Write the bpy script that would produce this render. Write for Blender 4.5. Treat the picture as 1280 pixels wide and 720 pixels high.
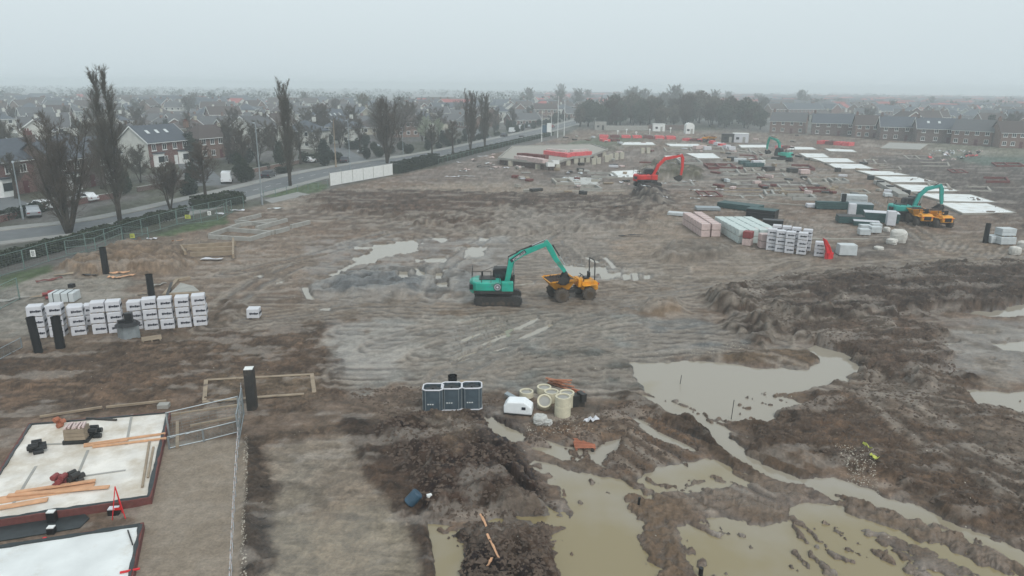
import bpy, math, random
import numpy as np
from mathutils import Vector, Matrix
random.seed(7); RNG = np.random.default_rng(7)
for o in list(bpy.data.objects): bpy.data.objects.remove(o)
SC = bpy.context.scene; COL = SC.collection

# ------------------------------------------------------------------ camera
F, H, P, R = 880., 18., math.atan(252/880.), math.radians(0.55)
cam_d = bpy.data.cameras.new('camera'); cam = bpy.data.objects.new('camera', cam_d); COL.objects.link(cam)
cam_d.sensor_width = 36; cam_d.lens = F/1280*36; cam_d.clip_start = .3; cam_d.clip_end = 12000
cam.matrix_world = (Matrix.Translation((0, 0, H)) @ Matrix.Rotation(math.pi/2-P, 4, 'X') @ Matrix.Rotation(R, 4, 'Z'))
SC.camera = cam

# ------------------------------------------------------------------ world, sun, exposure
w = bpy.data.worlds.new('World'); SC.world = w; w.use_nodes = True
nt = w.node_tree; nt.nodes.clear()
sky = nt.nodes.new('ShaderNodeTexSky'); sky.sky_type = 'NISHITA'; sky.sun_disc = False
SUN_EL, SUN_AZ = math.radians(48), math.radians(150)
sky.sun_elevation = SUN_EL; sky.sun_rotation = SUN_AZ
sky.air_density = 1.6; sky.dust_density = 6.0; sky.ozone_density = 1.0; sky.altitude = 0
hs = nt.nodes.new('ShaderNodeHueSaturation'); hs.inputs['Saturation'].default_value = .24
ovc = nt.nodes.new('ShaderNodeMixRGB'); ovc.inputs[0].default_value = .72       # the cloud deck evens the sky out
ovc.inputs[2].default_value = (6.9, 7.9, 8.35, 1)
bg = nt.nodes.new('ShaderNodeBackground'); bg.inputs[1].default_value = .122
ow = nt.nodes.new('ShaderNodeOutputWorld')
nt.links.new(sky.outputs[0], hs.inputs['Color']); nt.links.new(hs.outputs[0], ovc.inputs[1])
nt.links.new(ovc.outputs[0], bg.inputs[0]); nt.links.new(bg.outputs[0], ow.inputs[0])
sd = bpy.data.lights.new('sun', 'SUN'); sd.energy = 1.3; sd.angle = math.radians(25); sd.color = (1, .97, .92)
sun = bpy.data.objects.new('sun', sd); COL.objects.link(sun)
sun.rotation_euler = (math.radians(90)-SUN_EL, 0, math.radians(180)-SUN_AZ)
SC.view_settings.view_transform = 'Standard'; SC.view_settings.look = 'None'
SC.view_settings.exposure = 0.0; SC.view_settings.gamma = 1; SC.view_settings.use_curve_mapping = False
SC.cycles.use_denoising = True; SC.cycles.max_bounces = 6; SC.cycles.diffuse_bounces = 3
SC.cycles.glossy_bounces = 3; SC.cycles.transmission_bounces = 3; SC.cycles.volume_bounces = 2
SC.cycles.transparent_max_bounces = 8; SC.cycles.caustics_reflective = False; SC.cycles.caustics_refractive = False

# ------------------------------------------------------------------ helpers
def at(px, py, z=0.):
    "ground position of a spot measured on a 1280x720 survey picture"
    a = px-640; b = 360-py; c, s = math.cos(R), math.sin(R)
    u = a*c-b*s; v = a*s+b*c
    dy = F*math.cos(P)+v*math.sin(P); dz = -F*math.sin(P)+v*math.cos(P)
    t = (z-H)/dz
    return (u*t, dy*t)
def lin(c):
    return tuple((x/255/12.92 if x/255 <= .04045 else ((x/255+.055)/1.055)**2.4) for x in c)
def ang(p, q, z=0):
    a = at(*p, z); b = at(*q, z); return math.atan2(b[1]-a[1], b[0]-a[0])
def dist(p, q): return math.hypot(p[0]-q[0], p[1]-q[1])

_perm = np.random.default_rng(3).permutation(4096).astype(np.int64)
_gr = np.random.default_rng(4).uniform(0, 2*np.pi, 4096)
_gx, _gy = np.cos(_gr).astype(np.float32), np.sin(_gr).astype(np.float32)
def perlin(x, y):
    xi = np.floor(x).astype(np.int64); yi = np.floor(y).astype(np.int64)
    xf = (x-xi).astype(np.float32); yf = (y-yi).astype(np.float32)
    def g(i, j, dx, dy):
        h = _perm[(_perm[i & 4095]+j) & 4095]; return _gx[h]*dx+_gy[h]*dy
    u = xf*xf*xf*(xf*(xf*6-15)+10); v = yf*yf*yf*(yf*(yf*6-15)+10)
    a = g(xi, yi, xf, yf); b = g(xi+1, yi, xf-1, yf); c = g(xi, yi+1, xf, yf-1); d = g(xi+1, yi+1, xf-1, yf-1)
    return ((a+(b-a)*u)*(1-v)+(c+(d-c)*u)*v)*1.5
def fbm(x, y, f, o=4, off=0., g=.5):
    r = 0; a = 1.; t = 0
    for k in range(o):
        r = r+a*perlin(x*f+off+17.3*k, y*f-off*1.7+9.1*k); t += a; a *= g; f *= 2.03
    return r/t
def ridged(x, y, f, o=3, off=0.):
    r = 0; a = 1.; t = 0
    for k in range(o):
        r = r+a*(1-2*np.abs(perlin(x*f+off+7.7*k, y*f-off+3.3*k))); t += a; a *= .5; f *= 2.1
    return r/t
def sstep(a, b, x):
    t = np.clip((x-a)/(b-a), 0, 1); return t*t*(3-2*t)
def streak(x, y, th, fa, fl, off=0., o=2):
    c, s = math.cos(th), math.sin(th)
    return fbm((x*c+y*s)*fl, (-x*s+y*c)*fa, 1., o, off)

def sd_seg(X, Y, a, b):
    dx, dy = b[0]-a[0], b[1]-a[1]; L = dx*dx+dy*dy+1e-9
    t = np.clip(((X-a[0])*dx+(Y-a[1])*dy)/L, 0, 1)
    return np.hypot(X-a[0]-t*dx, Y-a[1]-t*dy)
def sd_poly(X, Y, P_):
    d = np.full(X.shape, 1e9, np.float32); ins = np.zeros(X.shape, bool); n = len(P_)
    for i in range(n):
        a, b = P_[i], P_[(i+1) % n]
        d = np.minimum(d, sd_seg(X, Y, a, b))
        c = (a[1] > Y) != (b[1] > Y)
        xx = (b[0]-a[0])*(Y-a[1])/((b[1]-a[1]) or 1e-9)+a[0]
        ins ^= c & (X < xx)
    return np.where(ins, -d, d)
def sd_line(X, Y, P_):
    d = np.full(X.shape, 1e9, np.float32)
    for a, b in zip(P_[:-1], P_[1:]): d = np.minimum(d, sd_seg(X, Y, a, b))
    return d

# ------------------------------------------------------------------ the lie of the land
MUD, DARK, VDARK = (116, 100, 87), (78, 62, 50), (58, 45, 37)
LIGHT, CLAY, PALE, TAN = (142, 131, 119), (126, 112, 98), (156, 151, 145), (130, 111, 92)
GRAV, SLATE, GRASS, HARD = (130, 129, 126), (94, 96, 99), (72, 84, 52), (136, 126, 114)
# (kind, points, colour, feather m, edge noise m, height m, clods 0-1, strength)
ZONES = [
  ('p', [(300,250),(352,244),(420,240),(620,225),(800,232),(800,244),(640,243),(420,252),(360,262),(300,262)], LIGHT, 1.5, 2, 0, .2, .8),
 ('p', [(560,200),(760,190),(900,180),(1000,185),(1000,245),(880,245),(800,240),(620,228),(480,225)], (118,110,106), 4, 5, 0, .3, .6),
 ('p', [(1080,195),(1280,195),(1500,230),(1500,320),(1280,290),(1240,262),(1140,225)], (84,76,71), 4, 3, .3, .7, .9),
 ('p', [(1150,175),(1300,182),(1500,190),(1500,215),(1280,212),(1180,200)], (104,108,92), 4, 3, 0, .2, .8),
 ('p', [(380,243),(500,238),(640,242),(800,246),(840,262),(812,284),(700,290),(640,294),(560,284),(480,270),(410,264)], (86, 70, 59), 2.2, 2.5, .5, .9, .95),
 ('p', [(630,262),(770,284),(840,262),(900,300),(1040,325),(1280,322),(1400,322),(1400,335),(1280,338),(1050,345),(900,360),(790,366),(640,366),(600,345),(560,320)], LIGHT, 2.5, 2.5, 0, .25, .75),
 ('p', [(640,262),(780,280),(760,330),(640,345),(560,330)], (126,121,116), 2.5, 2, 0, .3, .7),
 ('p', [(1000,195),(1060,225),(1110,255),(1140,290),(1280,300),(1280,322),(1140,315),(1090,300),(1040,250)], CLAY, 2, 1.5, 0, .4, .8),
 ('p', [(390,352),(430,338),(500,332),(580,336),(620,350),(600,372),(520,378),(420,374),(380,368)], (108,106,103), 1.2, 1.2, .35, .5, .9),
 ('p', [(405,360),(440,342),(500,344),(540,358),(520,372),(430,372)], (92,93,94), .8, .6, .45, .7, .9),
 ('l', [(-80,440),(60,430),(270,406),(420,388),(620,383),(760,372),(900,358),(1080,336),(1280,326),(1500,318)], CLAY, 1.5, 1.2, 0, .35, .8, 3.6),
 ('p', [(-60,345),(0,352),(90,330),(160,342),(170,372),(100,385),(40,420),(-60,430)], (140,136,128), 1.5, 1.5, 0, .2, .85),
 ('p', [(60,332),(110,312),(190,302),(245,312),(235,340),(150,345),(90,345)], (120,102,84), 1.5, 1.5, 1.2, .6, .9),
 ('p', [(200,300),(380,275),(400,350),(260,375),(200,360)], (128,117,106), 2.5, 2.5, 0, .4, .6),
 ('p', [(-60,430),(40,440),(270,412),(410,400),(420,470),(430,500),(300,512),(210,505),(0,540),(-60,560)], (94,78,65), 1.5, 2, .1, .85, .95),
 ('p', [(270,372),(310,375),(325,392),(290,404),(262,400)], (84,70,58), 1, .6, .4, .6, .9),
 ('p', [(412,425),(470,400),(560,392),(700,388),(800,398),(880,404),(915,436),(830,446),(800,470),(790,492),(740,500),(620,492),(560,480),(500,486),(430,488),(408,450)], (140,138,133), .8, 1.4, 0, .3, .95),
 ('p', [(412,420),(480,408),(520,420),(500,470),(440,478),(414,455)], PALE, 1, 1.4, 0, .2, .55),
 ('p', [(805,405),(880,398),(930,415),(938,430),(860,442),(800,438)], (116,116,115), .8, .8, .05, .3, .9),
 ('p', [(640,440),(720,425),(790,445),(800,480),(770,500),(700,495),(640,480)], (104,102,96), 1, 1, .1, .5, .8),
 ('p', [(560,398),(700,394),(780,402),(760,425),(640,430)], (132,126,114), 1.2, 1, 0, .2, .6),
 ('l', [(420,452),(424,485),(428,500)], DARK, .4, .5, .15, .9, .8, .6),
 ('p', [(430,500),(560,482),(640,500),(640,560),(560,560),(470,545)], (100,87,76), 1.2, 1, 0, .5, .8),
 ('p', [(335,560),(400,548),(470,548),(490,600),(520,660),(535,760),(325,760)], (133,124,113), .5, .4, 0, .3, .95),
 ('p', [(335,640),(500,640),(530,760),(325,760)], (140,130,112), 1.5, 1, -.03, .1, .6),
 ('l', [(312,555),(316,640),(312,760)], (74,64,56), .3, .35, .25, .9, .95, .75),
 ('l', [(318,552),(380,540),(440,534)], (92,78,66), .35, .3, .1, .8, .8, .45),
 ('l', [(440,530),(468,570),(490,610),(520,650),(540,690),(545,760)], (76,62,52), .35, .35, .22, .9, .95, .75),
 ('p', [(462,528),(520,518),(580,515),(640,528),(650,560),(690,600),(702,640),(650,652),(600,640),(548,655),(520,630),(495,585)], (58,43,35), .5, .6, .8, 1, .95),
 ('p', [(520,535),(570,522),(600,540),(590,560),(560,575),(535,560)], (110,95,80), .6, .7, .1, .7, .8),
 ('p', [(572,668),(630,655),(690,655),(706,700),(690,760),(580,760),(566,700)], (54,41,34), .4, .5, .75, 1, .95),
 ('p', [(640,545),(700,530),(790,500),(850,515),(880,560),(820,580),(770,600),(700,580)], (114,90,70), .7, .9, .1, .5, .85),
 ('l', [(782,496),(860,535),(960,590)], (70,58,48), .3, .5, .28, .9, .9, .85),
 ('l', [(830,505),(900,552),(1010,602),(1060,628)], (76,62,50), .3, .5, .3, .9, .9, .7),
 ('p', [(925,528),(1000,505),(1080,470),(1190,470),(1280,520),(1500,560),(1500,760),(1290,680),(1180,645),(1090,600),(1000,590),(940,560)], (88,72,59), .8, 1.2, .4, .8, .95),
 ('p', [(1060,480),(1150,470),(1200,500),(1180,530),(1090,530)], (122,113,104), .8, 1.2, .05, .4, .6),
 ('p', [(1180,530),(1280,520),(1400,560),(1300,600),(1200,570)], (118,108,98), 1, 1.2, 0, .3, .6),
 ('p', [(930,395),(1080,392),(1180,412),(1200,480),(1150,500),(1085,470),(1050,440),(1010,425),(940,415)], (84,70,60), 1.2, 1.3, .6, .9, .95),
 ('p', [(1170,412),(1300,402),(1450,410),(1450,480),(1210,478),(1190,440)], (126,118,109), 1, 1.3, 0, .3, .8),
 ('p', [(868,370),(960,352),(1050,342),(1130,334),(1280,328),(1500,328),(1500,372),(1280,380),(1180,392),(1100,402),(1010,410),(940,398),(890,388)], (72,61,54), 1.2, 1.2, .9, 1, .95),
 ('p', [(890,372),(945,365),(960,400),(985,420),(960,445),(925,430),(900,400)], (68,55,46), .8, 1, .6, 1, .95),
 ('p', [(870,446),(935,438),(1000,437),(1022,447),(1012,458),(960,457),(880,450)], (108,90,72), .4, .35, .35, .7, .9),
 ('p', [(925,374),(955,372),(950,380),(930,380)], PALE, .5, .4, 0, .1, .8),
 ('p', [(790,392),(800,378),(830,372),(860,378),(868,395),(830,398)], TAN, .6, .2, 1.1, .1, .85),
 ('p', [(800,322),(840,306),(880,304),(925,312),(900,326),(850,330)], (112,103,94), 1.2, .8, .9, .2, .8),
 ('p', [(1055,292),(1100,288),(1148,296),(1150,318),(1100,322),(1000,322),(990,316),(1090,305)], (98,92,88), 1, 1, .2, .6, .7),
 ('p', [(788,242),(812,232),(835,238),(842,256),(800,260)], (58,54,54), 1.2, 1, 2.4, 1, .95),
 ('p', [(795,216),(812,205),(850,202),(878,212),(880,225),(800,226)], (82,80,60), 2, 1.5, 1.8, .6, .9),
 ('p', [(330,243),(352,232),(400,228),(412,234),(370,244)], GRASS, .8, .6, 0, .1, .95),
 ('p', [(-60,360),(0,344),(60,330),(66,338),(20,352),(-60,376)], GRASS, .6, .6, 0, .2, .8),
 ('p', [(190,292),(225,276),(285,268),(280,280),(210,296)], GRASS, .6, .7, 0, .2, .9),
 ('p', [(-300,250),(-300,420),(0,330),(100,304),(220,270),(300,250),(290,240),(120,288),(0,310)], GRASS, .8, .3, 0, .1, .95),
 ('p', [(720,178),(800,166),(820,172),(760,190),(700,200),(640,200)], (96,98,82), 3, 2, .3, .5, .8),
 ('p', [(1200,200),(1230,196),(1280,202),(1280,212),(1225,208)], (70,86,80), 3, 1, 0, .3, .7),
 ('p', [(1020,270),(1090,276),(1070,300),(1000,300),(960,290)], (136,126,118), 2, 2, 0, .2, .5),
 ('p', [(182,556),(300,548),(310,560),(300,760),(120,760),(176,640)], HARD, .12, .06, .03, .0, 1),
 ('p', [(262,470),(400,468),(398,500),(262,506)], (112,98,82), .5, .3, 0, .6, .5),
]
WL = -.10
PONDS = [
 ([(788,452),(880,450),(960,460),(1008,460),(1026,452),(1006,434),(1022,428),(1052,440),(1082,460),(1068,470),(1040,480),(1000,487),(975,492),(1005,503),(960,525),(912,526),(908,545),(940,570),(1000,596),(1060,600),(1110,620),(1180,645),(1280,688),(1400,745),(1400,775),(1280,706),(1180,672),(1090,645),(1020,612),(960,597),(905,563),(880,535),(868,520),(832,518),(806,492)], .35),
 ([(650,585),(665,572),(720,590),(790,600),(830,580),(885,570),(930,585),(955,605),(905,612),(830,612),(795,628),(800,662),(822,702),(845,800),(688,800),(700,720),(690,668),(714,640),(706,604)], .35),
 ([(838,655),(900,648),(950,655),(1000,628),(1060,625),(1110,645),(1170,672),(1262,700),(1330,760),(1250,800),(850,800),(850,720)], .3),
 ([(604,516),(630,528),(664,546),(640,554),(610,545)], .2),
 ([(536,652),(580,662),(640,640),(704,640),(705,655),(650,652),(578,668),(576,800),(552,800)], .18),
 ([(664,556),(740,558),(780,546),(776,566),(740,582),(700,572)], .3),
 ([(1206,486),(1300,488),(1400,492),(1400,520),(1280,515),(1215,508)], .4),
 ([(1204,390),(1258,384),(1300,372),(1400,370),(1400,390),(1240,396)], .5),
 ([(1240,428),(1290,424),(1400,430),(1400,440),(1260,440)], .5),
 ([(470,306),(520,299),(524,312),(480,322),(445,332),(405,352),(400,350),(438,330)], .6),
 ([(582,308),(606,308),(604,320),(584,321)], .4), ([(498,338),(511,338),(508,354),(497,352)], .2),
 ([(532,322),(560,322),(556,327),(534,327)], .3), ([(378,358),(388,358),(392,374),(384,374)], .2),
 ([(516,334),(532,340),(528,348),(518,346)], .3), ([(545,340),(556,340),(552,350),(545,350)], .2),
 ([(704,220),(750,222),(748,230),(700,230)], 1.), ([(548,352),(560,350),(562,360),(550,362)], .3),
 ([(700,332),(760,334),(750,342),(705,344)], .5), ([(540,296),(560,298),(552,303)], .4),
 ([(730,321),(733,320),(749,327),(746,328)], .08), ([(737,337),(742,336),(768,344),(764,346)], .08), ([(753,320),(757,320),(771,334),(767,335)], .08), ([(751,338),(759,337),(760,349),(753,349)], .08), ([(764,341),(776,339),(775,345),(765,347)], .08), ([(779,342),(787,341),(787,348),(780,349)], .08), ([(790,340),(796,340),(797,349),(792,350)], .08), ([(806,343),(812,343),(811,348),(806,348)], .08), ([(640,412),(643,413),(674,398),(671,397)], .08), ([(652,420),(656,421),(692,405),(688,404)], .08), ([(600,430),(604,431),(640,417),(636,416)], .08), ([(576,424),(580,426),(602,416),(599,415)], .08), ([(452,352),(462,350),(464,352),(454,354)], .08), ([(404,362),(414,358),(416,360),(406,364)], .08), ([(345,352),(352,350),(354,352),(347,354)], .08), ([(553,336),(560,335),(561,339),(554,340)], .08), ([(520,324),(531,323),(531,325),(521,326)], .08), ([(600,296),(612,297),(606,301),(600,300)], .08), ([(640,355),(668,352),(668,354),(640,357)], .08), ([(690,350),(705,348),(706,351),(691,352)], .08), ([(400,385),(412,384),(412,387),(401,387)], .08), ([(318,344),(326,342),(328,345),(320,346)], .08), ([(590,566),(612,560),(618,566)], .2), ([(1110,612),(1112,612),(1113,613)], .1),
]
ISLANDS = [  # ridges of soil that stand in the water: pixel line, half width m, height
 ([(980,655),(1010,680),(1045,712)], .25, .16), ([(1010,660),(1050,692)], .14, .12), ([(960,640),(1000,655)], .2, .14),
 ([(1090,688),(1110,700)], .25, .15), ([(1035,650),(1075,690)], .08, .1), ([(1070,640),(1150,668)], .5, .25),
 ([(795,625),(815,660),(835,700),(850,790)], .55, .35), ([(820,632),(900,632),(960,640),(900,622)], .8, .3),
 ([(1060,622),(1140,655),(1230,690),(1290,720)], .7, .35), ([(1130,700),(1150,715)], .2, .12),
 ([(970,492),(1010,497)], .35, .2), ([(920,590),(1000,618)], .4, .22), ([(1000,690),(1030,730)], .18, .1),
 ([(820,600),(860,606),(900,600)], .25, .1), ([(1150,690),(1215,712)], .5, .12)]
TRACKS = [  # wheel ruts
 [(270,408),(420,392),(600,388),(760,378),(900,362),(1080,340),(1280,330)], [(300,402),(420,385),(600,380),(760,369),(900,354),(1100,332),(1280,320)],
 [(560,470),(640,425),(740,395),(820,378)], [(590,455),(680,418),(780,390)], [(480,430),(560,410),(660,404)], [(540,440),(620,412),(690,402)],
 [(640,346),(740,340),(860,352),(960,350)], [(720,330),(700,300),(740,270),(830,262)], [(1280,318),(1160,300),(1080,250),(1000,210),(930,188)],
 [(1250,322),(1140,302),(1060,252),(985,212)], [(430,330),(380,330),(330,350),(290,380)], [(640,262),(520,280),(400,318),(300,340)],
 [(600,300),(560,330),(540,372)], 
 [(1280,620),(1180,560),(1110,500)], [(870,450),(760,460),(640,470)], [(760,560),(900,620),(1000,680)], [(700,330),(780,336),(800,345)],
]
_r = random.Random(11)
for _ in range(34):
    x0, y0 = _r.uniform(300, 1000), _r.uniform(255, 470); a = _r.choice((_r.uniform(-.25, .2), _r.uniform(-.15, .5))); L_ = _r.uniform(120, 320); c = _r.uniform(-.35, .35)
    TRACKS.append([(x0+L_*t*math.cos(a+c*t), y0+L_*t*math.sin(a+c*t)*.42) for t in (0, .25, .5, .75, 1.)])
for _ in range(30):
    x0, y0 = _r.uniform(640, 1180), _r.uniform(176, 250); w_ = _r.uniform(30, 110); h_ = _r.uniform(2, 6); k_ = _r.uniform(.1, .5)
    if y0 > 235 and x0 < 900: continue
    ZONES.append(('p', [(x0, y0), (x0+w_, y0+w_*.03), (x0+w_+h_*4*k_, y0+h_), (x0+h_*4*k_, y0+h_)], _r.choice(((92, 84, 80), (146, 140, 134), (78, 72, 70), (128, 120, 112), (104, 100, 100))), .6, .8, 0, .3, .75))
WET = [([(690,332),(760,330),(820,345),(760,352),(690,350)], 0), ([(560,400),(700,400),(680,440),(560,450)], 0), ([(330,640),(520,640),(540,760),(325,760)], 0),
       ([(840,600),(1000,600),(1280,690),(1280,760),(840,760)], 0), ([(640,545),(760,540),(780,600),(660,600)], 0), ([(380,300),(640,296),(640,380),(380,380)], 0),
       ([(1180,400),(1300,400),(1300,480),(1180,470)], 0), ([(410,400),(520,400),(500,480),(410,470)], 0), ([(600,500),(680,540),(620,560)], 0)]
WP = lambda pts: [at(*p) for p in pts]

def fields(X, Y):
    X = X.astype(np.float32); Y = Y.astype(np.float32)
    D = np.hypot(X, Y); site = Y < 420
    att = lambda f: 1/(1+(D*D/(H*F)*1.3*f*.6)**2)       # fades detail finer than the mesh can carry
    nA = fbm(X, Y, .35, 4, 1.); nB = fbm(X, Y, .35, 4, 50.); nC = fbm(X, Y, .05, 3, 9.)
    nf = fbm(X, Y, 2.2, 4, 30.); nm = fbm(X, Y, .9, 4, 77.); cl = ridged(X, Y, 1.1, 4, 5.); ch = fbm(X, Y, 5.5, 3, 12.)
    col = np.empty(X.shape+(3,), np.float32); col[:] = lin(MUD)
    z = np.zeros(X.shape, np.float32); cd = np.full(X.shape, .35, np.float32); wet = np.zeros(X.shape, np.float32)
    def local(P_, m):
        a = np.array(P_); return (X > a[:, 0].min()-m) & (X < a[:, 0].max()+m) & (Y > a[:, 1].min()-m) & (Y < a[:, 1].max()+m)
    for Z in ZONES:
        P_ = WP(Z[1]); fe, en, hh, c_, st = Z[3:8]; wd = Z[8] if Z[0] == 'l' else 0
        q = local(P_, fe+en*2+wd)
        if not q.any(): continue
        x = X[q]+nA[q]*en*2.2+nm[q]*en*.5; y = Y[q]+nB[q]*en*2.2-nm[q]*en*.5
        s = (sd_line(x, y, P_)-wd) if Z[0] == 'l' else sd_poly(x, y, P_)
        if wd > 3:
            st_ = .5*fbm((s+wd)*1.6, X[q]*.07, 1., 4, 13.)+.5*fbm((s+wd)*4.2, X[q]*.1, 1., 2, 43.)
            k_ = (1-sstep(-.5, 1.5, s))*.8; col[q] *= (1+.9*st_*k_)[:, None]; z[q] += .05*st_*k_
        m = (1-sstep(-fe, fe, s))*st
        cc = np.array(lin(Z[2]), np.float32)
        col[q] = col[q]*(1-m[:, None])+cc*m[:, None]
        cd[q] = cd[q]*(1-m)+c_*m
        if hh:
            k = sstep(0, 1, -s/max(1.1, abs(hh)*1.6)); z[q] += hh*k*(.72+.35*nm[q]+.4*nA[q])
    # wheel ruts
    rut = np.zeros_like(z); rw = np.zeros_like(z); rb = np.zeros_like(z)
    for i, T_ in enumerate(TRACKS):
        P_ = WP(T_); q = local(P_, 4)
        if not q.any(): continue
        x = X[q]+nC[q]*1.5+nA[q]*.25; y = Y[q]+nC[q]*1.5+nB[q]*.25
        for k, dx in enumerate((0, .9, -1.3)):
            d = sd_line(x+dx*.3, y+dx, P_)+.18*nm[q]
            g = np.exp(-((d-.85)/.22)**2); b = np.exp(-((d-1.25)/.2)**2)
            on = sstep(-.25, .15, nA[q]+.35*(1-k)*.5)
            rut[q] += on*(-.10*g+.06*b)*(1 if i < 19 else .35)*(1+.8*nf[q]); rb[q] = np.maximum(rb[q], on*b); rw[q] = np.maximum(rw[q], on*g)
    # crusted pale and dark patches with definite edges
    wx, wy = X+nA*1.2+nm*.5, Y*1.+nB*1.2
    for f, off, a, cc in ((.22, 61., .4, 1.6), (.6, 71., .4, 1.55), (.3, 81., .5, .5), (.85, 91., .5, .45), (2.1, 95., .42, .45), (1.7, 99., .32, 1.5)):
        q_ = fbm(wx, wy*1.5, f, 4, off, .6); m = (sstep(.07, .15, q_+.05*(cd-.5)*(1 if cc < 1 else -1))*a*site*(.25+1.0*cd))[..., None]
        col = col*(1-m)+col*cc*m
        z += (m[..., 0]*(.05 if cc < 1 else .02))*cd
    # colour texture
    v = 1+.22*nm+.16*nf+.10*ch+.16*nC
    v = v+cd*(.30*cl-.14+.26*ch+.3*nf)
    col *= .78*np.clip(v, .36, 1.75)[..., None]
    warm = np.clip(.5+nA*.9+nC*.6, 0, 1)[..., None]
    col *= (1-warm)*np.array((.98, 1., 1.), np.float32)+warm*np.array((1.08, .985, .89), np.float32)
    # pale trodden slurry and dark turned soil in drawn-out patches
    t1 = streak(X, Y, .12, .55, .12, 3., 3); t2 = streak(X, Y, -.05, 1.6, .3, 8., 3)
    m = (sstep(.10, .30, t1+.35*nm)*.42*site)[..., None]; col = col*(1-m)+np.array(lin((152, 144, 135)), np.float32)*m
    m = (sstep(.06, .28, -t2+.4*nf-.1)*(.25+.5*cd)*.75*site)[..., None]; col = col*(1-m)+np.array(lin((66, 56, 49)), np.float32)*m
    m = (rw*.8)[..., None]; col = col*(1-m)+np.array(lin((70, 60, 51)), np.float32)*m
    m = (rb*.55)[..., None]; col = col*(1-m)+np.array(lin((150, 141, 130)), np.float32)*m
    # relief
    z += rut*(1-.9*cd) + (.03*nm+.02*nf*att(2))*site
    z += cd*(.10*(cl-.25)*att(1.1)+.13*nf*att(2.2)+.08*ch*att(5.5))*site
    z += site*.05
    z = np.maximum(z, -.045)
    # wet sheen
    for P0, _ in WET:
        P_ = WP(P0); q = local(P_, 2)
        if not q.any(): continue
        s = sd_poly(X[q]+nA[q]*1.5, Y[q]+nB[q]*1.5, P_)
        wet[q] = np.maximum(wet[q], (1-sstep(-1, 1, s)))
    # diagonal drag marks, lower right, and the streaky slurry pools
    th = ang((900, 560), (1200, 690)); st = streak(X, Y, th, 1.1, .12, 21., 3)
    zn = WP([(640,540),(900,500),(1000,580),(1200,650),(1300,720),(1300,800),(640,800)]); q = local(zn, 3)
    if q.any():
        s = sd_poly(X[q]+nA[q]*2, Y[q]+nB[q]*2, zn); m = (1-sstep(-1, 2, s))*sstep(.02, .3, st[q])
        z[q] += .14*m; col[q] = col[q]*(1-.6*m[:, None])+np.array(lin((92, 76, 62)), np.float32)*.6*m[:, None]
        m2 = (1-sstep(-1, 2, s))*sstep(.12, .35, -st[q]); z[q] = z[q]*(1-m2)+(-.13)*m2*.9
    for zpts, th_, fr in (([(585,396),(700,396),(700,445),(560,452)], ang((590,430), (690,400)), 2.6), ([(700,322),(760,322),(805,345),(760,350),(690,345)], ang((720,325), (800,345)), 2.),
                          ([(430,300),(640,300),(640,345),(440,345)], .1, 1.1), ([(1180,415),(1300,405),(1300,470),(1190,470)], .15, .7), ([(860,600),(1000,610),(1260,720),(860,800)], th, 1.8)):
        zn = WP(zpts); q = local(zn, 3)
        if not q.any(): continue
        s = sd_poly(X[q]+nA[q], Y[q]+nB[q], zn); k = streak(X[q], Y[q], th_, fr, .16, 40., 2)
        m = (1-sstep(-.5, 1., s))*sstep(.26, .36, k+.25*nm[q]+.2*nA[q]); z[q] = z[q]*(1-m)+m*(-.14); wet[q] = np.maximum(wet[q], m)
    # ponds and the ridges in them
    pm = np.zeros_like(z)
    for P0, en in PONDS:
        P_ = WP(P0); q = local(P_, 2.5)
        if not q.any(): continue
        s = sd_poly(X[q]+(nA[q]*1.6+nm[q]*.9+nf[q]*.35)*en, Y[q]+(nB[q]*1.6-nm[q]*.9+nf[q]*.35)*en, P_)
        pm[q] = np.maximum(pm[q], 1-sstep(-.35, .3, s))
    sh = sstep(.16, .34, streak(X, Y, ang((900, 560), (1200, 690)), .8, .2, 88., 3)+.35*nf+.15*nm)*(Y < 40); z = z*(1-pm)+pm*(-.42+.40*sh+.12*sh*nf)
    for L_, wd, hh in ISLANDS:
        P_ = WP(L_); q = local(P_, 2)
        if not q.any(): continue
        d = sd_line(X[q]+nA[q]*.9+nf[q]*.45+ch[q]*.12, Y[q]+nB[q]*.9-nf[q]*.45+ch[q]*.12, P_)+.25*wd*nm[q]; m = (1-sstep(wd*.2, wd*1.8, d))*(sstep(-.35, .1, nm[q]+.6*nf[q]+.1) if wd < .4 else 1)
        z[q] = z[q]*(1-m)+m*(hh*.3+.9*hh*nf[q]+.5*hh*nm[q]-.05+.04*cl[q]+.05*ch[q])
        col[q] = col[q]*(1-.7*m[:, None])+np.array(lin((104, 87, 70)), np.float32)*.7*m[:, None]; cd[q] = np.maximum(cd[q], .7*m)
    damp = 1-sstep(WL+.02, WL+.17, z)                    # soaked rim beside water is darker
    wet = np.maximum(wet*sstep(-.3, .3, nA+.2), damp); wet = np.maximum(wet, (.08+.36*sstep(-.1, .25, nA*.6+nm*.6+.1))*site*(1-.8*cd))
    col *= (1-.30*damp)[..., None]
    # level pads under the slabs, road corridor and town are flat
    for P0, lev in (([(-120,470),(225,505),(205,640),(180,760),(-300,760)], -.02), ([(182,560),(298,550),(296,760),(120,760),(176,640)], .02)):
        P_ = WP(P0); q = local(P_, 1)
        if q.any():
            m = 1-sstep(-.3, .3, sd_poly(X[q], Y[q], P_)); z[q] = z[q]*(1-m)+(lev+.012*nf[q])*m; mm = (m*(.85 if lev > 0 else 0))[:, None]; col[q] = col[q]*(1-mm)+np.array(lin((134, 122, 108)), np.float32)*(1+.10*nA[q]+.06*nm[q])[:, None]*mm
    P_ = [(-3500, 20)]+WP([(-200,412),(0,352),(300,262),(412,236),(560,205),(700,172),(742,150),(750,135)])+[(60, 2500), (-3500, 2500)]
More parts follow.
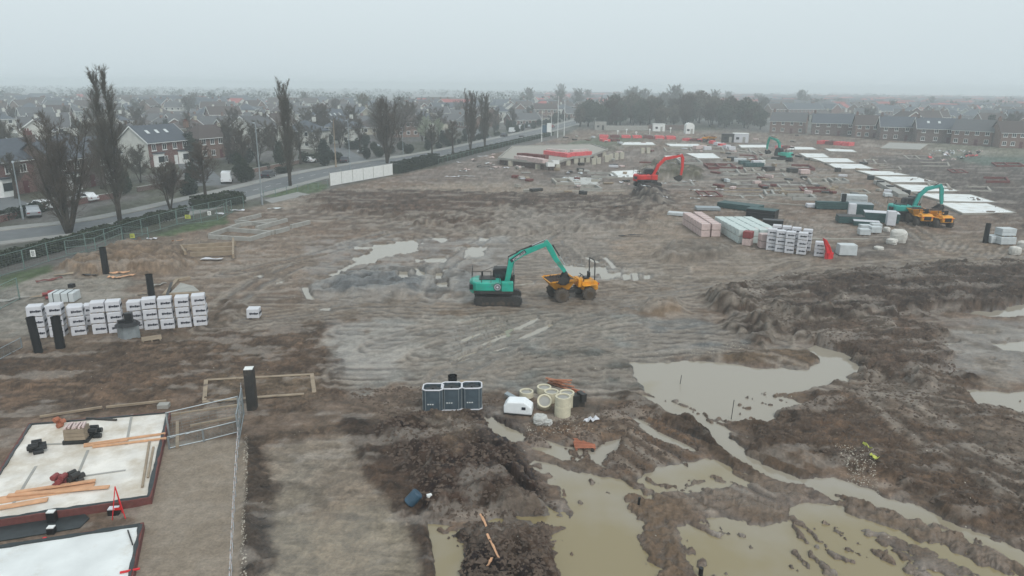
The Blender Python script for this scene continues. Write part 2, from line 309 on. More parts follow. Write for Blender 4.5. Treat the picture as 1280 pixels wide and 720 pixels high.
    m = 1-sstep(-.5, 2, sd_poly(X, Y, P_)); z = z*(1-m)+(-.01)*m
    m = sstep(260, 330, Y); z = z*(1-m)+(-.01)*m
    # town ground: gardens, lawns, tarmac
    tw = np.maximum(1-sstep(-1, 2, sd_poly(X, Y, P_)), sstep(300, 340, Y+X*.1))[..., None]
    g = np.array(lin((60, 66, 52)), np.float32)*(.8+.5*nC[..., None]); h = np.array(lin((84, 84, 82)), np.float32)
    k = sstep(-.05, .1, fbm(X, Y, .03, 2, 6.))[..., None]
    col = col*(1-tw*.85)+(g*k+h*(1-k))*tw*.85
    for P0, gc in (([(326,247),(352,233),(400,227),(413,233),(400,240),(366,246)], (66, 84, 44)), ([(-260,400),(0,322),(120,287),(220,262),(300,246),(302,252),(230,268),(120,296),(0,334),(-260,430)], (54, 66, 38)),
                   ([(0,346),(60,331),(66,340),(20,356),(0,364)], (66, 82, 46)), ([(195,296),(225,283),(285,270),(282,280),(215,296)], (66, 84, 48)), ([(1190,196),(1290,198),(1290,206),(1230,208)], (74, 88, 76)), ([(740,172),(800,168),(815,172),(770,180),(700,196),(650,196)], (84, 90, 68))):
        P_ = WP(P0); q = local(P_, 3)
        if q.any(): m = ((1-sstep(-.6, .6, sd_poly(X[q]+nA[q]*1.2, Y[q]+nB[q]*1.2, P_)))*(.85+.3*nf[q]))[:, None]; m = np.clip(m, 0, 1); col[q] = col[q]*(1-m)+np.array(lin(gc), np.float32)*(.9+.5*nf[q]+.3*nm[q])[:, None]*m
    return z, np.clip(col, .01, .8), np.clip(wet, 0, 1)

NS, NT = 860, 1500
S0, S1, T1 = H/12., H/4200., 1.0
yy = np.concatenate([np.linspace(-40, 11.5, 30), H/np.linspace(S0, S1, NS)])
tt = np.linspace(-T1, T1, NT)
XX = (np.maximum(yy, 12.)+8)[:, None]*tt[None, :]; YY = np.repeat(yy[:, None], NT, 1)
GZ, GC, GW = fields(XX, YY)
def gz(x, y):
    y_ = max(y, 12.); i = 30+(H/y_-S0)/(S1-S0)*(NS-1); j = (x/(y_+8)+T1)/(2*T1)*(NT-1)
    i = min(max(i, 0), len(yy)-2); j = min(max(j, 0), NT-2); a, b = int(i), int(j); u, v = i-a, j-b
    return float((GZ[a, b]*(1-v)+GZ[a, b+1]*v)*(1-u)+(GZ[a+1, b]*(1-v)+GZ[a+1, b+1]*v)*u)

# ------------------------------------------------------------------ mesh collecting
class MB:
    def __init__(s): s.v = []; s.f = []; s.m = []; s.n = 0
    def add(s, vs, fs, mi=0):
        vs = np.asarray(vs, float); s.v.append(vs)
        s.f += [tuple(i+s.n for i in f) for f in fs]; s.m += [mi]*len(fs); s.n += len(vs); return s
    def box(s, c, d, rz=0, mi=0, ry=0, rx=0, top=1.):
        x, y, z = d[0]/2, d[1]/2, d[2]/2
        vs = np.array([(-x, -y, -z), (x, -y, -z), (x, y, -z), (-x, y, -z), (-x*top, -y*top, z), (x*top, -y*top, z), (x*top, y*top, z), (-x*top, y*top, z)])
        M = np.array(Matrix.Rotation(rz, 3, 'Z') @ Matrix.Rotation(ry, 3, 'Y') @ Matrix.Rotation(rx, 3, 'X'))
        return s.add(vs @ M.T+np.array(c), [(0, 3, 2, 1), (4, 5, 6, 7), (0, 1, 5, 4), (1, 2, 6, 5), (2, 3, 7, 6), (3, 0, 4, 7)], mi)
    def prism(s, pts, y0, y1, mi=0):
        "side profile in x,z pushed out along y"
        n = len(pts); a = sum(pts[i][0]*pts[(i+1) % n][1]-pts[(i+1) % n][0]*pts[i][1] for i in range(n))
        if a < 0: pts = pts[::-1]
        vs = [(x, y0, z) for x, z in pts]+[(x, y1, z) for x, z in pts]
        return s.add(vs, [tuple(range(n)), tuple(range(2*n-1, n-1, -1))]+[(i, i+n, (i+1) % n+n, (i+1) % n) for i in range(n)], mi)
    def slab(s, pts, z0, z1, mi=0):
        n = len(pts); a = sum(pts[i][0]*pts[(i+1) % n][1]-pts[(i+1) % n][0]*pts[i][1] for i in range(n))
        if a < 0: pts = pts[::-1]
        vs = [(x, y, z0) for x, y in pts]+[(x, y, z1) for x, y in pts]
        return s.add(vs, [tuple(range(n-1, -1, -1)), tuple(range(n, 2*n))]+[(i, (i+1) % n, (i+1) % n+n, i+n) for i in range(n)], mi)
    def tube(s, pts, r, n=8, mi=0, cap=True):
        pts = [Vector(p) for p in pts]; rs = r if hasattr(r, '__len__') else [r]*len(pts); vs = []; fs = []
        for i, p in enumerate(pts):
            d = (pts[min(i+1, len(pts)-1)]-pts[max(i-1, 0)]).normalized()
            a = d.orthogonal().normalized() if abs(d.z) > .95 or abs(d.z) < .0 else d.cross(Vector((0, 0, 1))).normalized()
            b = d.cross(a).normalized()
            for k in range(n):
                t = 2*math.pi*k/n; vs.append(p+(a*math.cos(t)+b*math.sin(t))*rs[i])
        for i in range(len(pts)-1):
            for k in range(n): fs.append((i*n+k, i*n+(k+1) % n, (i+1)*n+(k+1) % n, (i+1)*n+k))
        if cap: fs += [tuple(range(n-1, -1, -1)), tuple(range((len(pts)-1)*n, len(pts)*n))]
        return s.add([tuple(v) for v in vs], fs, mi)
    def cyl(s, c, r, h, n=16, mi=0, r2=None):
        return s.tube([c, (c[0], c[1], c[2]+h)], [r, r if r2 is None else r2], n, mi)
    def sticks(s, P0, P1, r0, r1, mi=0):
        P0 = np.asarray(P0, float); P1 = np.asarray(P1, float); n = len(P0)
        d = P1-P0; d /= np.linalg.norm(d, axis=1)[:, None]+1e-9
        up = np.where(np.abs(d[:, 2:3]) > .9, np.array([[1., 0, 0]]), np.array([[0, 0, 1.]]))
        a = np.cross(d, up); a /= np.linalg.norm(a, axis=1)[:, None]; b = np.cross(d, a)
        r0 = np.broadcast_to(r0, n)[:, None]; r1 = np.broadcast_to(r1, n)[:, None]; V = []
        for r, p in ((r0, P0), (r1, P1)):
            for k in range(3):
                t = 2*math.pi*k/3; V.append(p+(a*math.cos(t)+b*math.sin(t))*r)
        V = np.stack(V, 1).reshape(-1, 3); fs = []
        for i in range(n):
            o = i*6; fs += [(o, o+1, o+4, o+3), (o+1, o+2, o+5, o+4), (o+2, o, o+3, o+5)]
        return s.add(V, fs, mi)
    def build(s, name, mats, parent=None, loc=None, rz=0, smooth=False, bevel=0):
        me = bpy.data.meshes.new(name); V = np.concatenate(s.v) if s.v else np.zeros((0, 3))
        me.from_pydata(V.tolist(), [], s.f)
        for m in (mats if isinstance(mats, (list, tuple)) else [mats]): me.materials.append(m)
        if len(me.materials) > 1: me.polygons.foreach_set('material_index', s.m)
        if smooth: me.polygons.foreach_set('use_smooth', [True]*len(me.polygons))
        me.update(); o = bpy.data.objects.new(name, me); COL.objects.link(o)
        if parent is not None: o.parent = parent
        if loc is not None: o.location = loc
        o.rotation_euler.z = rz
        if bevel:
            b = o.modifiers.new('bevel', 'BEVEL'); b.width = bevel; b.segments = 2; b.limit_method = 'ANGLE'; b.angle_limit = .7
        return o
def tag(o, label=None, cat=None, group=None, kind=None):
    if label: o['label'] = label
    if cat: o['category'] = cat
    if group: o['group'] = group
    if kind: o['kind'] = kind
    return o
def thing(name, label, cat, loc=(0, 0, 0), rz=0, group=None):
    o = bpy.data.objects.new(name, None); COL.objects.link(o); o.location = loc; o.rotation_euler.z = rz
    o.empty_display_size = .2
    return tag(o, label, cat, group)
def dup(root, loc, rz=0, label=None, group=None, sc=None):
    r = root.copy(); COL.objects.link(r); r.location = loc; r.rotation_euler.z = rz
    if sc is not None: r.scale = sc if hasattr(sc, '__len__') else (sc,)*3
    if label: r['label'] = label
    if group: r['group'] = group
    for c in [o for o in KIDS.get(root.name, [])]:
        d = c.copy(); COL.objects.link(d); d.parent = r
        for g in KIDS.get(c.name, []):
            e = g.copy(); COL.objects.link(e); e.parent = d
    return r
KIDS = {}
def learn(root):
    KIDS[root.name] = list(root.children)
    for c in root.children: KIDS[c.name] = list(c.children)
    return root

# ------------------------------------------------------------------ materials
MATS = {}
def mat(name, c, rough=.75, var=.18, sc=3., bump=.15, metal=0., dirt=0., spec=.4, dist=.02, dirtc=(96, 84, 72), sz=1., coat=0.):
    if name in MATS: return MATS[name]
    m = bpy.data.materials.new(name); m.use_nodes = True; n = m.node_tree.nodes; L = m.node_tree.links
    b = n['Principled BSDF']; c = lin(c)
    tc = n.new('ShaderNodeTexCoord'); mp = n.new('ShaderNodeMapping'); mp.inputs['Scale'].default_value = (1, 1, sz)
    L.new(tc.outputs['Object'], mp.inputs[0])
    no = n.new('ShaderNodeTexNoise'); no.inputs['Scale'].default_value = sc; no.inputs['Detail'].default_value = 6
    L.new(mp.outputs[0], no.inputs['Vector'])
    cr = n.new('ShaderNodeValToRGB'); cr.color_ramp.elements[0].position = .3; cr.color_ramp.elements[1].position = .7
    cr.color_ramp.elements[0].color = tuple(x*(1-var) for x in c)+(1,); cr.color_ramp.elements[1].color = tuple(min(1, x*(1+var)) for x in c)+(1,)
    L.new(no.outputs[0], cr.inputs[0]); out = cr.outputs[0]
    if dirt:
        n2 = n.new('ShaderNodeTexNoise'); n2.inputs['Scale'].default_value = sc*.7; n2.inputs['Detail'].default_value = 8; n2.inputs['Roughness'].default_value = .7
        L.new(tc.outputs['Object'], n2.inputs['Vector'])
        mr = n.new('ShaderNodeMapRange'); mr.inputs[1].default_value = .62-dirt*.3; mr.inputs[2].default_value = .72-dirt*.1; mr.inputs[4].default_value = min(1, .4+dirt*.6)
        L.new(n2.outputs[0], mr.inputs[0]); mx = n.new('ShaderNodeMixRGB'); mx.inputs[2].default_value = lin(dirtc)+(1,)
        L.new(mr.outputs[0], mx.inputs[0]); L.new(out, mx.inputs[1]); out = mx.outputs[0]
    L.new(out, b.inputs['Base Color'])
    b.inputs['Roughness'].default_value = rough; b.inputs['Metallic'].default_value = metal; b.inputs['Specular IOR Level'].default_value = spec
    if coat: b.inputs['Coat Weight'].default_value = coat
    if bump:
        bp = n.new('ShaderNodeBump'); bp.inputs['Strength'].default_value = bump; bp.inputs['Distance'].default_value = dist
        L.new(no.outputs[0], bp.inputs['Height']); L.new(bp.outputs[0], b.inputs['Normal'])
    MATS[name] = m; return m
def brickmat(name, c1, c2, mortar=(150, 145, 138), sc=4.4):
    m = mat(name, c1, .85, .2, 2., 0); n = m.node_tree.nodes; L = m.node_tree.links; b = n['Principled BSDF']
    tc = n['Texture Coordinate']; mp = n.new('ShaderNodeMapping'); mp.inputs['Rotation'].default_value = (math.pi/2, 0, 0)
    sx = n.new('ShaderNodeSeparateXYZ'); cb = n.new('ShaderNodeCombineXYZ'); ad = n.new('ShaderNodeMath')
    L.new(tc.outputs['Object'], sx.inputs[0]); L.new(sx.outputs[0], ad.inputs[0]); L.new(sx.outputs[1], ad.inputs[1])
    L.new(ad.outputs[0], cb.inputs[0]); L.new(sx.outputs[2], cb.inputs[1])
    br = n.new('ShaderNodeTexBrick'); br.inputs['Scale'].default_value = sc; L.new(cb.outputs[0], br.inputs['Vector'])
    br.inputs['Color1'].default_value = lin(c1)+(1,); br.inputs['Color2'].default_value = lin(c2)+(1,); br.inputs['Mortar'].default_value = lin(mortar)+(1,)
    br.inputs['Mortar Size'].default_value = .03; br.inputs['Row Height'].default_value = .33; br.inputs['Brick Width'].default_value = 1.
    L.new(br.outputs[0], b.inputs['Base Color']); return m
M = dict(
 white=mat('white_paint', (218, 220, 218), .6, .08, 2), cream=mat('cream_render', (172, 168, 154), .85, .12, 1.2), render=mat('white_render', (188, 189, 183), .85, .12, .8),
 slate=mat('slate_roof', (70, 76, 84), .6, .16, 1.6, .3, sz=6), tile=mat('brown_tile_roof', (72, 63, 60), .8, .18, 1.6, .3, sz=6), redtile=mat('red_tile_roof', (150, 78, 74), .8, .18, 1.6, .3, sz=6),
 greyroof=mat('grey_tile_roof', (82, 83, 85), .8, .16, 1.6, .3, sz=6), glass=mat('window_glass', (40, 46, 50), .12, .2, 1, 0, spec=.6),
 red=brickmat('red_brick', (104, 52, 47), (88, 45, 41)), brown=brickmat('brown_brick', (118, 84, 70), (98, 70, 60)), dkbrick=brickmat('dark_brick', (86, 62, 56), (72, 54, 50)),
 asphalt=mat('asphalt', (96, 99, 101), .8, .14, .6, .2, dirt=.15, dirtc=(116, 112, 104)), pave=mat('pavement', (134, 134, 131), .85, .12, .9, .2, dirt=.2), kerb=mat('kerb_stone', (150, 149, 144), .85, .1, 2),
 line=mat('road_paint', (205, 205, 198), .7, .12, 3), conc=mat('concrete', (150, 149, 144), .85, .14, 1.4, .25, dirt=.2), slabc=mat('fresh_concrete', (214, 217, 216), .6, .12, .7, .15, dirt=.32, dirtc=(176, 168, 152)),
 slabd=mat('muddy_slab', (214, 210, 203), .6, .16, .9, .15, dirt=.62, dirtc=(176, 163, 143)), block=mat('concrete_block', (150, 146, 138), .9, .12, 4, .3), mem=mat('black_membrane', (44, 50, 52), .45, .25, 3, .5),
 brickred=mat('plinth_brick', (104, 60, 56), .85, .2, 5, .3, dirt=.15), black=mat('black_plastic', (26, 27, 29), .4, .2, 3, .1), dk=mat('dark_steel', (48, 47, 46), .55, .25, 3, .2, dirt=.3),
 teal=mat('teal_paint', (26, 158, 138), .45, .14, 1.5, .04, dirt=.3, coat=.3), tealw=mat('teal_paint_worn', (44, 150, 140), .5, .12, 1.5, .04, dirt=.2), yel=mat('yellow_paint', (214, 146, 30), .5, .14, 1.5, .05, dirt=.38),
 redp=mat('red_paint', (196, 38, 32), .45, .12, 1.5, .05, dirt=.2), tyre=mat('muddy_tyre', (76, 70, 64), .9, .2, 4, .4, dirt=.5), rim=mat('wheel_rim', (70, 58, 44), .7, .2, 4, .2, dirt=.4),
 chrome=mat('steel_rod', (190, 192, 192), .3, .05, 2, 0, metal=.8), soil=mat('loose_soil', (62, 50, 44), .95, .3, 5, 1., dist=.08), galv=mat('galvanised_steel', (150, 158, 162), .45, .12, 3, .05, metal=.5),
 wrap=mat('white_shrink_wrap', (198, 199, 204), .42, .07, 2.2, .35, dirt=.12, dirtc=(170, 162, 150)), print=mat('dark_print', (38, 40, 52), .6, .15, 3, 0),
 pink=mat('pink_wrapped_brick', (192, 172, 168), .5, .14, 3, .3, dirt=.2, dirtc=(206, 186, 178)), green=mat('pale_green_wrap', (186, 198, 195), .45, .1, 3, .3, dirt=.2, dirtc=(130, 140, 138)), maroon=mat('maroon_brick', (132, 62, 62), .6, .15, 3, .3),
 timber=mat('fresh_timber', (196, 152, 118), .8, .16, 2, .2, sz=.3), timber2=mat('weathered_timber', (142, 128, 110), .85, .2, 2, .2), pallet=mat('pallet_wood', (158, 108, 84), .85, .25, 3, .3), orange=mat('orange_timber', (158, 98, 74), .8, .2, 3, .2),
 cring=mat('manhole_ring_concrete', (196, 190, 168), .85, .1, 3, .3, dirt=.15), tank=mat('white_plastic', (226, 230, 232), .4, .06, 2, .05, dirt=.06), ibc=mat('translucent_tank', (74, 86, 94), .3, .2, 3, .1), rag=mat('grey_sacking', (176, 176, 172), .8, .2, 4, .6),
 bark=mat('bark', (62, 56, 49), .95, .25, 3, .3), twig=mat('twigs', (80, 71, 62), .95, .2, .5, 0), twigg=mat('twigs_grey', (84, 79, 70), .95, .2, .5, 0), olive=mat('twigs_olive', (96, 92, 66), .95, .2, .5, 0), blos=mat('pale_foliage', (150, 156, 138), .9, .2, .5, 0),
 leaf=mat('evergreen_leaf', (38, 47, 36), .8, .35, .8, 0), leaf2=mat('hedge_leaf', (46, 54, 38), .8, .35, .8, 0), gpost=mat('green_grey_steel', (104, 126, 120), .5, .1, 3, .05), mesh=mat('fence_wire', (112, 122, 122), .5, .1, 3, 0),
 redpl=mat('red_plastic', (206, 36, 44), .5, .15, 3, .3), yg=mat('yellow_green_plastic', (178, 184, 84), .5, .2, 3, .2), blue=mat('blue_plastic', (52, 78, 96), .45, .2, 3, .1), grn=mat('green_tarp', (44, 74, 74), .6, .2, 2, .3),
 carw=mat('white_car_paint', (214, 217, 219), .3, .03, 1, 0, coat=.5), cars=mat('silver_car_paint', (150, 155, 160), .3, .04, 1, 0, coat=.5, metal=.3), card=mat('dark_car_paint', (38, 42, 50), .3, .05, 1, 0, coat=.5), carr=mat('red_car_paint', (120, 32, 34), .3, .05, 1, 0, coat=.5),
 lampg=mat('lamp_glass', (200, 205, 205), .3, .05, 1, 0), bags=mat('bulk_bag', (190, 188, 182), .85, .12, 4, .5), door=mat('red_door', (84, 30, 34), .5, .1, 1, 0), wood=mat('brown_fence_wood', (98, 84, 72), .85, .2, 2, .2), insul=mat('silver_insulation', (186, 192, 194), .4, .1, 2, .1),
)
# ------------------------------------------------------------------ ground, water, haze
def grid_object(name, X, Y, Z, C, W):
    nr, nc = X.shape; me = bpy.data.meshes.new(name)
    co = np.stack([X, Y, Z], -1).reshape(-1, 3).astype(np.float32)
    i = np.arange(nr*nc).reshape(nr, nc); q = np.stack([i[:-1, :-1], i[:-1, 1:], i[1:, 1:], i[1:, :-1]], -1).reshape(-1, 4).astype(np.int32)
    me.vertices.add(len(co)); me.vertices.foreach_set('co', co.ravel())
    me.loops.add(q.size); me.loops.foreach_set('vertex_index', q.ravel())
    me.polygons.add(len(q)); me.polygons.foreach_set('loop_start', np.arange(0, q.size, 4, dtype=np.int32)); me.polygons.foreach_set('loop_total', np.full(len(q), 4, np.int32))
    me.polygons.foreach_set('use_smooth', np.ones(len(q), bool))
    a = me.color_attributes.new('soil', 'FLOAT_COLOR', 'POINT')
    c4 = np.concatenate([C.reshape(-1, 3), W.reshape(-1, 1)], 1).astype(np.float32); a.data.foreach_set('color', c4.ravel())
    me.update(); me.validate(); o = bpy.data.objects.new(name, me); COL.objects.link(o); return o
def ground_mat():
    m = bpy.data.materials.new('soil'); m.use_nodes = True; n = m.node_tree.nodes; L = m.node_tree.links; b = n['Principled BSDF']
    at_ = n.new('ShaderNodeAttribute'); at_.attribute_name = 'soil'; tc = n.new('ShaderNodeTexCoord')
    def noise(sc, det=6, rg=.6):
        t = n.new('ShaderNodeTexNoise'); t.inputs['Scale'].default_value = sc; t.inputs['Detail'].default_value = det; t.inputs['Roughness'].default_value = rg
        L.new(tc.outputs['Object'], t.inputs['Vector']); return t.outputs[0]
    def mr(s, a, b_, c, d):
        t = n.new('ShaderNodeMapRange'); L.new(s, t.inputs[0])
        for k, v in zip((1, 2, 3, 4), (a, b_, c, d)): t.inputs[k].default_value = v
        return t.outputs[0]
    def math_(op, a, b_):
        t = n.new('ShaderNodeMath'); t.operation = op
        for k, v in ((0, a), (1, b_)):
            if isinstance(v, (int, float)): t.inputs[k].default_value = v
            else: L.new(v, t.inputs[k])
        return t.outputs[0]
    f1 = noise(9, 5, .7); f2 = noise(2.3, 6, .65)
    k = math_('MULTIPLY', mr(f1, .32, .68, .80, 1.20), mr(f2, .3, .7, .80, 1.20))
    vm = n.new('ShaderNodeVectorMath'); vm.operation = 'SCALE'; L.new(at_.outputs['Color'], vm.inputs[0]); L.new(k, vm.inputs['Scale'])
    L.new(vm.outputs[0], b.inputs['Base Color'])
    r = mr(at_.outputs['Alpha'], 0, 1, .85, .30); L.new(r, b.inputs['Roughness'])
    L.new(mr(at_.outputs['Alpha'], 0, 1, .2, .75), b.inputs['Specular IOR Level'])
    bp = n.new('ShaderNodeBump'); bp.inputs['Strength'].default_value = .7; bp.inputs['Distance'].default_value = .07
    L.new(math_('ADD', f1, f2), bp.inputs['Height']); L.new(bp.outputs[0], b.inputs['Normal']); return m
g = tag(grid_object('ground', XX, YY, GZ, GC, GW), kind='structure'); g.data.materials.append(ground_mat())

def water_mat():
    m = bpy.data.materials.new('muddy_water'); m.use_nodes = True; n = m.node_tree.nodes; L = m.node_tree.links; b = n['Principled BSDF']
    tc = n.new('ShaderNodeTexCoord'); t = n.new('ShaderNodeTexNoise'); t.inputs['Scale'].default_value = .16; t.inputs['Detail'].default_value = 4; L.new(tc.outputs['Object'], t.inputs[0])
    cr = n.new('ShaderNodeValToRGB'); e = cr.color_ramp.elements; e[0].position = .36; e[0].color = lin((134, 122, 92))+(1,); e[1].position = .6; e[1].color = lin((146, 139, 126))+(1,)
    sx = n.new('ShaderNodeSeparateXYZ'); L.new(tc.outputs['Object'], sx.inputs[0]); mr = n.new('ShaderNodeMapRange'); L.new(sx.outputs[1], mr.inputs[0])
    for k_, v_ in zip((1, 2, 3, 4), (24, 36, -.16, .22)): mr.inputs[k_].default_value = v_
    ad = n.new('ShaderNodeMath'); L.new(t.outputs[0], ad.inputs[0]); L.new(mr.outputs[0], ad.inputs[1])   # base colour shifts from olive near to greyer farther off
    L.new(ad.outputs[0], cr.inputs[0]); L.new(cr.outputs[0], b.inputs['Base Color'])
    b.inputs['Roughness'].default_value = .03; b.inputs['IOR'].default_value = 1.45; b.inputs['Specular IOR Level'].default_value = .6
    t2 = n.new('ShaderNodeTexNoise'); t2.inputs['Scale'].default_value = 2.5; t2.inputs['Detail'].default_value = 3; L.new(tc.outputs['Object'], t2.inputs[0])
    bp = n.new('ShaderNodeBump'); bp.inputs['Strength'].default_value = .06; bp.inputs['Distance'].default_value = .02; L.new(t2.outputs[0], bp.inputs['Height']); L.new(bp.outputs[0], b.inputs['Normal'])
    return m
# standing water: one level, following the low ground inside the site
P_ = [at(-200, 800), at(1480, 800), at(1450, 370), at(1280, 200), at(640, 200), at(300, 300), at(230, 380), at(320, 500)]
wm = MB(); wm.add([(x, y, WL) for x, y in P_], [tuple(range(len(P_)))])
tag(wm.build('puddle_water', water_mat()), kind='structure')

hz = MB(); hz.box((0, 2080, 13.2), (8600, 4300, 29.6)); ho = hz.build('haze', []); tag(ho, kind='stuff')
ho['label'] = 'pale grey mist lying over the whole town and site'; ho['category'] = 'mist'
hm = bpy.data.materials.new('haze'); hm.use_nodes = True; n = hm.node_tree.nodes; n.clear()
pv = n.new('ShaderNodeVolumePrincipled'); pv.inputs['Color'].default_value = (.90, .97, 1, 1); pv.inputs['Density'].default_value = .00088; pv.inputs['Anisotropy'].default_value = .0
om = n.new('ShaderNodeOutputMaterial'); hm.node_tree.links.new(pv.outputs[0], om.inputs['Volume']); ho.data.materials.append(hm)
# ------------------------------------------------------------------ road corridor
def ribbon(pts, w0, w1, z, kind_mat, name, **kw):
    "flat band along a polyline between two offsets (left positive)"
    n = len(pts); L_, R_ = [], []
    for i, p in enumerate(pts):
        a = pts[max(i-1, 0)]; b = pts[min(i+1, n-1)]; d = (b[0]-a[0], b[1]-a[1]); l = math.hypot(*d); nx, ny = -d[1]/l, d[0]/l
        L_.append((p[0]+nx*w1, p[1]+ny*w1)); R_.append((p[0]+nx*w0, p[1]+ny*w0))
    mb = MB(); zz = z if hasattr(z, '__len__') else (z-.0, z)
    for i in range(n-1):
        q = [R_[i], R_[i+1], L_[i+1], L_[i]]
        mb.slab([(x, y) for x, y in q], zz[0], zz[1]) if zz[1]-zz[0] > .02 else mb.add([(x, y, zz[1]) for x, y in q], [(0, 1, 2, 3)])
    return tag(mb.build(name, kind_mat), kind='structure')
def smooth(pts, k=8):
    out = []; n = len(pts)
    for i in range(n-1):
        p0, p1, p2, p3 = pts[max(i-1, 0)], pts[i], pts[i+1], pts[min(i+2, n-1)]
        for j in range(k):
            t = j/k; out.append(tuple(.5*((2*p1[a])+(-p0[a]+p2[a])*t+(2*p0[a]-5*p1[a]+4*p2[a]-p3[a])*t*t+(-p0[a]+3*p1[a]-3*p2[a]+p3[a])*t**3) for a in (0, 1)))
    return out+[pts[-1]]
_rc = WP([(0,296),(150,277),(300,242),(420,213),(560,190),(640,172),(700,158)])
_d = (_rc[0][0]-_rc[1][0], _rc[0][1]-_rc[1][1])
ROAD = smooth([(_rc[0][0]+_d[0]*1.2, _rc[0][1]+_d[1]*1.2)]+_rc+[(45, 440), (80, 640)], 8)
ribbon(ROAD, -3.8, 3.8, .012, M['asphalt'], 'road')
ribbon(ROAD, 3.95, 6.3, (-.02, .13), M['pave'], 'pavement'); ribbon(ROAD, -5.6, -3.95, (-.02, .13), M['pave'], 'pavement')
ribbon(ROAD, 3.8, 3.95, (-.02, .14), M['kerb'], 'kerb'); ribbon(ROAD, -3.95, -3.8, (-.02, .14), M['kerb'], 'kerb')
lm = MB(); acc = 0.
for a, b in zip(ROAD[:-1], ROAD[1:]):
    L0 = dist(a, b); k = 0.
    while k+2 < L0:
        t0, t1 = k/L0, (k+2)/L0; th = math.atan2(b[1]-a[1], b[0]-a[0]); c = (a[0]+(b[0]-a[0])*(t0+t1)/2, a[1]+(b[1]-a[1])*(t0+t1)/2)
        dx, dy = math.cos(th), math.sin(th); lm.add([(c[0]+dx*u-dy*v, c[1]+dy*u+dx*v, .017) for u, v in ((-1, -.06), (1, -.06), (1, .06), (-1, .06))], [(0, 1, 2, 3)]); k += 6
tag(lm.build('road_markings', M['line']), kind='structure')
# side streets on the far side
for s_, e_ in (((262,232),(240,205)), ((455,208),(430,192)), ((610,176),(590,160)), ((30,268),(-30,240))):
    a = at(*s_); b = at(*e_); ribbon([a, b, (b[0]+(b[0]-a[0])*.6, b[1]+(b[1]-a[1])*.6)], -3, 3, .008, M['asphalt'], 'side_road')
tag(MB().add([(x, y, .02) for x, y in WP([(330,250),(372,240),(404,246),(360,262),(310,263)])], [(3, 2, 1, 0)]).build('concrete_apron', M['pave']), kind='structure')

def road_at(t):
    "point and heading at fraction t of the road's polyline by distance along"
    L_ = [0.]
    for a, b in zip(ROAD[:-1], ROAD[1:]): L_.append(L_[-1]+dist(a, b))
    s = t; i = 0
    while i < len(ROAD)-2 and L_[i+1] < s: i += 1
    a, b = ROAD[i], ROAD[i+1]; u = (s-L_[i])/max(1e-6, L_[i+1]-L_[i]); th = math.atan2(b[1]-a[1], b[0]-a[0])
    return (a[0]+(b[0]-a[0])*u, a[1]+(b[1]-a[1])*u), th
def near_road(x, y):
    best = min(range(len(ROAD)-1), key=lambda i: (ROAD[i][0]-x)**2+(ROAD[i][1]-y)**2); a, b = ROAD[best], ROAD[best+1]
    return math.atan2(b[1]-a[1], b[0]-a[0])

# ------------------------------------------------------------------ houses
# local frame: ridge along x, facade towards -y
def window(mb_parent, x, z, w, h, y, fm, ny=-1, bars=1):
    f = MB(); t = .09; yo = y+ny*.04
    for c, d in (((x, yo, z+h/2-t/2), (w, .12, t)), ((x, yo, z-h/2+t/2), (w, .12, t)), ((x-w/2+t/2, yo, z), (t, .12, h-2*t)), ((x+w/2-t/2, yo, z), (t, .12, h-2*t)), ((x, yo+ny*.06, z-h/2-.05), (w+.2, .2, .1))): f.box(c, d)
    for k in range(bars): f.box((x-w/2+w*(k+1)/(bars+1), yo, z), (.07, .1, h-2*t))
    o = f.build('window', fm, mb_parent); p = MB(); p.box((x, y+ny*.02, z), (w-2*t, .03, h-2*t)); p.build('pane', M['glass'], o); return o
def roof_mb(w, d, ze, zr, kind, ov=.35, hip=0):
    r = MB(); x = w/2+ov; y = d/2+ov; sl = (zr-ze)/(d/2); zl = ze-sl*ov; t = .18
    if kind == 'gable':
        for s in (-1, 1):
            vs = [(-x, s*y, zl), (x, s*y, zl), (x, 0, zr), (-x, 0, zr)]; vs = vs+[(a, b, c+t) for a, b, c in vs]
            r.add(vs, [(0, 1, 2, 3), (4, 7, 6, 5), (0, 4, 5, 1), (1, 5, 6, 2), (3, 2, 6, 7), (0, 3, 7, 4)] if s > 0 else [(3, 2, 1, 0), (5, 6, 7, 4), (1, 5, 4, 0), (2, 6, 5, 1), (7, 6, 2, 3), (4, 7, 3, 0)])
    else:
        hx = x-y*.95
        vs = [(-x, -y, zl), (x, -y, zl), (x, y, zl), (-x, y, zl), (-hx, 0, zr), (hx, 0, zr)]
        lo = [(a, b, zl-.16) for a, b, c in vs[:4]]
        r.add(vs+lo, [(0, 1, 5, 4), (1, 2, 5), (2, 3, 4, 5), (3, 0, 4), (6, 7, 1, 0), (7, 8, 2, 1), (8, 9, 3, 2), (9, 6, 0, 3), (9, 8, 7, 6)])
    return r
def walls_mb(w, d, ze, zr, kind):
    b = MB()
    if kind == 'gable':
        b.add([(-w/2, -d/2, 0), (w/2, -d/2, 0), (w/2, d/2, 0), (-w/2, d/2, 0), (-w/2, -d/2, ze), (w/2, -d/2, ze), (w/2, d/2, ze), (-w/2, d/2, ze), (-w/2, 0, zr-.03), (w/2, 0, zr-.03)],
              [(0, 1, 5, 4), (2, 3, 7, 6), (1, 2, 6, 9, 5), (3, 0, 4, 8, 7), (4, 5, 9, 8), (6, 7, 8, 9)])
    else: b.box((0, 0, ze/2), (w, d, ze))
    return b
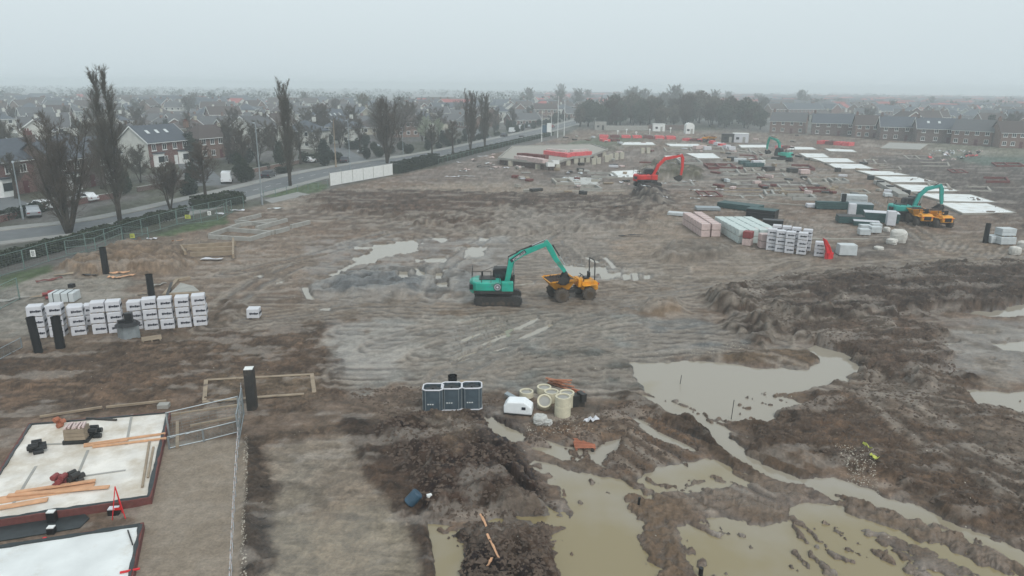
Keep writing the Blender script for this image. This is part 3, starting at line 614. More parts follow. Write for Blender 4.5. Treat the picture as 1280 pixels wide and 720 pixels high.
def house(label, px, w, d, ze, zr, wall, roof, kind='gable', rz=0, cat='house', side=None, bay=None, sky_=0, barge=True, chim=2, bays=1, group=None, name='house', dormer=0, front_gable=False, wins=None):
    x, y = at(*px) if len(px) == 2 else px[:2]
    h = thing(name, label, cat, (x, y, 0), rz, group)
    walls_mb(w, d, ze, zr, kind).build('wall', wall, h)
    rf = roof_mb(w, d, ze, zr, kind).build('roof', roof, h)
    if side:                                                     # rendered gable ends
        for s in (-1, 1):
            g_ = MB(); xx = s*(w/2+.02); tri = [(xx, -d/2, 0), (xx, d/2, 0), (xx, d/2, ze), (xx, 0, zr-.05), (xx, -d/2, ze)]
            g_.add(tri+[(a+s*.05, b, c) for a, b, c in tri], [(0, 1, 2, 3, 4), (9, 8, 7, 6, 5)]+[(i, (i+1) % 5, (i+1) % 5+5, i+5) for i in range(5)]); g_.build('gable_render', side, h)
    if barge and kind == 'gable':
        for s in (-1, 1):
            bb = MB(); sl = (zr-ze)/(d/2)
            for q in (-1, 1):
                bb.add([(s*(w/2+.37), 0, zr+.2), (s*(w/2+.37), q*(d/2+.4), ze-sl*.4+.2), (s*(w/2+.37), q*(d/2+.4), ze-sl*.4-.08), (s*(w/2+.37), 0, zr-.08),
                        (s*(w/2+.43), 0, zr+.2), (s*(w/2+.43), q*(d/2+.4), ze-sl*.4+.2), (s*(w/2+.43), q*(d/2+.4), ze-sl*.4-.08), (s*(w/2+.43), 0, zr-.08)],
                       [(0, 1, 2, 3), (7, 6, 5, 4), (0, 4, 5, 1), (1, 5, 6, 2), (2, 6, 7, 3)])
            bb.build('bargeboard', M['white'], h)
    gt = MB(); gt.box((0, -d/2-.44, ze-.22), (w+.6, .12, .12)); gt.build('gutter', M['white'], h)
    for k in range(chim):
        c_ = MB(); cx = (-w/2+.6, w/2-.6, 0)[k]; c_.box((cx, .3, zr+.35), (.8, 1., 1.5), 0, 0); c_.box((cx, .3, zr+1.15), (.95, 1.15, .12))
        ch_ = c_.build('chimney', wall if not side else M['dkbrick'], rf)
        for s in (-.25, .25): MB().cyl((cx, .3+s, zr+1.2), .13, .4, 10).build('chimney_pot', M['brickred'], None).parent = rf
    for k in range(sky_):
        sx = -w*.28+k*w*.22; sl = math.atan2(zr-ze, d/2); mb = MB(); mb.box((sx, -d*.22, ze+(zr-ze)*.56+.24), (.8, 1.1, .08), 0, 0, 0, sl); mb.build('skylight', M['lampg'], rf)
    nfl = 2 if ze > 4 else 1; wn = wins or max(2, int(w/2.6))
    for fl in range(nfl):
        zc = 1.5+fl*2.7
        for k in range(wn):
            xx = -w/2+w*(k+.5)/wn
            if fl == 0 and bay and abs(xx) > w*.18: continue
            if fl == 0 and k == wn//2: continue
            window(h, xx, zc, 1.25, 1.35, -d/2, M['white'])
            if fl == nfl-1 or nfl == 1: window(h, xx, zc, 1.1, 1.2, d/2, M['white'], 1)
    dr = MB(); dx = -w/2+w*(wn//2+.5)/wn; dr.box((dx, -d/2-.03, 1.05), (1., .08, 2.1)); do = dr.build('door', M['door'] if side is None else M['white'], h)
    MB().box((dx+.38, -d/2-.09, 1.05), (.05, .06, .2)).build('handle', M['chrome'], do)
    if bay:
        for s in (-1, 1):
            bm_ = MB(); bx = s*w*.30; hb = 2.9 if bay != 'tall' else 5.2
            pts = [(bx-1.4, -d/2), (bx-1., -d/2-.9), (bx+1., -d/2-.9), (bx+1.4, -d/2)]
            bm_.slab(pts, 0, hb); bo = bm_.build('bay', M['white'], h)
            MB().slab([(bx-1.6, -d/2), (bx-1.15, -d/2-1.1), (bx+1.15, -d/2-1.1), (bx+1.6, -d/2)], hb, hb+.2).build('bay_roof', roof, h)
            for z_ in ([1.6] if hb < 3 else [1.6, 4.1]):
                MB().box((bx, -d/2-.92, z_), (1.7, .06, 1.3)).build('pane', M['glass'], bo)
    if front_gable:
        gx = -w*.22; gw = w*.42; yy_ = -d/2-1.; zz = ze+gw*.42
        f = MB(); f.add([(gx-gw/2, yy_, 0), (gx+gw/2, yy_, 0), (gx+gw/2, yy_, ze), (gx, yy_, zz), (gx-gw/2, yy_, ze), (gx-gw/2, 0, 0), (gx+gw/2, 0, 0), (gx+gw/2, 0, ze), (gx, 0, zz), (gx-gw/2, 0, ze)],
                        [(0, 1, 2, 3, 4), (1, 6, 7, 2), (0, 4, 9, 5)]); f.build('gable_bay', wall, h)
        window(h, gx, 1.6, 1.8, 1.4, yy_, M['white'], -1, 2); 
        r2 = MB()
        for s in (-1, 1):
            vs = [(gx, yy_-.3, zz+.1), (gx, .2, zz+.1), (gx+s*(gw/2+.3), .2, ze-.15), (gx+s*(gw/2+.3), yy_-.3, ze-.15)]; vs += [(a, b, c+.16) for a, b, c in vs]
            r2.add(vs, [(0, 1, 2, 3), (7, 6, 5, 4), (0, 3, 7, 4), (2, 1, 5, 6), (3, 2, 6, 7), (1, 0, 4, 5)])
        r2.build('gable_roof', roof, h)
        b2 = MB()
        for s in (-1, 1):
            b2.add([(gx, yy_-.33, zz+.28), (gx+s*(gw/2+.35), yy_-.33, ze+.03), (gx+s*(gw/2+.35), yy_-.33, ze-.24), (gx, yy_-.33, zz-.0), (gx, yy_-.39, zz+.28), (gx+s*(gw/2+.35), yy_-.39, ze+.03), (gx+s*(gw/2+.35), yy_-.39, ze-.24), (gx, yy_-.39, zz-.0)],
                   [(0, 1, 2, 3), (7, 6, 5, 4), (0, 4, 5, 1), (1, 5, 6, 2), (2, 6, 7, 3)])
        b2.build('bargeboard', M['white'], h)
    return h
def facing_road(px, off=0.):
    x, y = at(*px); return near_road(x, y)+math.pi+off if False else near_road(x, y)+off
# a facade (-y local) facing the road lies to the left of the road heading: rotate ridge along the road
def HR(label, px, *a, **k):
    x, y = at(*px); k.setdefault('rz', near_road(x, y)); return house(label, px, *a, **k)
HR('red brick house with white ground floor bays at the left picture edge', (8,240), 14, 8.5, 5.6, 8.6, M['red'], M['slate'], bay='low', chim=2)
HR('dark red brick house mostly hidden behind the wide bare tree', (92,232), 15, 8.5, 5.4, 8.2, M['dkbrick'], M['slate'], bay='low', chim=1, barge=False)
HR('semi detached house with white rendered gable end, grey roof and three skylights', (196,205), 12.5, 8.5, 5.4, 8.7, M['red'], M['slate'], side=M['render'], sky_=3, bay='low', chim=0)
HR('dark roofed house with low porch just behind the white gabled house', (262,196), 13, 8.5, 5.2, 8.0, M['brown'], M['tile'], chim=1, barge=False, kind='hip')
HR('white gable fronted house seen past the tall lone poplar', (350,176), 11, 8, 5.3, 8.8, M['render'], M['tile'], front_gable=True, chim=1)
HR('brown brick house with white bargeboards and three roof windows beside the tall poles', (416,170), 15, 9, 5.4, 9.3, M['dkbrick'], M['slate'], sky_=3, chim=1, bay='tall')
HR('pale rendered house behind the twin bare tree', (468,160), 12, 8.5, 5.4, 8.6, M['cream'], M['greyroof'], chim=2, front_gable=True)
HR('brown gabled house half hidden by branches in front of the red roofed house', (515,150), 12, 9, 5.4, 9.2, M['brown'], M['tile'], chim=1)
HR('red roofed house with a white front and brick gable end', (556,143), 18, 10, 5.6, 9.6, M['render'], M['redtile'], side=M['brown'], chim=2)
HR('grey roofed brick house beyond the cluster of upright trees', (640,143), 14, 9, 5.5, 9.2, M['brown'], M['greyroof'], chim=1, bay='low')
for i, (px, rm, wl, lb) in enumerate([((656,138),'tile','red','first'),((670,136),'redtile','render','second'),((683,134),'tile','render','third'),((696,133),'redtile','render','fourth'),((708,132),'tile','red','last')]):
    HR('house with %s roof, %s in the white row at the road bend' % ('reddish' if rm == 'redtile' else 'brown', lb), px, 11, 9, 5.5, 9.2, M[wl], M[rm], chim=1, front_gable=True, group='houses in the row at the bend', bay=None)
# bungalows behind the road
bl = [(270,160,'second'), (312,160,'third'), (226,163,'first'), (258,145,'x'), (330,148,'x'), (300,146,'x'), (205,150,'x'), (362,150,'x')]
for px, py, o_ in [(262,164,'with a white front gable left of'), (303,163,'with a brick front gable right of')]:
    house('grey roofed bungalow %s the front row gap' % o_, (px, py), 16, 9, 2.8, 5.6, M['brown'], M['greyroof'], rz=.06, front_gable=True, chim=1, group='bungalows behind the road', name='bungalow', cat='bungalow')

# right hand terrace beyond the site
tl = ['leftmost dark terrace house, with pale small windows', 'dark terrace house with white chimney wall, second from the left', 'dark brick terrace house, third from the left', 'dark slate roofed house with pale gable edge, fourth from the left',
      'large dark house with two bright roof windows in the terrace', 'gabled dark house right of the house with bright roof windows', 'last house of the terrace, close to the grass field']
for i, (px, w_, sk) in enumerate([((985,166),17,0), ((1040,169),19,0), ((1085,172),14,0), ((1122,175),17,0), ((1172,178),19,2), ((1216,181),15,0), ((1262,184),13,0)]):
    house(tl[i], px, w_-3, 9, 5.0, 8.4, M[('brown','dkbrick','brown','dkbrick','dkbrick','brown','brown')[i]], M[('greyroof','slate','tile','slate','slate','greyroof','tile')[i]], rz=(-.5,-.35,-.3,-.3,-.3,-.75,-.2)[i], chim=1, sky_=sk, barge=(i in (3, 4)), group='terrace beyond the site', wins=4, name='terraced_house')

# ------------------------------------------------------------------ the town: simple whole houses, copied
def town_proto(w, d, ze, zr, kind, wall, roof, gab=False):
    mb = MB(); a = walls_mb(w, d, ze, zr, kind); b = roof_mb(w, d, ze, zr, kind)
    for s_, mi in ((a, 0), (b, 1)):
        for v in s_.v: pass
        mb.add(np.concatenate(s_.v), s_.f, mi)
    mb.box((w*.3, .2, zr+.4), (.8, .9, 1.3), 0, 0)
    n = int(w/2.8)
    for fl in range(2 if ze > 4 else 1):
        for k in range(n):
            x = -w/2+w*(k+.5)/n
            for s in (-1, 1): mb.box((x, s*(d/2+.03), 1.5+2.7*fl), (1.4, .08, 1.3), 0, 2); mb.box((x, s*(d/2+.06), 1.5+2.7*fl), (1.1, .08, 1.05), 0, 3)
    mb.box((0, -d/2-.42, ze-.2), (w+.6, .1, .16), 0, 2); mb.box((0, d/2+.42, ze-.2), (w+.6, .1, .16), 0, 2)
    if kind == 'gable':
        sl = (zr-ze)/(d/2)
        for s in (-1, 1):
            for q in (-1, 1):
                p = [(s*(w/2+.4), 0, zr+.22), (s*(w/2+.4), q*(d/2+.4), ze-sl*.4+.2), (s*(w/2+.4), q*(d/2+.4), ze-sl*.4-.1), (s*(w/2+.4), 0, zr-.1)]
                mb.add(p+[(x+s*.06, y, z) for x, y, z in p], [(0, 1, 2, 3), (7, 6, 5, 4), (0, 4, 5, 1), (1, 5, 6, 2), (2, 6, 7, 3)], 2)
    return mb, [wall, roof, M['white'], M['glass']]
TP = [('house', 'two storey brick house with brown tiled roof', town_proto(12, 8, 5.2, 8.2, 'gable', M['brown'], M['tile'])),
      ('house', 'white rendered house with grey roof', town_proto(11, 8, 5.2, 8.0, 'gable', M['render'], M['greyroof'])),
      ('bungalow', 'low bungalow with wide grey roof', town_proto(14, 9, 2.7, 5.4, 'gable', M['brown'], M['greyroof'])),
      ('bungalow', 'hipped roof bungalow with cream walls', town_proto(12, 10, 2.7, 5.2, 'hip', M['cream'], M['tile'])),
      ('house', 'long slate roofed terrace block', town_proto(26, 9, 5.3, 8.6, 'gable', M['red'], M['slate'])),
      ('house', 'square hipped roof house in pale render', town_proto(10, 9, 5.2, 7.8, 'hip', M['render'], M['slate']))]
def roof_hit(x, y, lst, r): return any((x-a)**2+(y-b)**2 < r*r for a, b in lst)
taken = [(o.location.x, o.location.y) for o in COL.objects if o.get('category') in ('house', 'bungalow')]
cand = []
def estate(cx, cy, th, nx, ny, dx, dy, jit=1.):
    for i in range(nx):
        for j in range(ny):
            u, v = (i-nx/2)*dx+random.uniform(-1, 1)*jit*2, (j-ny/2)*dy+random.uniform(-1, 1)*jit
            cand.append((cx+u*math.cos(th)-v*math.sin(th), cy+u*math.sin(th)+v*math.cos(th), th+random.choice((0, 0, math.pi/2, 0))+random.uniform(-.06, .06)))
for cy in range(160, 1500, 62):
    for cx in range(-1150, 1150, 78):
        if abs(cx) > cy*.86+40: continue
        th = fbm(np.array([cx*1.]), np.array([cy*1.]), .004, 2, 2.)[0]*2.2+.2
        estate(cx+random.uniform(-10, 10), cy+random.uniform(-8, 8), th, 4, 3, 18.5, 21)
sitepoly = [(-3500, -50)][:0]
def in_town(x, y):
    if y < 1: return False
    # left of the road
    for i in range(len(ROAD)-1):
        a, b = ROAD[i], ROAD[i+1]
        if a[1] <= y < b[1]:
            xr = a[0]+(b[0]-a[0])*(y-a[1])/(b[1]-a[1])
            if x < xr-30: return True
            if y > 330 and x < xr-14: return True
    # beyond the far boundary of the site
    if y > 372 and x > 30 and y+x*.5 > 460: return not (60 < x < 190 and y < 470)
    if x > 100 and y > 285 and y+x*.45 > 372: return x > 175 or y > 400
    return False
proj = lambda x, y: (x/max(y, 1), y)
good = []
for x, y, th in cand:
    if not in_town(x, y) or roof_hit(x, y, taken, 15): continue
    if abs(x)/y > .78: continue
    good.append((x, y, th)); taken.append((x, y))
good.sort(key=lambda t: t[1])
print('town houses', len(good))
kinds = [[] for _ in TP]; protos = []
ow_ = 0
for i, (x, y, th) in enumerate(good[:255]):
    left = x < ROAD[-6][0]
    k = random.choice((2, 2, 3, 0, 2, 5, 1) if left and y < 420 else (0, 1, 2, 3, 5, 0, 4))
    if len(protos) == 0: protos = [None]*len(TP)
    nm_, lb, (mb, ms) = TP[k]
    zone = ('in the misty streets left of the main road' if x < 0 else 'in the misty streets right of the site') if y < 420 else ('far off in the haze on the left' if x < -60 else 'far off in the haze on the right' if x > 120 else 'far off in the haze past the road bend')
    if protos[k] is None: o = protos[k] = mb.build(nm_, ms)
    else: o = protos[k].copy(); COL.objects.link(o)
    o.location = (x, y, -.02); o.rotation_euler.z = th; s_ = random.uniform(.9, 1.12); o.scale = (s_, s_, random.uniform(.94, 1.08))
    tag(o, lb+' '+zone, nm_, lb+' '+zone)
# everything farther is one mass of roofs
far = MB(); fm_ = [M['brown'], M['tile'], M['white'], M['glass'], M['render'], M['greyroof'], M['slate'], M['redtile']]
for x, y, th in good[255:]:
    w_, d_, ze, zr = random.choice(((12, 8, 5.2, 8.2), (14, 9, 2.7, 5.4), (11, 9, 5.2, 8), (24, 9, 5.2, 8.4))); kd = random.choice(('gable', 'hip')); c, s = math.cos(th), math.sin(th); rt = np.array(((c, s), (-s, c)))
    for q, mi in ((walls_mb(w_, d_, ze, zr, kd), random.choice((0, 4, 4))), (roof_mb(w_, d_, ze, zr, kd), random.choice((1, 5, 6, 6, 7)))):
        V = np.concatenate(q.v); V[:, :2] = V[:, :2] @ rt+np.array((x, y)); far.add(V, q.f, mi)
tag(far.build('distant_houses', fm_), 'mass of hazy rooftops filling the town out to the horizon', 'rooftops', kind='stuff')
# ------------------------------------------------------------------ bare trees, hedges, shrubs
def rdir(d, sp, n):
    "n directions spread by sp radians around each of the rows in d"
    d = np.repeat(d, n, 0); r = RNG.normal(size=d.shape); r -= (r*d).sum(1)[:, None]*d; r /= np.linalg.norm(r, axis=1)[:, None]+1e-9
    a = np.abs(RNG.normal(sp, sp*.35, len(d)))[:, None]; return d*np.cos(a)+r*np.sin(a)
def bare_tree(H_, spread, trunk_r, stems=1, n1=26, n2=7, n3=6, up=.5, low=.18, crown_w=.3, mtwig='twig', tw=.03):
    "returns (trunk, crown): limbs leave the trunk, branch twice, and end in twigs"
    tr = MB(); P0, P1, A, B = [], [], [], []; heads = []
    for s in range(stems):
        lean = 0 if stems == 1 else random.uniform(.18, .5)*spread*1.2; az = 2*math.pi*s/stems+random.uniform(-.5, .5); pts = [Vector((0, 0, -.2))]; n = 9
        for k in range(1, n+1):
            t = k/n; pts.append(Vector((math.cos(az)*lean*H_*t**.8*.5+random.uniform(-1, 1)*.012*H_*t, math.sin(az)*lean*H_*t**.8*.5+random.uniform(-1, 1)*.012*H_*t, H_*(.9 if stems == 1 else random.uniform(.78, .84))*t)))
        rs = [trunk_r*(1 if stems == 1 else .42)*(1-.95*(k/n))**(.8 if stems == 1 else 1.) for k in range(n+1)]; rs[0] *= 1.35
        tr.tube([tuple(p) for p in pts], rs, 7); heads.append((pts, rs))
    for pts, rs in heads:
        m = max(5, n1//stems)
        for k in range(m):
            t = low+(1-low)*((k+random.random()*.7)/m); f = t*9; i = min(int(f), 8); b = pts[i].lerp(pts[i+1], f-i)
            az = random.uniform(0, 2*math.pi); el = up*random.uniform(.75, 1.2)*(1-.25*t); L = H_*crown_w*(1.12-t)**.55*random.uniform(.75, 1.2)
            d = Vector((math.cos(az)*math.sin(el), math.sin(az)*math.sin(el), math.cos(el))); q = b
            r = max(.022, rs[i]*.33); seg = []
            for j in range(3):
                d2 = (d+Vector((random.uniform(-.12, .12), random.uniform(-.12, .12), .12*(1 if spread < .5 else .3)))).normalized(); e = q+d2*L/3; seg.append((q, e, d2)); q = e
            for j, (a, c, dd) in enumerate(seg): P0.append(a); P1.append(c); A.append(r*(1-.28*j)); B.append(r*(.72-.28*j) if j < 2 else r*.15)
    P0 = np.array([tuple(p) for p in P0]); P1 = np.array([tuple(p) for p in P1]); A = np.array(A); B = np.array(B)
    cr = MB(); cr.sticks(P0, P1, A, B)
    D = P1-P0; L = np.linalg.norm(D, axis=1); D /= L[:, None]
    d2 = rdir(D, .5 if spread < .5 else .75, n2); t = RNG.uniform(.15, 1, len(d2))[:, None]; b = np.repeat(P0, n2, 0)*(1-t)+np.repeat(P1, n2, 0)*t
    d2[:, 2] += .25; d2 /= np.linalg.norm(d2, axis=1)[:, None]
    l2 = np.repeat(L, n2)*RNG.uniform(.5, 1.1, len(d2)); e = b+d2*l2[:, None]; cr.sticks(b, e, tw*1.1, tw*.5)
    d3 = rdir(d2, .55, n3); t = RNG.uniform(.2, 1, len(d3))[:, None]; b3 = np.repeat(b, n3, 0)*(1-t)+np.repeat(e, n3, 0)*t
    d3[:, 2] += .2; d3 /= np.linalg.norm(d3, axis=1)[:, None]
    l3 = np.repeat(l2, n3)*RNG.uniform(.3, .8, len(d3)); cr.sticks(b3, b3+d3*l3[:, None], tw*.55, tw*.3)
    return tr, cr
def leaf_blob(cs, n, size, sq=1.):
    "leaf clumps scattered through lumpy ellipsoids (cx,cy,cz,rx,ry,rz)"
    mb = MB(); w_ = [c[3]*c[4]*c[5] for c in cs]; V = []; fs = []
    for i in range(n):
        c = random.choices(cs, w_)[0]; d = Vector((random.gauss(0, 1), random.gauss(0, 1), random.gauss(0, 1))).normalized(); r = random.random()**.35*random.uniform(.85, 1.08)
        p = Vector((c[0]+d.x*c[3]*r, c[1]+d.y*c[4]*r, max(.05, c[2]+d.z*c[5]*r))); s = size*random.uniform(.6, 1.5)
        u = Vector((random.gauss(0, 1), random.gauss(0, 1), random.gauss(0, 1))).normalized(); v = u.orthogonal().normalized(); w = u.cross(v)
        o = len(V); V += [p+v*s, p+w*s*.8, p-v*s, p-w*s*.8, p+u*s*.5]; fs += [(o, o+1, o+4), (o+1, o+2, o+4), (o+2, o+3, o+4), (o+3, o, o+4)]
    return mb.add([tuple(p) for p in V], fs)
def tree_thing(name, label, cat, loc, tr, cr, mt, group=None, rz=0):
    t = thing(name, label, cat, loc, rz, group); tr.build('trunk', M['bark'], t, smooth=True); cr.build('crown', M[mt], t); return learn(t)
def G(px, py): x, y = at(px, py); return (x, y, gz(x, y))
# individual big trees near the road
tree_thing('poplar_tree', 'tallest upright bare poplar, rising above the horizon beside the left fence', 'tree', G(150,276), *bare_tree(22.5, .14, .5, 2, 84, 9, 7, .42, .1, .21, tw=.017), 'twigg')
tree_thing('wide_bare_tree', 'wide many stemmed bare tree just left of the tallest poplar', 'tree', G(86,292), *bare_tree(16, .8, .6, 7, 84, 9, 7, .625, .12, .30, tw=.017), 'twig')
tree_thing('poplar_tree', 'lone narrow bare poplar standing on the green verge by the white hoarding', 'tree', G(363,233), *bare_tree(21.5, .22, .55, 2, 76, 9, 6, .36, .12, .2, tw=.017), 'twigg')
tree_thing('small_bare_tree', 'low dark bare tree with forked trunk beside the mesh barrier', 'tree', G(213,262), *bare_tree(7.5, .9, .3, 4, 40, 8, 8, .9, .25, .45, tw=.022), 'twig')
tree_thing('small_bare_tree', 'dark bare tree between the forked tree and the tall lamp post', 'tree', G(258,255), *bare_tree(9.5, .8, .28, 1, 36, 8, 8, .85, .34, .38, tw=.017), 'twig')
tree_thing('twin_bare_tree', 'big spreading bare tree on the roadside right behind the hoarding', 'tree', G(484,204), *bare_tree(17, .7, .6, 5, 70, 8, 5, .6, .12, .32, tw=.026), 'twig')
tree_thing('small_bare_tree', 'small round bare tree with a thin trunk in the hedge gap', 'tree', G(540,196), *bare_tree(8.5, .8, .25, 1, 30, 8, 7, .9, .35, .36, tw=.026), 'twigg')
tree_thing('small_bare_tree', 'second small bare tree, nearer the upright cluster', 'tree', G(566,192), *bare_tree(9, .8, .3, 1, 30, 8, 7, .9, .33, .36, tw=.026), 'twig')
tree_thing('upright_bare_tree', 'left trunk of the upright bare trees near the road bend', 'tree', G(588,188), *bare_tree(19, .3, .45, 4, 70, 8, 5, .42, .12, .26, tw=.026), 'twig')
tree_thing('upright_bare_tree', 'right trunk of the upright bare trees near the road bend', 'tree', G(606,185), *bare_tree(18, .3, .45, 4, 70, 8, 5, .42, .12, .26, tw=.026), 'twigg')
# prototypes for the rest
def proto(f): return f
bt = [bare_tree(11, .8, .35, 3, 38, 8, 7, 1.0, .2, .4, tw=.034), bare_tree(13.5, .8, .4, 4, 46, 8, 7, .95, .2, .4, tw=.04), bare_tree(9, .9, .25, 1, 26, 8, 7, .9, .3, .4, tw=.034), bare_tree(18, .3, .4, 3, 44, 8, 7, .4, .18, .24, tw=.04)]
ev = [leaf_blob([(0, 0, 1.6, 1.5, 1.4, 1.6)], 900, .17), leaf_blob([(0, 0, 2.4, 1.7, 1.6, 2.4), (.4, .3, 4.2, 1., .9, 1.6)], 1100, .2), leaf_blob([(-1, 0, 1.2, 1.6, 1.3, 1.3), (1.1, .3, 1.4, 1.5, 1.2, 1.5), (.1, -.4, 1., 1.4, 1.2, 1.2)], 1200, .17)]
dense = [leaf_blob([(0, 0, 7, 4.2, 4.2, 4.2), (2.6, 1, 9.4, 2.6, 2.6, 2.6), (-2.4, -1, 8.4, 3., 3, 3.2), (.5, 0, 11, 2.4, 2.4, 2.2), (0, 0, 4, 4, 4, 2.4)], 2600, .3)]
def place_tree(k, px, label, group, s=1., mt='twig', xy=None):
    "first use builds the tree, later ones copy it"
    x, y = xy or at(*px); key = ('T', k, mt)
    if key not in PT: PT[key] = tree_thing('bare_tree', label, 'tree', (x, y, 0), *bt[k], mt, group, random.uniform(0, 6)); PT[key].scale = (s,)*3; return PT[key]
    return dup(PT[key], (x, y, 0), random.uniform(0, 6), label, group, s)
PT = {}
def place_shrub(k, xy, label, group, s=1., mt='leaf'):
    key = ('S', k, mt); x, y = xy
    if key not in PT:
        o = ev[k].build('evergreen_shrub', M[mt]); PT[key] = o; o.location = (x, y, 0)
    else: o = PT[key].copy(); COL.objects.link(o); o.location = (x, y, 0)
    o.rotation_euler.z = random.uniform(0, 6); o.scale = (s*random.uniform(.9, 1.2), s*random.uniform(.9, 1.2), s*random.uniform(.8, 1.15)); return tag(o, label, 'shrub', group)
# front gardens along the far side of the road
Lr = [0.]
for a, b in zip(ROAD[:-1], ROAD[1:]): Lr.append(Lr[-1]+dist(a, b))
gs = 'shrubs in the front gardens across the road'
s_ = 52.
houses_xy = [(o.location.x, o.location.y) for o in COL.objects if o.get('category') in ('house', 'bungalow')]
while s_ < Lr[-1]-220:
    (x, y), th = road_at(s_); off = random.choice((7.6, 8.5, 10, 12, 15, 18, 20)); nx, ny = -math.sin(th), math.cos(th); px_, py_ = x+nx*off, y+ny*off
    if not roof_hit(px_, py_, houses_xy, 8.2):
        place_shrub(random.choice((0, 1, 2)), (px_, py_), 'dark evergreen shrub in a front garden across the road', gs, random.uniform(.5, 1.0), random.choice(('leaf', 'leaf', 'leaf2')))
    s_ += random.uniform(2.2, 6)
gt_ = 'bare garden trees across the road'
for k, px, py, s in ((2,20,248,.8),(2,128,236,1.),(0,176,228,.7),(2,305,215,1.),(0,322,205,1.),(0,345,200,.9),(2,376,205,1.1),(0,396,196,.8),(2,450,188,1.),(0,425,180,.7),(1,440,172,.9),(1,472,168,1.),(0,500,176,1.2),(1,512,170,1.),(0,528,176,1.),(2,590,168,1.1),(0,618,165,1.),(2,640,160,1.),(0,548,168,1.),(1,330,180,.8),(0,290,190,.8),(0,244,185,.7),(2,60,225,.9),(1,10,215,.8),(0,130,205,1.),(1,420,150,.9),(1,500,150,1.)):
    place_tree(k, (px, py), 'grey bare garden tree among the houses across the road', gt_, s, random.choice(('twig', 'twigg')))
place_tree(1, (455,150), 'olive tinted bare tree behind the pale house', None, 1.1, 'olive'); place_tree(2, (533,182), 'pale frosted looking bare tree in front of the red roofed house', None, 1., 'blos'); place_tree(2, (548,180), 'second pale frosted tree, closer to the upright cluster', None, .9, 'blos')
# belt of trees beyond the far end of the site
bg_ = 'belt of trees beyond the far end of the site'
for i in range(40):
    px = random.uniform(722, 955); py = random.uniform(150, 161); hgt = .95+.35*math.exp(-((px-880)/40)**2)+.25*math.exp(-((px-790)/40)**2)
    place_tree(random.choice((0, 1, 1)), (px, py), 'misty bare tree in the belt beyond the far end of the site', bg_, hgt*random.uniform(.7, 1.15), random.choice(('twigg', 'twig')))
M['belt'] = mat('haze_lightened_leaf', (82, 86, 76), .9, .4, .3, 0); M['belt2'] = mat('brown_crown_leaf', (98, 92, 82), .9, .4, .3, 0)  # belt leaf colours lightened so that extra haze is put into the crowns
for px, py, s in ((735,158,1.),(752,160,.8),(775,157,.9),(800,159,1.),(842,158,.8),(905,160,.9),(930,160,1.1),(950,162,.7),(725,158,.8),(765,155,1.1),(788,154,1.2),(812,155,1.1),(826,160,.8),(860,157,1.),(874,154,1.3),(890,156,1.1),(915,155,1.),(941,156,.9)):
    x, y = at(px, py); key = random.choice(('Dbelt', 'Dbelt2', 'Dbelt'))
    if key not in PT: PT[key] = tree_thing('evergreen_tree', '', 'tree', (x, y, 0), (lambda m_: m_.tube([(0, 0, -.2), (0, 0, 6)], [.4, .1], 7))(MB()), dense[0], key[1:]); o = PT[key]
    else: o = dup(PT[key], (x, y, 0), random.uniform(0, 6))
    o.scale = (s,)*3; tag(o, 'dark green dense tree within the misty tree belt', 'tree', 'dark green trees in the tree belt')
for i in range(24):
    px = random.uniform(640, 1000); y = random.uniform(520, 900); x = (px-640)/F*y
    place_tree(random.choice((1, 1, 0)), None, 'faint tall tree on the skyline beyond the tree belt', 'faint skyline trees', random.uniform(1.1, 1.75), 'twigg', (x, y))
# trees standing among the town houses
tv = 'trees among the town houses'; n_ = 0; tries = 0
while n_ < 135 and tries < 6000:
    tries += 1; y = 165+random.random()**1.5*650; x = random.uniform(-.8, .8)*y
    if not in_town(x, y) or roof_hit(x, y, good if False else taken, 8.5): continue
    z_ = 'left of the main road' if x < 60 else 'beyond the right of the site'
    place_tree(random.choice((0, 1, 2, 0)), None, 'misty bare tree among the town houses '+z_, 'trees in town '+z_, random.uniform(.55, 1.05), random.choice(('twig', 'twigg')), (x, y)); n_ += 1
n_ = 0
while n_ < 120:
    y = 165+random.random()**1.5*420; x = random.uniform(-.8, .8)*y
    if not in_town(x, y) or roof_hit(x, y, taken, 7): continue
    place_shrub(random.choice((0, 1, 2)), (x, y), 'dark garden shrub among the misty town houses', 'garden shrubs in town', random.uniform(.9, 1.6)); n_ += 1
fw = MB(); 
for i in range(900):
    y = 560+random.random()**1.2*1700; x = random.uniform(-.82, .82)*y; r = random.uniform(3, 7)
    for k in range(26):
        d = RNG.normal(size=3); d /= np.linalg.norm(d); p = np.array((x, y, r*.9))+d*np.array((r*1.3, r, r*.75))*random.random()**.3; s = random.uniform(.7, 1.5); u = RNG.normal(size=3); u /= np.linalg.norm(u); v = np.cross(u, (0.3, .2, 1)); v /= np.linalg.norm(v); w_ = np.cross(u, v)
        fw.add([p+v*s, p+w_*s, p-v*s, p-w_*s, p+u*s*.6], [(0, 1, 4), (1, 2, 4), (2, 3, 4), (3, 0, 4)])
tag(fw.build('distant_woodland', M['leaf']), 'faint smudges of woodland scattered through the hazy distance', 'woodland', kind='stuff')

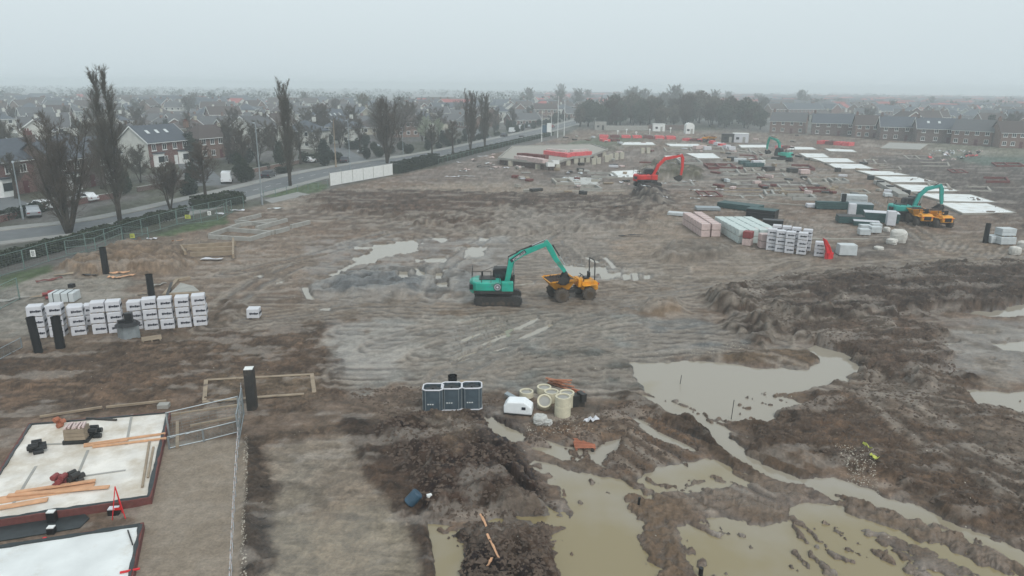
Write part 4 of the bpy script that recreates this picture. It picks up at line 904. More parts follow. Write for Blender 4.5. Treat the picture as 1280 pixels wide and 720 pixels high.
# hedges: straight runs of clipped leaf
def hedge(label, pts, w, h, dens=60, mt='leaf2', size=.13):
    mb = MB(); V = []; fs = []; P_ = [at(*p) for p in pts]
    for a, b in zip(P_[:-1], P_[1:]):
        L0 = dist(a, b); th = math.atan2(b[1]-a[1], b[0]-a[0]); c, s = math.cos(th), math.sin(th)
        mb.box(((a[0]+b[0])/2, (a[1]+b[1])/2, h*.42), (L0, w*.72, h*.84), th)
        for i in range(int(L0*dens)):
            u = random.random()*L0; bump_ = .12*math.sin(u*1.3)+.1*math.sin(u*3.1+1); q = random.random()
            if q < .45: v, z = random.uniform(-w/2, w/2), h+bump_
            else: v, z = random.choice((-1, 1))*(w/2+bump_*.5), random.uniform(.05, h+bump_)
            p = Vector((a[0]+c*u-s*v, a[1]+s*u+c*v, z+random.uniform(-.1, .1))); r = size*random.uniform(.7, 1.7)
            e = Vector((random.gauss(0, 1), random.gauss(0, 1), random.gauss(0, 1))).normalized(); f = e.orthogonal().normalized(); g_ = e.cross(f); o = len(V)
            V += [p+f*r, p+g_*r, p-f*r, p-g_*r, p+e*r*.6]; fs += [(o, o+1, o+4), (o+1, o+2, o+4), (o+2, o+3, o+4), (o+3, o, o+4)]
    mb.add([tuple(p) for p in V], fs); return tag(mb.build('hedge', M[mt]), label, 'hedge')
hedge('long dark hedge behind the left mesh fence', [(-120,372),(0,333),(60,317),(120,300),(190,280),(232,270)], 1.2, 1.25, 80)
hedge('short thick dark hedge by the foot of the tall lamp post', [(246,262),(300,253)], 3.0, 1.7, 130)
hedge('clipped dark hedge running on from the white hoarding', [(494,217),(520,211),(545,204)], 2.2, 2.2, 110, 'leaf')
hedge('low scrubby hedge between the road and the post fence', [(550,203),(600,190),(650,178),(690,169)], 1.4, 1.1, 60)
hedge('dark garden hedge behind the brick wall at far left', [(-30,284),(30,270),(64,262)], 1., 1.2, 90, 'leaf')
# ------------------------------------------------------------------ garden walls
def wall_run(label, pts, h, m, name='garden_wall', t=.25, cope=True):
    P_ = [at(*p) for p in pts]; r = thing(name, label, 'wall', (P_[0][0], P_[0][1], 0)); b = MB(); c_ = MB()
    for a, q in zip(P_[:-1], P_[1:]):
        L0 = dist(a, q); th = math.atan2(q[1]-a[1], q[0]-a[0]); mx, my = (a[0]+q[0])/2-P_[0][0], (a[1]+q[1])/2-P_[0][1]
        b.box((mx, my, h/2), (L0, t, h), th); c_.box((mx, my, h+.04), (L0, t+.08, .08), th)
    b.build('wall', M[m], r); c_.build('coping', M['conc'], r)
wall_run('low red brick garden wall in front of the red house at far left', [(-20,283),(40,268)], .9, 'red')
wall_run('low red brick garden wall behind the wide bare tree', [(62,263),(118,252),(150,247)], .9, 'red')
wall_run('low brick garden wall in front of the white gabled house', [(172,240),(238,228)], .8, 'dkbrick')
wall_run('grey garden wall across the road from the lone poplar', [(300,219),(380,203)], .8, 'brown')
wall_run('long low boundary wall at the foot of the tree belt', [(757,163),(810,163)], 2., 'conc')
wall_run('long brown boundary wall right of the small white cabin', [(810,162),(858,162)], 2., 'dkbrick')
# ------------------------------------------------------------------ fences
def mesh_fence(label, pts, h, posts_every=3.4, mt='gpost', wires=True, rails=(0.05, 1.), name='mesh_fence', dense_=.35, group=None):
    P_ = [at(*p) for p in pts]; r = thing(name, label, 'fence', (P_[0][0], P_[0][1], gz(*P_[0])), 0, group); x0, y0, z0 = r.location
    W0, W1 = [], []; rls = [MB() for _ in rails]
    for a, b in zip(P_[:-1], P_[1:]):
        L0 = dist(a, b); n = max(1, round(L0/posts_every))
        for k in range(n+1):
            if k == 0 and a is not P_[0]: continue
            x, y = a[0]+(b[0]-a[0])*k/n, a[1]+(b[1]-a[1])*k/n; z = gz(x, y)
            MB().box((x-x0, y-y0, z-z0+h/2-.1), (.07, .07, h+.25)).build('post', M[mt], r)
        for k in range(n):
            x, y = a[0]+(b[0]-a[0])*k/n, a[1]+(b[1]-a[1])*k/n; u, v = a[0]+(b[0]-a[0])*(k+1)/n, a[1]+(b[1]-a[1])*(k+1)/n; z, z2 = gz(x, y)-z0, gz(u, v)-z0
            for rl, f in zip(rls, rails): rl.tube([(x-x0, y-y0, z+h*f), (u-x0, v-y0, z2+h*f)], .028, 6)
            m = int(L0/n/dense_)
            for j in range(m):
                q = (j+.5)/m; p = (x+(u-x)*q-x0, y+(v-y)*q-y0, z+(z2-z)*q); W0.append((p[0], p[1], p[2]+.05)); W1.append((p[0], p[1], p[2]+h))
            for f in np.arange(.12, .99, .11): W0.append((x-x0, y-y0, z+h*f)); W1.append((u-x0, v-y0, z2+h*f))
    [rl.build('rail', M[mt], r) for rl in rls]
    if wires: wm_ = MB(); wm_.sticks(W0, W1, .006, .006); wm_.build('wire_mesh', M['mesh'], r)
    return r
mesh_fence('grey mesh fence running along the hedge at the left of the site', [(-60,362),(0,346),(31,337),(61,327),(108,314),(155,302)], 2.0)
mesh_fence('grey mesh fence behind the crossing barriers, up to the lamp post', [(155,302),(178,294),(222,281),(262,271),(305,262)], 2.0)
mesh_fence('pale green braced barrier in front of the left mesh fence', [(83,318),(120,314),(155,311),(186,300)], 1.5, 3.5, rails=(.05, .5, 1.), dense_=.5)
mesh_fence('pale green barrier with a yellow sign near the lamp post', [(221,281),(252,279),(272,276),(290,266)], 1.8, 3.0, rails=(.05, 1.), dense_=.5)
mesh_fence('leaning wire barrier at the far left of the gravel yard', [(-20,400),(0,388),(25,375)], 1.9, 3.5)
mesh_fence('post and wire fence between the road and the far site', [(548,206),(580,197),(620,187),(660,177),(690,170)], 1.4, 3.2, rails=(.95,), wires=False)
mesh_fence('chestnut post fence along the green verge', [(330,247),(372,240),(410,233)], 1.2, 2.4, rails=(.95,), wires=False)
def sign_board(label, px, zc, w, h, m, rz, glyph=True):
    x, y = at(*px); z = gz(x, y); r = thing('fence_sign', label, 'sign', (x, y, z), rz); MB().box((0, -.05, zc), (w, .03, h)).build('panel', M[m], r)
    g_ = MB(); g_.box((0, -.068, zc+h*.2), (w*.6, .006, h*.12)); g_.box((0, -.068, zc-h*.08), (w*.7, .006, h*.08)); g_.box((0, -.068, zc-h*.26), (w*.5, .006, h*.08)); g_.build('notice_print', M['print'], r)
sign_board('small white notice on the left mesh fence', (44,332), 1.3, .45, .7, 'white', .35)
sign_board('yellowish notice on the barrier near the left crossing', (167,307), 1., .5, .5, 'yg', .3)
sign_board('yellow notice on the barrier near the lamp post', (236,281), 1.1, .7, .5, 'yg', .1)
sign_board('small white notice on the barrier beside the yellow notice', (263,278), 1.2, .45, .55, 'white', .2)
# white hoarding of six boards
p0, p1 = at(413,233), at(491,219); L0 = dist(p0, p1); th = math.atan2(p1[1]-p0[1], p1[0]-p0[0])
hr_ = thing('site_hoarding', 'white hoarding of six plain boards between the verge and the hedge', 'hoarding', (p0[0], p0[1], 0), th)
for k in range(6): MB().box((L0*(k+.5)/6, 0, 1.25), (L0/6-.16, .05, 2.3)).build('board', M['white'], hr_)
for k in range(7): MB().box((L0*k/6, .06, 1.25), (.12, .12, 2.6)).build('post', M['conc'], hr_)
# ------------------------------------------------------------------ poles
def lamp(label, px, h, arm=1.2, r=.11, name='street_lamp', cat='street lamp', mt='galv', rz=2.2, group=None):
    x, y = at(*px); t = thing(name, label, cat, (x, y, gz(x, y)), rz, group)
    MB().tube([(0, 0, -.1), (0, 0, 1.6), (0, 0, 1.7), (0, 0, h)], [r*1.5, r*1.5, r, r*.55], 10).build('pole', M[mt], t, smooth=False)
    if arm:
        MB().tube([(0, 0, h-.05), (arm*.5, 0, h+.12), (arm, 0, h+.15)], r*.45, 8).build('arm', M[mt], t)
        hd = MB(); hd.box((arm+.3, 0, h+.15), (.75, .28, .14), top=.7); ho_ = hd.build('lamp_head', M[mt], t); MB().box((arm+.3, 0, h+.07), (.55, .2, .03)).build('lamp_glass', M['lampg'], ho_)
    return t
lamp('tall grey lamp post beside the concrete apron', (328,256), 12.2, .6)
lamp('tall pole in front of the house with three roof windows, left one', (420,209), 10.5, 0, .14, 'telegraph_pole', 'pole', 'timber2')
lamp('lamp post just right of the pole at the driveway', (438,214), 10.5, .7)
lamp('thin dark lamp post behind the hedge', (504,193), 7, .6, .08)
for px, py, h_, l_ in ((677,177,10,'first pale pole'), (689,170,9,'second pale pole'), (697,172,15,'tallest pale pole'), (705,170,14,'last pale pole')): lamp(l_+' of the thin pole group near the road bend', (px, py), h_, 0, .11, 'flag_pole', 'pole', 'white', group='thin poles at the bend')
lamp('lamp post with dark column in front of the red brick house', (29,274), 7.5, .8, .1)
lamp('dark pole standing against the cluster of upright trees', (655,176), 7, .5, .08)
x, y = at(686,170); s_ = thing('site_sign', 'tall white sign board beside the road bend', 'sign', (x, y, 0), .3); MB().box((0, 0, 3), (1.6, .15, 3.6)).build('panel', M['white'], s_); MB().box((-1.9, 0, 2.6), (1.9, .12, 2.8)).build('dark_panel', M['blue'], s_)
for q in (-2.7, -.9, .7): MB().box((q, .12, 1.5), (.12, .12, 3.2)).build('post', M['galv'], s_)
# ------------------------------------------------------------------ parked vehicles
def car_parts(t, paint, kind='car'):
    if kind == 'car':
        body = [(-2.1, .35), (-2.1, .85), (-1.9, .95), (-1.25, .98), (1.05, .95), (1.85, .82), (2.1, .65), (2.1, .35)]; top = [(-1.75, .94), (-1.25, 1.42), (.35, 1.45), (1.1, .94)]; W = .86; wx = 1.3
    else:
        body = [(-2.6, .4), (-2.6, 1.1), (1.3, 1.1), (2.3, 1.), (2.55, .75), (2.55, .4)]; top = [(-2.6, 1.08), (-2.58, 2.1), (.9, 2.12), (1.55, 1.08)]; W = .95; wx = 1.6
    b = MB(); b.prism(body, -W, W); b.build('body', paint, t, bevel=.06); c = MB(); c.prism(top, -W*.88, W*.88); c.build('cabin', paint, t, bevel=.05)
    g_ = MB()
    for s in (-1, 1):
        if kind == 'car': g_.prism([(-1.4, 1.), (-1.15, 1.34), (.28, 1.36), (.8, 1.)], s*W*.885-.01, s*W*.885+.01)
        else: g_.prism([(.2, 1.2), (.2, 1.95), (.85, 1.95), (1.25, 1.2)], s*W*.885-.01, s*W*.885+.01)
    a, b_ = top[3], top[2]; g_.add([(a[0]+.02, -W*.75, a[1]+.06), (a[0]+.02, W*.75, a[1]+.06), (b_[0]+.04, W*.72, b_[1]-.05), (b_[0]+.04, -W*.72, b_[1]-.05)], [(0, 1, 2, 3)]); g_.build('windows', M['glass'], t)
    for sx in (-1, 1):
        for sy in (-1, 1):
            wh = MB(); wh.tube([(sx*wx, sy*(W-.18), .33), (sx*wx, sy*(W+.02), .33)], .33, 16); wo = wh.build('wheel', M['tyre'], t)
            MB().tube([(sx*wx, sy*(W+.02), .33), (sx*wx, sy*(W+.035), .33)], .19, 12).build('rim', M['cars'], wo)
            l_ = MB(); l_.box((sx*(2.09 if kind == 'car' else 2.57), sy*W*.72, .72), (.06, .3, .16)); l_.build('headlight' if sx > 0 else 'tail_light', M['lampg'] if sx > 0 else M['carr'], t)
PC = {}
def car(label, px, paint='carw', kind='car', rz=0., group=None):
    x, y = at(*px); th = near_road(x, y)+rz; key = (paint, kind)
    if key not in PC: t = thing('parked_van' if kind == 'van' else 'parked_car', label, kind, (x, y, .02), th, group); car_parts(t, M[paint], kind); PC[key] = learn(t); return t
    t = dup(PC[key], (x, y, .02), th, label); t['group'] = group or 'parked'; 
    if not group: del t['group']
    return t
car('white van parked by the side street opposite the tall lamp post', (284,228), 'carw', 'van', 0.5)
car('white car on the drive of the red brick house at far left', (52,262), 'carw', 'car', 1.4)
car('silver car beside the white car on the far left drive', (42,270), 'cars', 'car', 1.5)
car('white car behind the stems of the wide bare tree', (106,252), 'carw', 'car', 1.5)
car('dark car waiting at the kerb right of the tall lamp post', (336,222), 'card', 'car', .2)
car('white car under the shrubs left of the tall driveway pole', (386,203), 'carw', 'car', 1.3)
car('dark car on the driveway between the two tall poles', (431,203), 'card', 'car', .5)
car('white car in the garden drive behind the hoarding', (455,192), 'carw', 'car', 1.2)
car('silver car beyond the hedge in front of the pale house', (470,187), 'cars', 'car', 1.)
car('dark car parked just before the white vans', (630,171), 'card', 'car', 0)
car('white van first in the line past the upright trees', (640,166), 'carw', 'van', .1)
car('white van second in the line past the upright trees', (652,162), 'carw', 'van', .1)
car('silver car behind the line of white vans', (663,160), 'cars', 'car', 0)
car('small red car far along the road', (690,160), 'carr', 'car', 0)
# ------------------------------------------------------------------ site machines
def limb(pts, th, wd, y=0):
    "box-section arm: side profile thickened along a polyline (x,z) with thickness list"
    up, dn = [], []
    for i, p in enumerate(pts):
        a = pts[max(i-1, 0)]; b = pts[min(i+1, len(pts)-1)]; dx, dz = b[0]-a[0], b[1]-a[1]; l = math.hypot(dx, dz); n = (-dz/l, dx/l)
        up.append((p[0]+n[0]*th[i]/2, p[1]+n[1]*th[i]/2)); dn.append((p[0]-n[0]*th[i]/2, p[1]-n[1]*th[i]/2))
    m = MB(); n = len(pts)
    vs = [(x, y-wd/2, z) for x, z in up+dn]+[(x, y+wd/2, z) for x, z in up+dn]; fs = []
    for i in range(n-1):
        fs += [(i, i+1, n+i+1, n+i), (2*n+i, 3*n+i, 3*n+i+1, 2*n+i+1), (i, 2*n+i, 2*n+i+1, i+1), (n+i, n+i+1, 3*n+i+1, 3*n+i)]
    fs += [(0, n, 3*n, 2*n), (n-1, 3*n-1, 4*n-1, 2*n-1)]
    return m.add(vs, fs)
def cylinder_ram(t, a, b, r=.07, y=0, mt='dk'):
    a = Vector((a[0], y, a[1])); b = Vector((b[0], y, b[1])); c = a.lerp(b, .55)
    o = MB().tube([a, c], r, 10).build('ram', M[mt], t); MB().tube([c, b], r*.55, 8).build('rod', M['chrome'], o)
def text_mesh(s, size, m, parent, loc, rot):
    cu = bpy.data.curves.new('t', 'FONT'); cu.body = s; cu.size = size; cu.extrude = .004; cu.align_x = 'CENTER'; cu.align_y = 'CENTER'
    o = bpy.data.objects.new('t', cu); COL.objects.link(o); bpy.context.view_layer.update()
    me = bpy.data.meshes.new_from_object(o); bpy.data.objects.remove(o); me.name = 'lettering'; me.materials.clear(); me.materials.append(m)
    n = bpy.data.objects.new('lettering', me); COL.objects.link(n); n.parent = parent; n.location = loc; n.rotation_euler = rot; return n
def excavator(label, xy, rz, paint, boom, dip, bucket_at, swing=0., s=1., rails=True, logo=True, yel=False, buried=0.):
    x, y = xy; t = thing('excavator', label, 'excavator', (x, y, gz(x, y)-.02-buried), rz); t.scale = (s,)*3; pm = M[paint]
    # crawler tracks
    c_, s_ = math.cos(-swing), math.sin(-swing)
    for sy in (-1, 1):
        pr = []; L2, r = 1.62, .40
        for k in range(9): a = math.pi/2+math.pi*k/8; pr.append((-L2+r*math.cos(a), .42+r*math.sin(a)))
        for k in range(9): a = -math.pi/2+math.pi*k/8; pr.append((L2+r*math.cos(a), .42+r*math.sin(a)))
        tr = MB(); tr.prism(pr, sy*1.05-.28, sy*1.05+.28)
        n = 44; per = 4*L2+2*math.pi*r
        for k in range(n):                                              # grousers
            q = per*k/n
            if q < 2*L2: p = (-L2+q, .42+r+.02, 0)
            elif q < 2*L2+math.pi*r: a = math.pi/2-(q-2*L2)/r; p = (L2+(r+.02)*math.cos(a), .42+(r+.02)*math.sin(a), math.pi/2-a)
            elif q < 4*L2+math.pi*r: p = (L2-(q-2*L2-math.pi*r), .42-r-.02, 0)
            else: a = -math.pi/2-(q-4*L2-math.pi*r)/r; p = (-L2+(r+.02)*math.cos(a), .42+(r+.02)*math.sin(a), math.pi/2-a)
            tr.box((p[0], sy*1.05, p[1]), (.07, .58, .07), 0, 0, p[2])
        o = tr.build('crawler_track', M['dk'], t)
        for k in range(7):
            wx = -1.35+k*.45; MB().tube([(wx, sy*1.34, .27), (wx, sy*1.37, .27)], .14, 12).build('track_roller', M['tyre'], o)
        for sx in (-1, 1): MB().tube([(sx*L2, sy*1.33, .42), (sx*L2, sy*1.38, .42)], .3, 14).build('sprocket', M['dk'], o)
    MB().box((0, 0, .62), (2.2, 1.7, .45)).cyl((0, 0, .8), .62, .28, 20).build('undercarriage', M['dk'], t)
    up = bpy.data.objects.new('upper_body', bpy.data.meshes.new('upper_body')); bpy.data.objects.remove(up)
    # body: deck, engine bay with rounded tail, side tank
    body = MB(); pl = []
    for k in range(9): a = math.pi/2+math.pi*k/8; pl.append((-1.55+.95*math.cos(a)*.9, 1.22*math.sin(a)))
    pl += [(1.25, -1.22), (1.25, 1.22)]
    body.slab(pl, 1.08, 1.32); bo = body.build('deck', M['dk'], t)
    eb = MB(); pe = pl[:9]+[(.25, -1.22), (.25, 1.22)]; eb.slab([(a*1.005, b*1.005) for a, b in pe], 1.30, 2.08); eo = eb.build('engine_cover', pm, t, bevel=.12)
    tk = MB(); tk.box((.78, -.92, 1.68), (1., .62, .8)); tk.build('fuel_tank', pm, t, bevel=.05)
    cw = MB(); cw.slab([(a*1.015, b*.97) for a, b in pl[1:8]], 1.02, 2.0); cw.build('counterweight', pm, t, bevel=.08)
    MB().box((-2.28, -.55, 1.62), (.3, .9, .42)).build('rear_grille', M['black'], t); MB().box((-.9, .2, 2.13), (1.4, 1.1, .12)).build('engine_hood', M['dk'], t)
    MB().cyl((-1.35, .55, 2.1), .07, .5, 10).build('exhaust', M['black'], t)
    # cab on the far side
    cb = MB(); cb.prism([(-.45, 1.3), (-.45, 2.72), (-.3, 2.86), (.85, 2.86), (1.12, 2.62), (1.35, 1.75), (1.3, 1.3)], .25, 1.2); co = cb.build('cab', M['black'], t, bevel=.05)
    for yy in (.235, 1.215):
        MB().prism([(-.32, 1.95), (-.32, 2.66), (.3, 2.7), (.3, 1.95)], yy-.01, yy+.01).build('side_window', M['glass'], co); MB().prism([(.4, 1.7), (.4, 2.7), (.88, 2.7), (1.06, 2.5), (1.2, 1.75)], yy-.01, yy+.01).build('door_window', M['glass'], co)
    MB().add([(1.14, .35, 2.6), (1.14, 1.1, 2.6), (1.37, 1.1, 1.8), (1.37, .35, 1.8)], [(0, 1, 2, 3)]).build('windscreen', M['glass'], co); MB().box((.25, .72, 2.9), (1.2, .86, .06)).build('cab_roof', M['dk'], co)
    if rails:
        rl = MB()
        for (xa, ya) in ((-2.2, -1.1), (-.6, -1.15), (-2.2, 1.1), (-1.4, -1.15), (.1, -1.15)): rl.tube([(xa, ya, 2.05), (xa, ya, 3.05 if xa < .0 else 2.6)], .025, 6)
        for z in (2.55, 3.03): rl.tube([(-.6, -1.15, z), (-2.2, -1.1, z), (-2.2, 1.1, z)], .025, 6)
        rl.tube([(-1.4, -1.15, 3.03), (-.1, -.2, 3.3)], .02, 6); rl.build('handrail', M['dk'], t)
    # boom, dipper, bucket
    n = len(boom); th = [.42]+[.52 if i in (1, 2) else .5 for i in range(1, n-1)]+[.34]
    bo_ = limb(boom, th, .42).build('boom', pm, t, bevel=.03)
    dp = limb(dip, [.34, .5, .42, .3], .34).build('dipper', pm, t, bevel=.03)
    kx = boom[0][0]
    for yy in (-.34, .34): cylinder_ram(t, (kx+.55, 1.15), (boom[1][0]+.25, boom[1][1]-.05), .085, yy)
    b1, b2 = boom[n-2], boom[n-1]
    cylinder_ram(t, (boom[1][0]*.55+b1[0]*.45, boom[1][1]*.55+b1[1]*.45+.4), (dip[0][0]-.02, dip[0][1]+.06), .08)
    d0, d3 = dip[0], dip[-1]; dd = (d3[0]-d0[0], d3[1]-d0[1]); l = math.hypot(*dd); nx, nz = -dd[1]/l, dd[0]/l
    cylinder_ram(t, (d0[0]+dd[0]*.2+nx*.33, d0[1]+dd[1]*.2+nz*.33), (d0[0]+dd[0]*.85+nx*.3, d0[1]+dd[1]*.85+nz*.3), .065)
    b_a, b_b = boom[1], boom[-1]
    for yy in (-.12, .12): MB().tube([(kx, yy, boom[0][1]+.5), (b_a[0]-.28, yy, b_a[1]+.3), ((b_a[0]+b_b[0])/2, yy, (b_a[1]+b_b[1])/2+.42), (b_b[0]-.2, yy, b_b[1]+.3)], .03, 6).build('hydraulic_hose', M['black'], t)
    bx, bz, ba = bucket_at; bk = MB(); prof = [(.0, .0), (.18, -.25), (.2, -.6), (0, -.95), (-.35, -1.05), (-.72, -.9), (-.95, -.62), (-.8, -.72), (-.4, -.86), (-.08, -.75), (.05, -.5), (.02, -.25), (-.2, -.1)]
    ca, sa = math.cos(ba), math.sin(ba); rp = [(bx+a*ca-b*sa, bz+a*sa+b*ca) for a, b in prof]
    # curved shell plus two closed cheeks
    m = 7
    for i in range(1, m-1):
        q = [rp[i], rp[i+1]]; ii = [rp[12-i], rp[12-i-1]] if i < 6 else [rp[6], rp[6]]
        bk.prism([q[0], q[1], ii[1], ii[0]], -.5, .5)
    for yy in (-.5, .46): bk.prism(rp[0:7]+[rp[12]], yy, yy+.04)
    for k in range(5):
        yy = -.45+k*.225; tx, tz = rp[6]; bk.box((tx, yy, tz), (.2, .07, .07), 0, 0, -ba+.6)
    bk.build('bucket', M['dk'], t)
    if logo:
        x1, z1 = boom[1]; x2, z2 = boom[2]; a = math.atan2(z2-z1, x2-x1); cx, cz = x1*.36+x2*.64, z1*.36+z2*.64
        MB().box((cx, -.218, cz), (1.55, .008, .3), 0, 0, -a).build('boom_decal', M['print'], t); text_mesh('KOBELCO', .27, M['white'], t, (cx+.08, -.228, cz), (math.pi/2, -a, 0))
        ring = MB(); 
        def disc(r, d, mi): ring.tube([(-.05, -1.232-d, 1.68), (-.05, -1.24-d, 1.68)], r, 24, mi)
        disc(.34, 0, 0); disc(.26, .008, 1); disc(.2, .016, 0); ring.add([(-.05-.13, -1.262, 1.68), (-.05, -1.262, 1.55), (-.05+.13, -1.262, 1.68), (-.05, -1.262, 1.81)], [(0, 1, 2, 3)], 1); ring.build('emblem', [M['print'], M['wrap']], t)
        MB().box((-.75, -1.235, 1.75), (.5, .012, .14)).build('model_plate', M['tealw'], t)
    return t
def dumper(label, xy, rz, paint='yel', load=True, tilt=0., rops=True, s=1.):
    x, y = xy; t = thing('site_dumper', label, 'dumper', (x, y, gz(x, y)-.03), rz); t.scale = (s,)*3
    for wx, wr in ((-1.25, .64), (1.3, .6)):
        for sy in (-1, 1):
            w_ = MB(); pts = [(.0, .85), (.05, .97), (.14, 1.), (.36, 1.), (.45, .97), (.5, .85)]; V = [];
            yy = [sy*(.72+a) for a, _ in pts]; w_.tube([(wx, q, wr) for q in yy], [wr*b for _, b in pts], 22)
            for k in range(22):
                a = 2*math.pi*k/22; w_.box((wx+math.cos(a)*wr*1.0, sy*(.86 if k % 2 else 1.08), wr+math.sin(a)*wr*1.0), (.08, .24, .12), 0, 0, -a)
            o = w_.build('wheel', M['tyre'], t); h = MB(); h.tube([(wx, sy*1.20, wr), (wx, sy*1.235, wr)], wr*.5, 16); h.tube([(wx, sy*1.23, wr), (wx, sy*1.27, wr)], wr*.2, 10); h.build('rim', M['rim'], o)
    MB().box((-.2, 0, .8), (2.6, .8, .3)).box((-1.25, 0, .64), (.25, 1.6, .2)).box((1.3, 0, .62), (.25, 1.6, .2)).build('chassis', M['dk'], t)
    # hopper: open tub, lip forward (-x)
    fl = [(-1.5, 1.0), (-.35, .95)]; hp = MB()
    bot = [(-1.75, -.62, 1.12), (-.45, -.62, 1.02), (-.45, .62, 1.02), (-1.75, .62, 1.12)]; top = [(-2.45, -1.12, 1.92), (.05, -1.12, 2.06), (.05, 1.12, 2.06), (-2.45, 1.12, 1.92)]
    ti = [(-2.36, -1.05, 1.93), (-.03, -1.05, 2.07), (-.03, 1.05, 2.07), (-2.36, 1.05, 1.93)]; bi = [(-1.7, -.56, 1.2), (-.5, -.56, 1.1), (-.5, .56, 1.1), (-1.7, .56, 1.2)]
    hp.add(bot+top+ti+bi, [(3, 2, 1, 0), (0, 1, 5, 4), (1, 2, 6, 5), (2, 3, 7, 6), (3, 0, 4, 7), (4, 5, 9, 8), (5, 6, 10, 9), (6, 7, 11, 10), (7, 4, 8, 11), (8, 9, 13, 12), (9, 10, 14, 13), (10, 11, 15, 14), (11, 8, 12, 15), (12, 13, 14, 15)])
    ho = hp.build('hopper', M[paint], t)
    MB().box((-1.1, -1.14, 1.93), (2.3, .06, .1)).box((-1.1, 1.14, 1.93), (2.3, .06, .1)).build('hopper_rim', M[paint], ho)
    if load:
        n = 14; V = []
        for i in range(n):
            for j in range(n):
                u, v = i/(n-1), j/(n-1); e = min(u, 1-u, v, 1-v)*4; V.append((-2.33+2.28*u, -1.03+2.06*v, 1.86+.12*u+min(1, e)*(.12+.16*random.random())))
        q = MB().add(V, [(i*n+j, (i+1)*n+j, (i+1)*n+j+1, i*n+j+1) for i in range(n-1) for j in range(n-1)]); q.build('soil_load', M['soil'], ho)
    bd = MB(); bd.prism([(.75, .9), (.75, 1.55), (.95, 1.72), (2.0, 1.72), (2.25, 1.5), (2.3, .85), (1.9, .75)], -.72, .72); bd.build('engine_body', M[paint], t, bevel=.08)
    MB().box((2.31, 0, 1.2), (.06, .9, .5)).build('rear_grille', M['black'], t)
    for sy in (-1, 1): 
        MB().prism([(.75, 1.25), (.85, 1.4), (1.9, 1.42), (2.1, 1.2), (2.0, 1.15), (.95, 1.2)], sy*.72-.02 if sy < 0 else .7, sy*.72+.3 if sy > 0 else -.7).build('mudguard', M[paint], t) if False else MB().box((1.35, sy*.92, 1.38), (1.35, .42, .07)).build('mudguard', M[paint], t, bevel=.02)
        MB().box((2.33, sy*.6, 1.35), (.05, .16, .12)).build('rear_light', M['redpl'], t)
    MB().box((.62, 0, 1.5), (.35, 1.1, .75)).build('scuttle', M[paint], t, bevel=.04)
    st = MB(); st.box((1.35, 0, 1.85), (.5, .55, .14)); st.box((1.62, 0, 2.12), (.12, .52, .5)); st.build('seat', M['black'], t, bevel=.03)
    MB().tube([(.75, 0, 1.85), (.9, 0, 2.15)], .03, 8).tube([(.9-.02, 0, 2.13), (.92, 0, 2.19)], .2, 14).build('steering_wheel', M['black'], t)
    if rops: MB().tube([(1.95, -.62, 1.6), (1.9, -.62, 3.3), (1.87, -.48, 3.5), (1.87, .48, 3.5), (1.9, .62, 3.3), (1.95, .62, 1.6)], .055, 8).build('roll_bar', M['dk'], t)
    [MB().tube([(-.5, s_, .9), (.1, s_*1.3, 1.15), (.75, s_, 1.)], .03, 6).build('hydraulic_hose', M['black'], t) for s_ in (-.3, .3)]
    MB().tube([(.9, -.62, 1.6), (.9, -.62, 2.2)], .04, 8).build('exhaust', M['dk'], t)
    return t
ep = at(623,379)
excavator('teal crawler excavator in the middle of the site, loading the muddy yellow dumper', (ep[0]-.05, ep[1]+.3), .03, 'teal', [(.75, 1.75), (1.15, 3.75), (2.0, 4.35), (4.15, 5.2)], [(4.0, 5.45), (4.35, 4.9), (4.9, 3.9), (5.75, 2.75)], (5.75, 2.75, .35))
dp_ = at(712,375); dumper('yellow dumper with raised roll bar, its hopper full of soil under the excavator arm', (dp_[0]+.15, dp_[1]+.55), .3)
rp_ = at(797,238); excavator('red excavator standing behind the black spoil heap, its arm arched to the right', (rp_[0]+2.2, rp_[1]+2.5), .12, 'redp', [(.8, 1.75), (1.6, 3.5), (2.7, 4.6), (5.4, 5.1)], [(5.4, 5.3), (5.7, 4.7), (5.75, 3.2), (5.6, 1.9)], (5.6, 1.9, -.2), rails=True, logo=False, s=1.12)
fp_ = at(979,202); excavator('distant teal excavator on the haul road with its arm pointing away', (fp_[0], fp_[1]+1), 2.0, 'teal', [(.8, 1.75), (1.4, 3.9), (2.1, 4.5), (4.2, 4.9)], [(4.2, 5.1), (4.6, 4.5), (4.9, 3.2), (4.9, 2.2)], (4.9, 2.2, -.1), logo=False, s=1.15)
tp_ = at(1137,277); excavator('teal excavator by the white slabs, loading two yellow dumpers parked before it', (tp_[0], tp_[1]+1.2), -.12, 'tealw', [(.8, 1.75), (1.3, 3.4), (2.1, 4.3), (3.7, 4.75)], [(3.7, 4.95), (4.0, 4.3), (4.15, 3.1), (4.3, 2.3)], (4.3, 2.3, 0.), logo=False, s=1.05)
for px, l_, r_ in (((1162,285), 'yellow dumper seen from behind, nearer the teal excavator by the slabs', 1.45), ((1184,287), 'yellow dumper seen from behind, right hand one of the parked pair', 1.62)):
    q = at(*px); dumper(l_, (q[0], q[1]+2.6), r_+math.pi, load=True, rops=False)
q = at(1150,280); 
q = at(886,178); dumper('small orange dumper far off near the grey cabin at the end of the site', q, 2.5, rops=False)

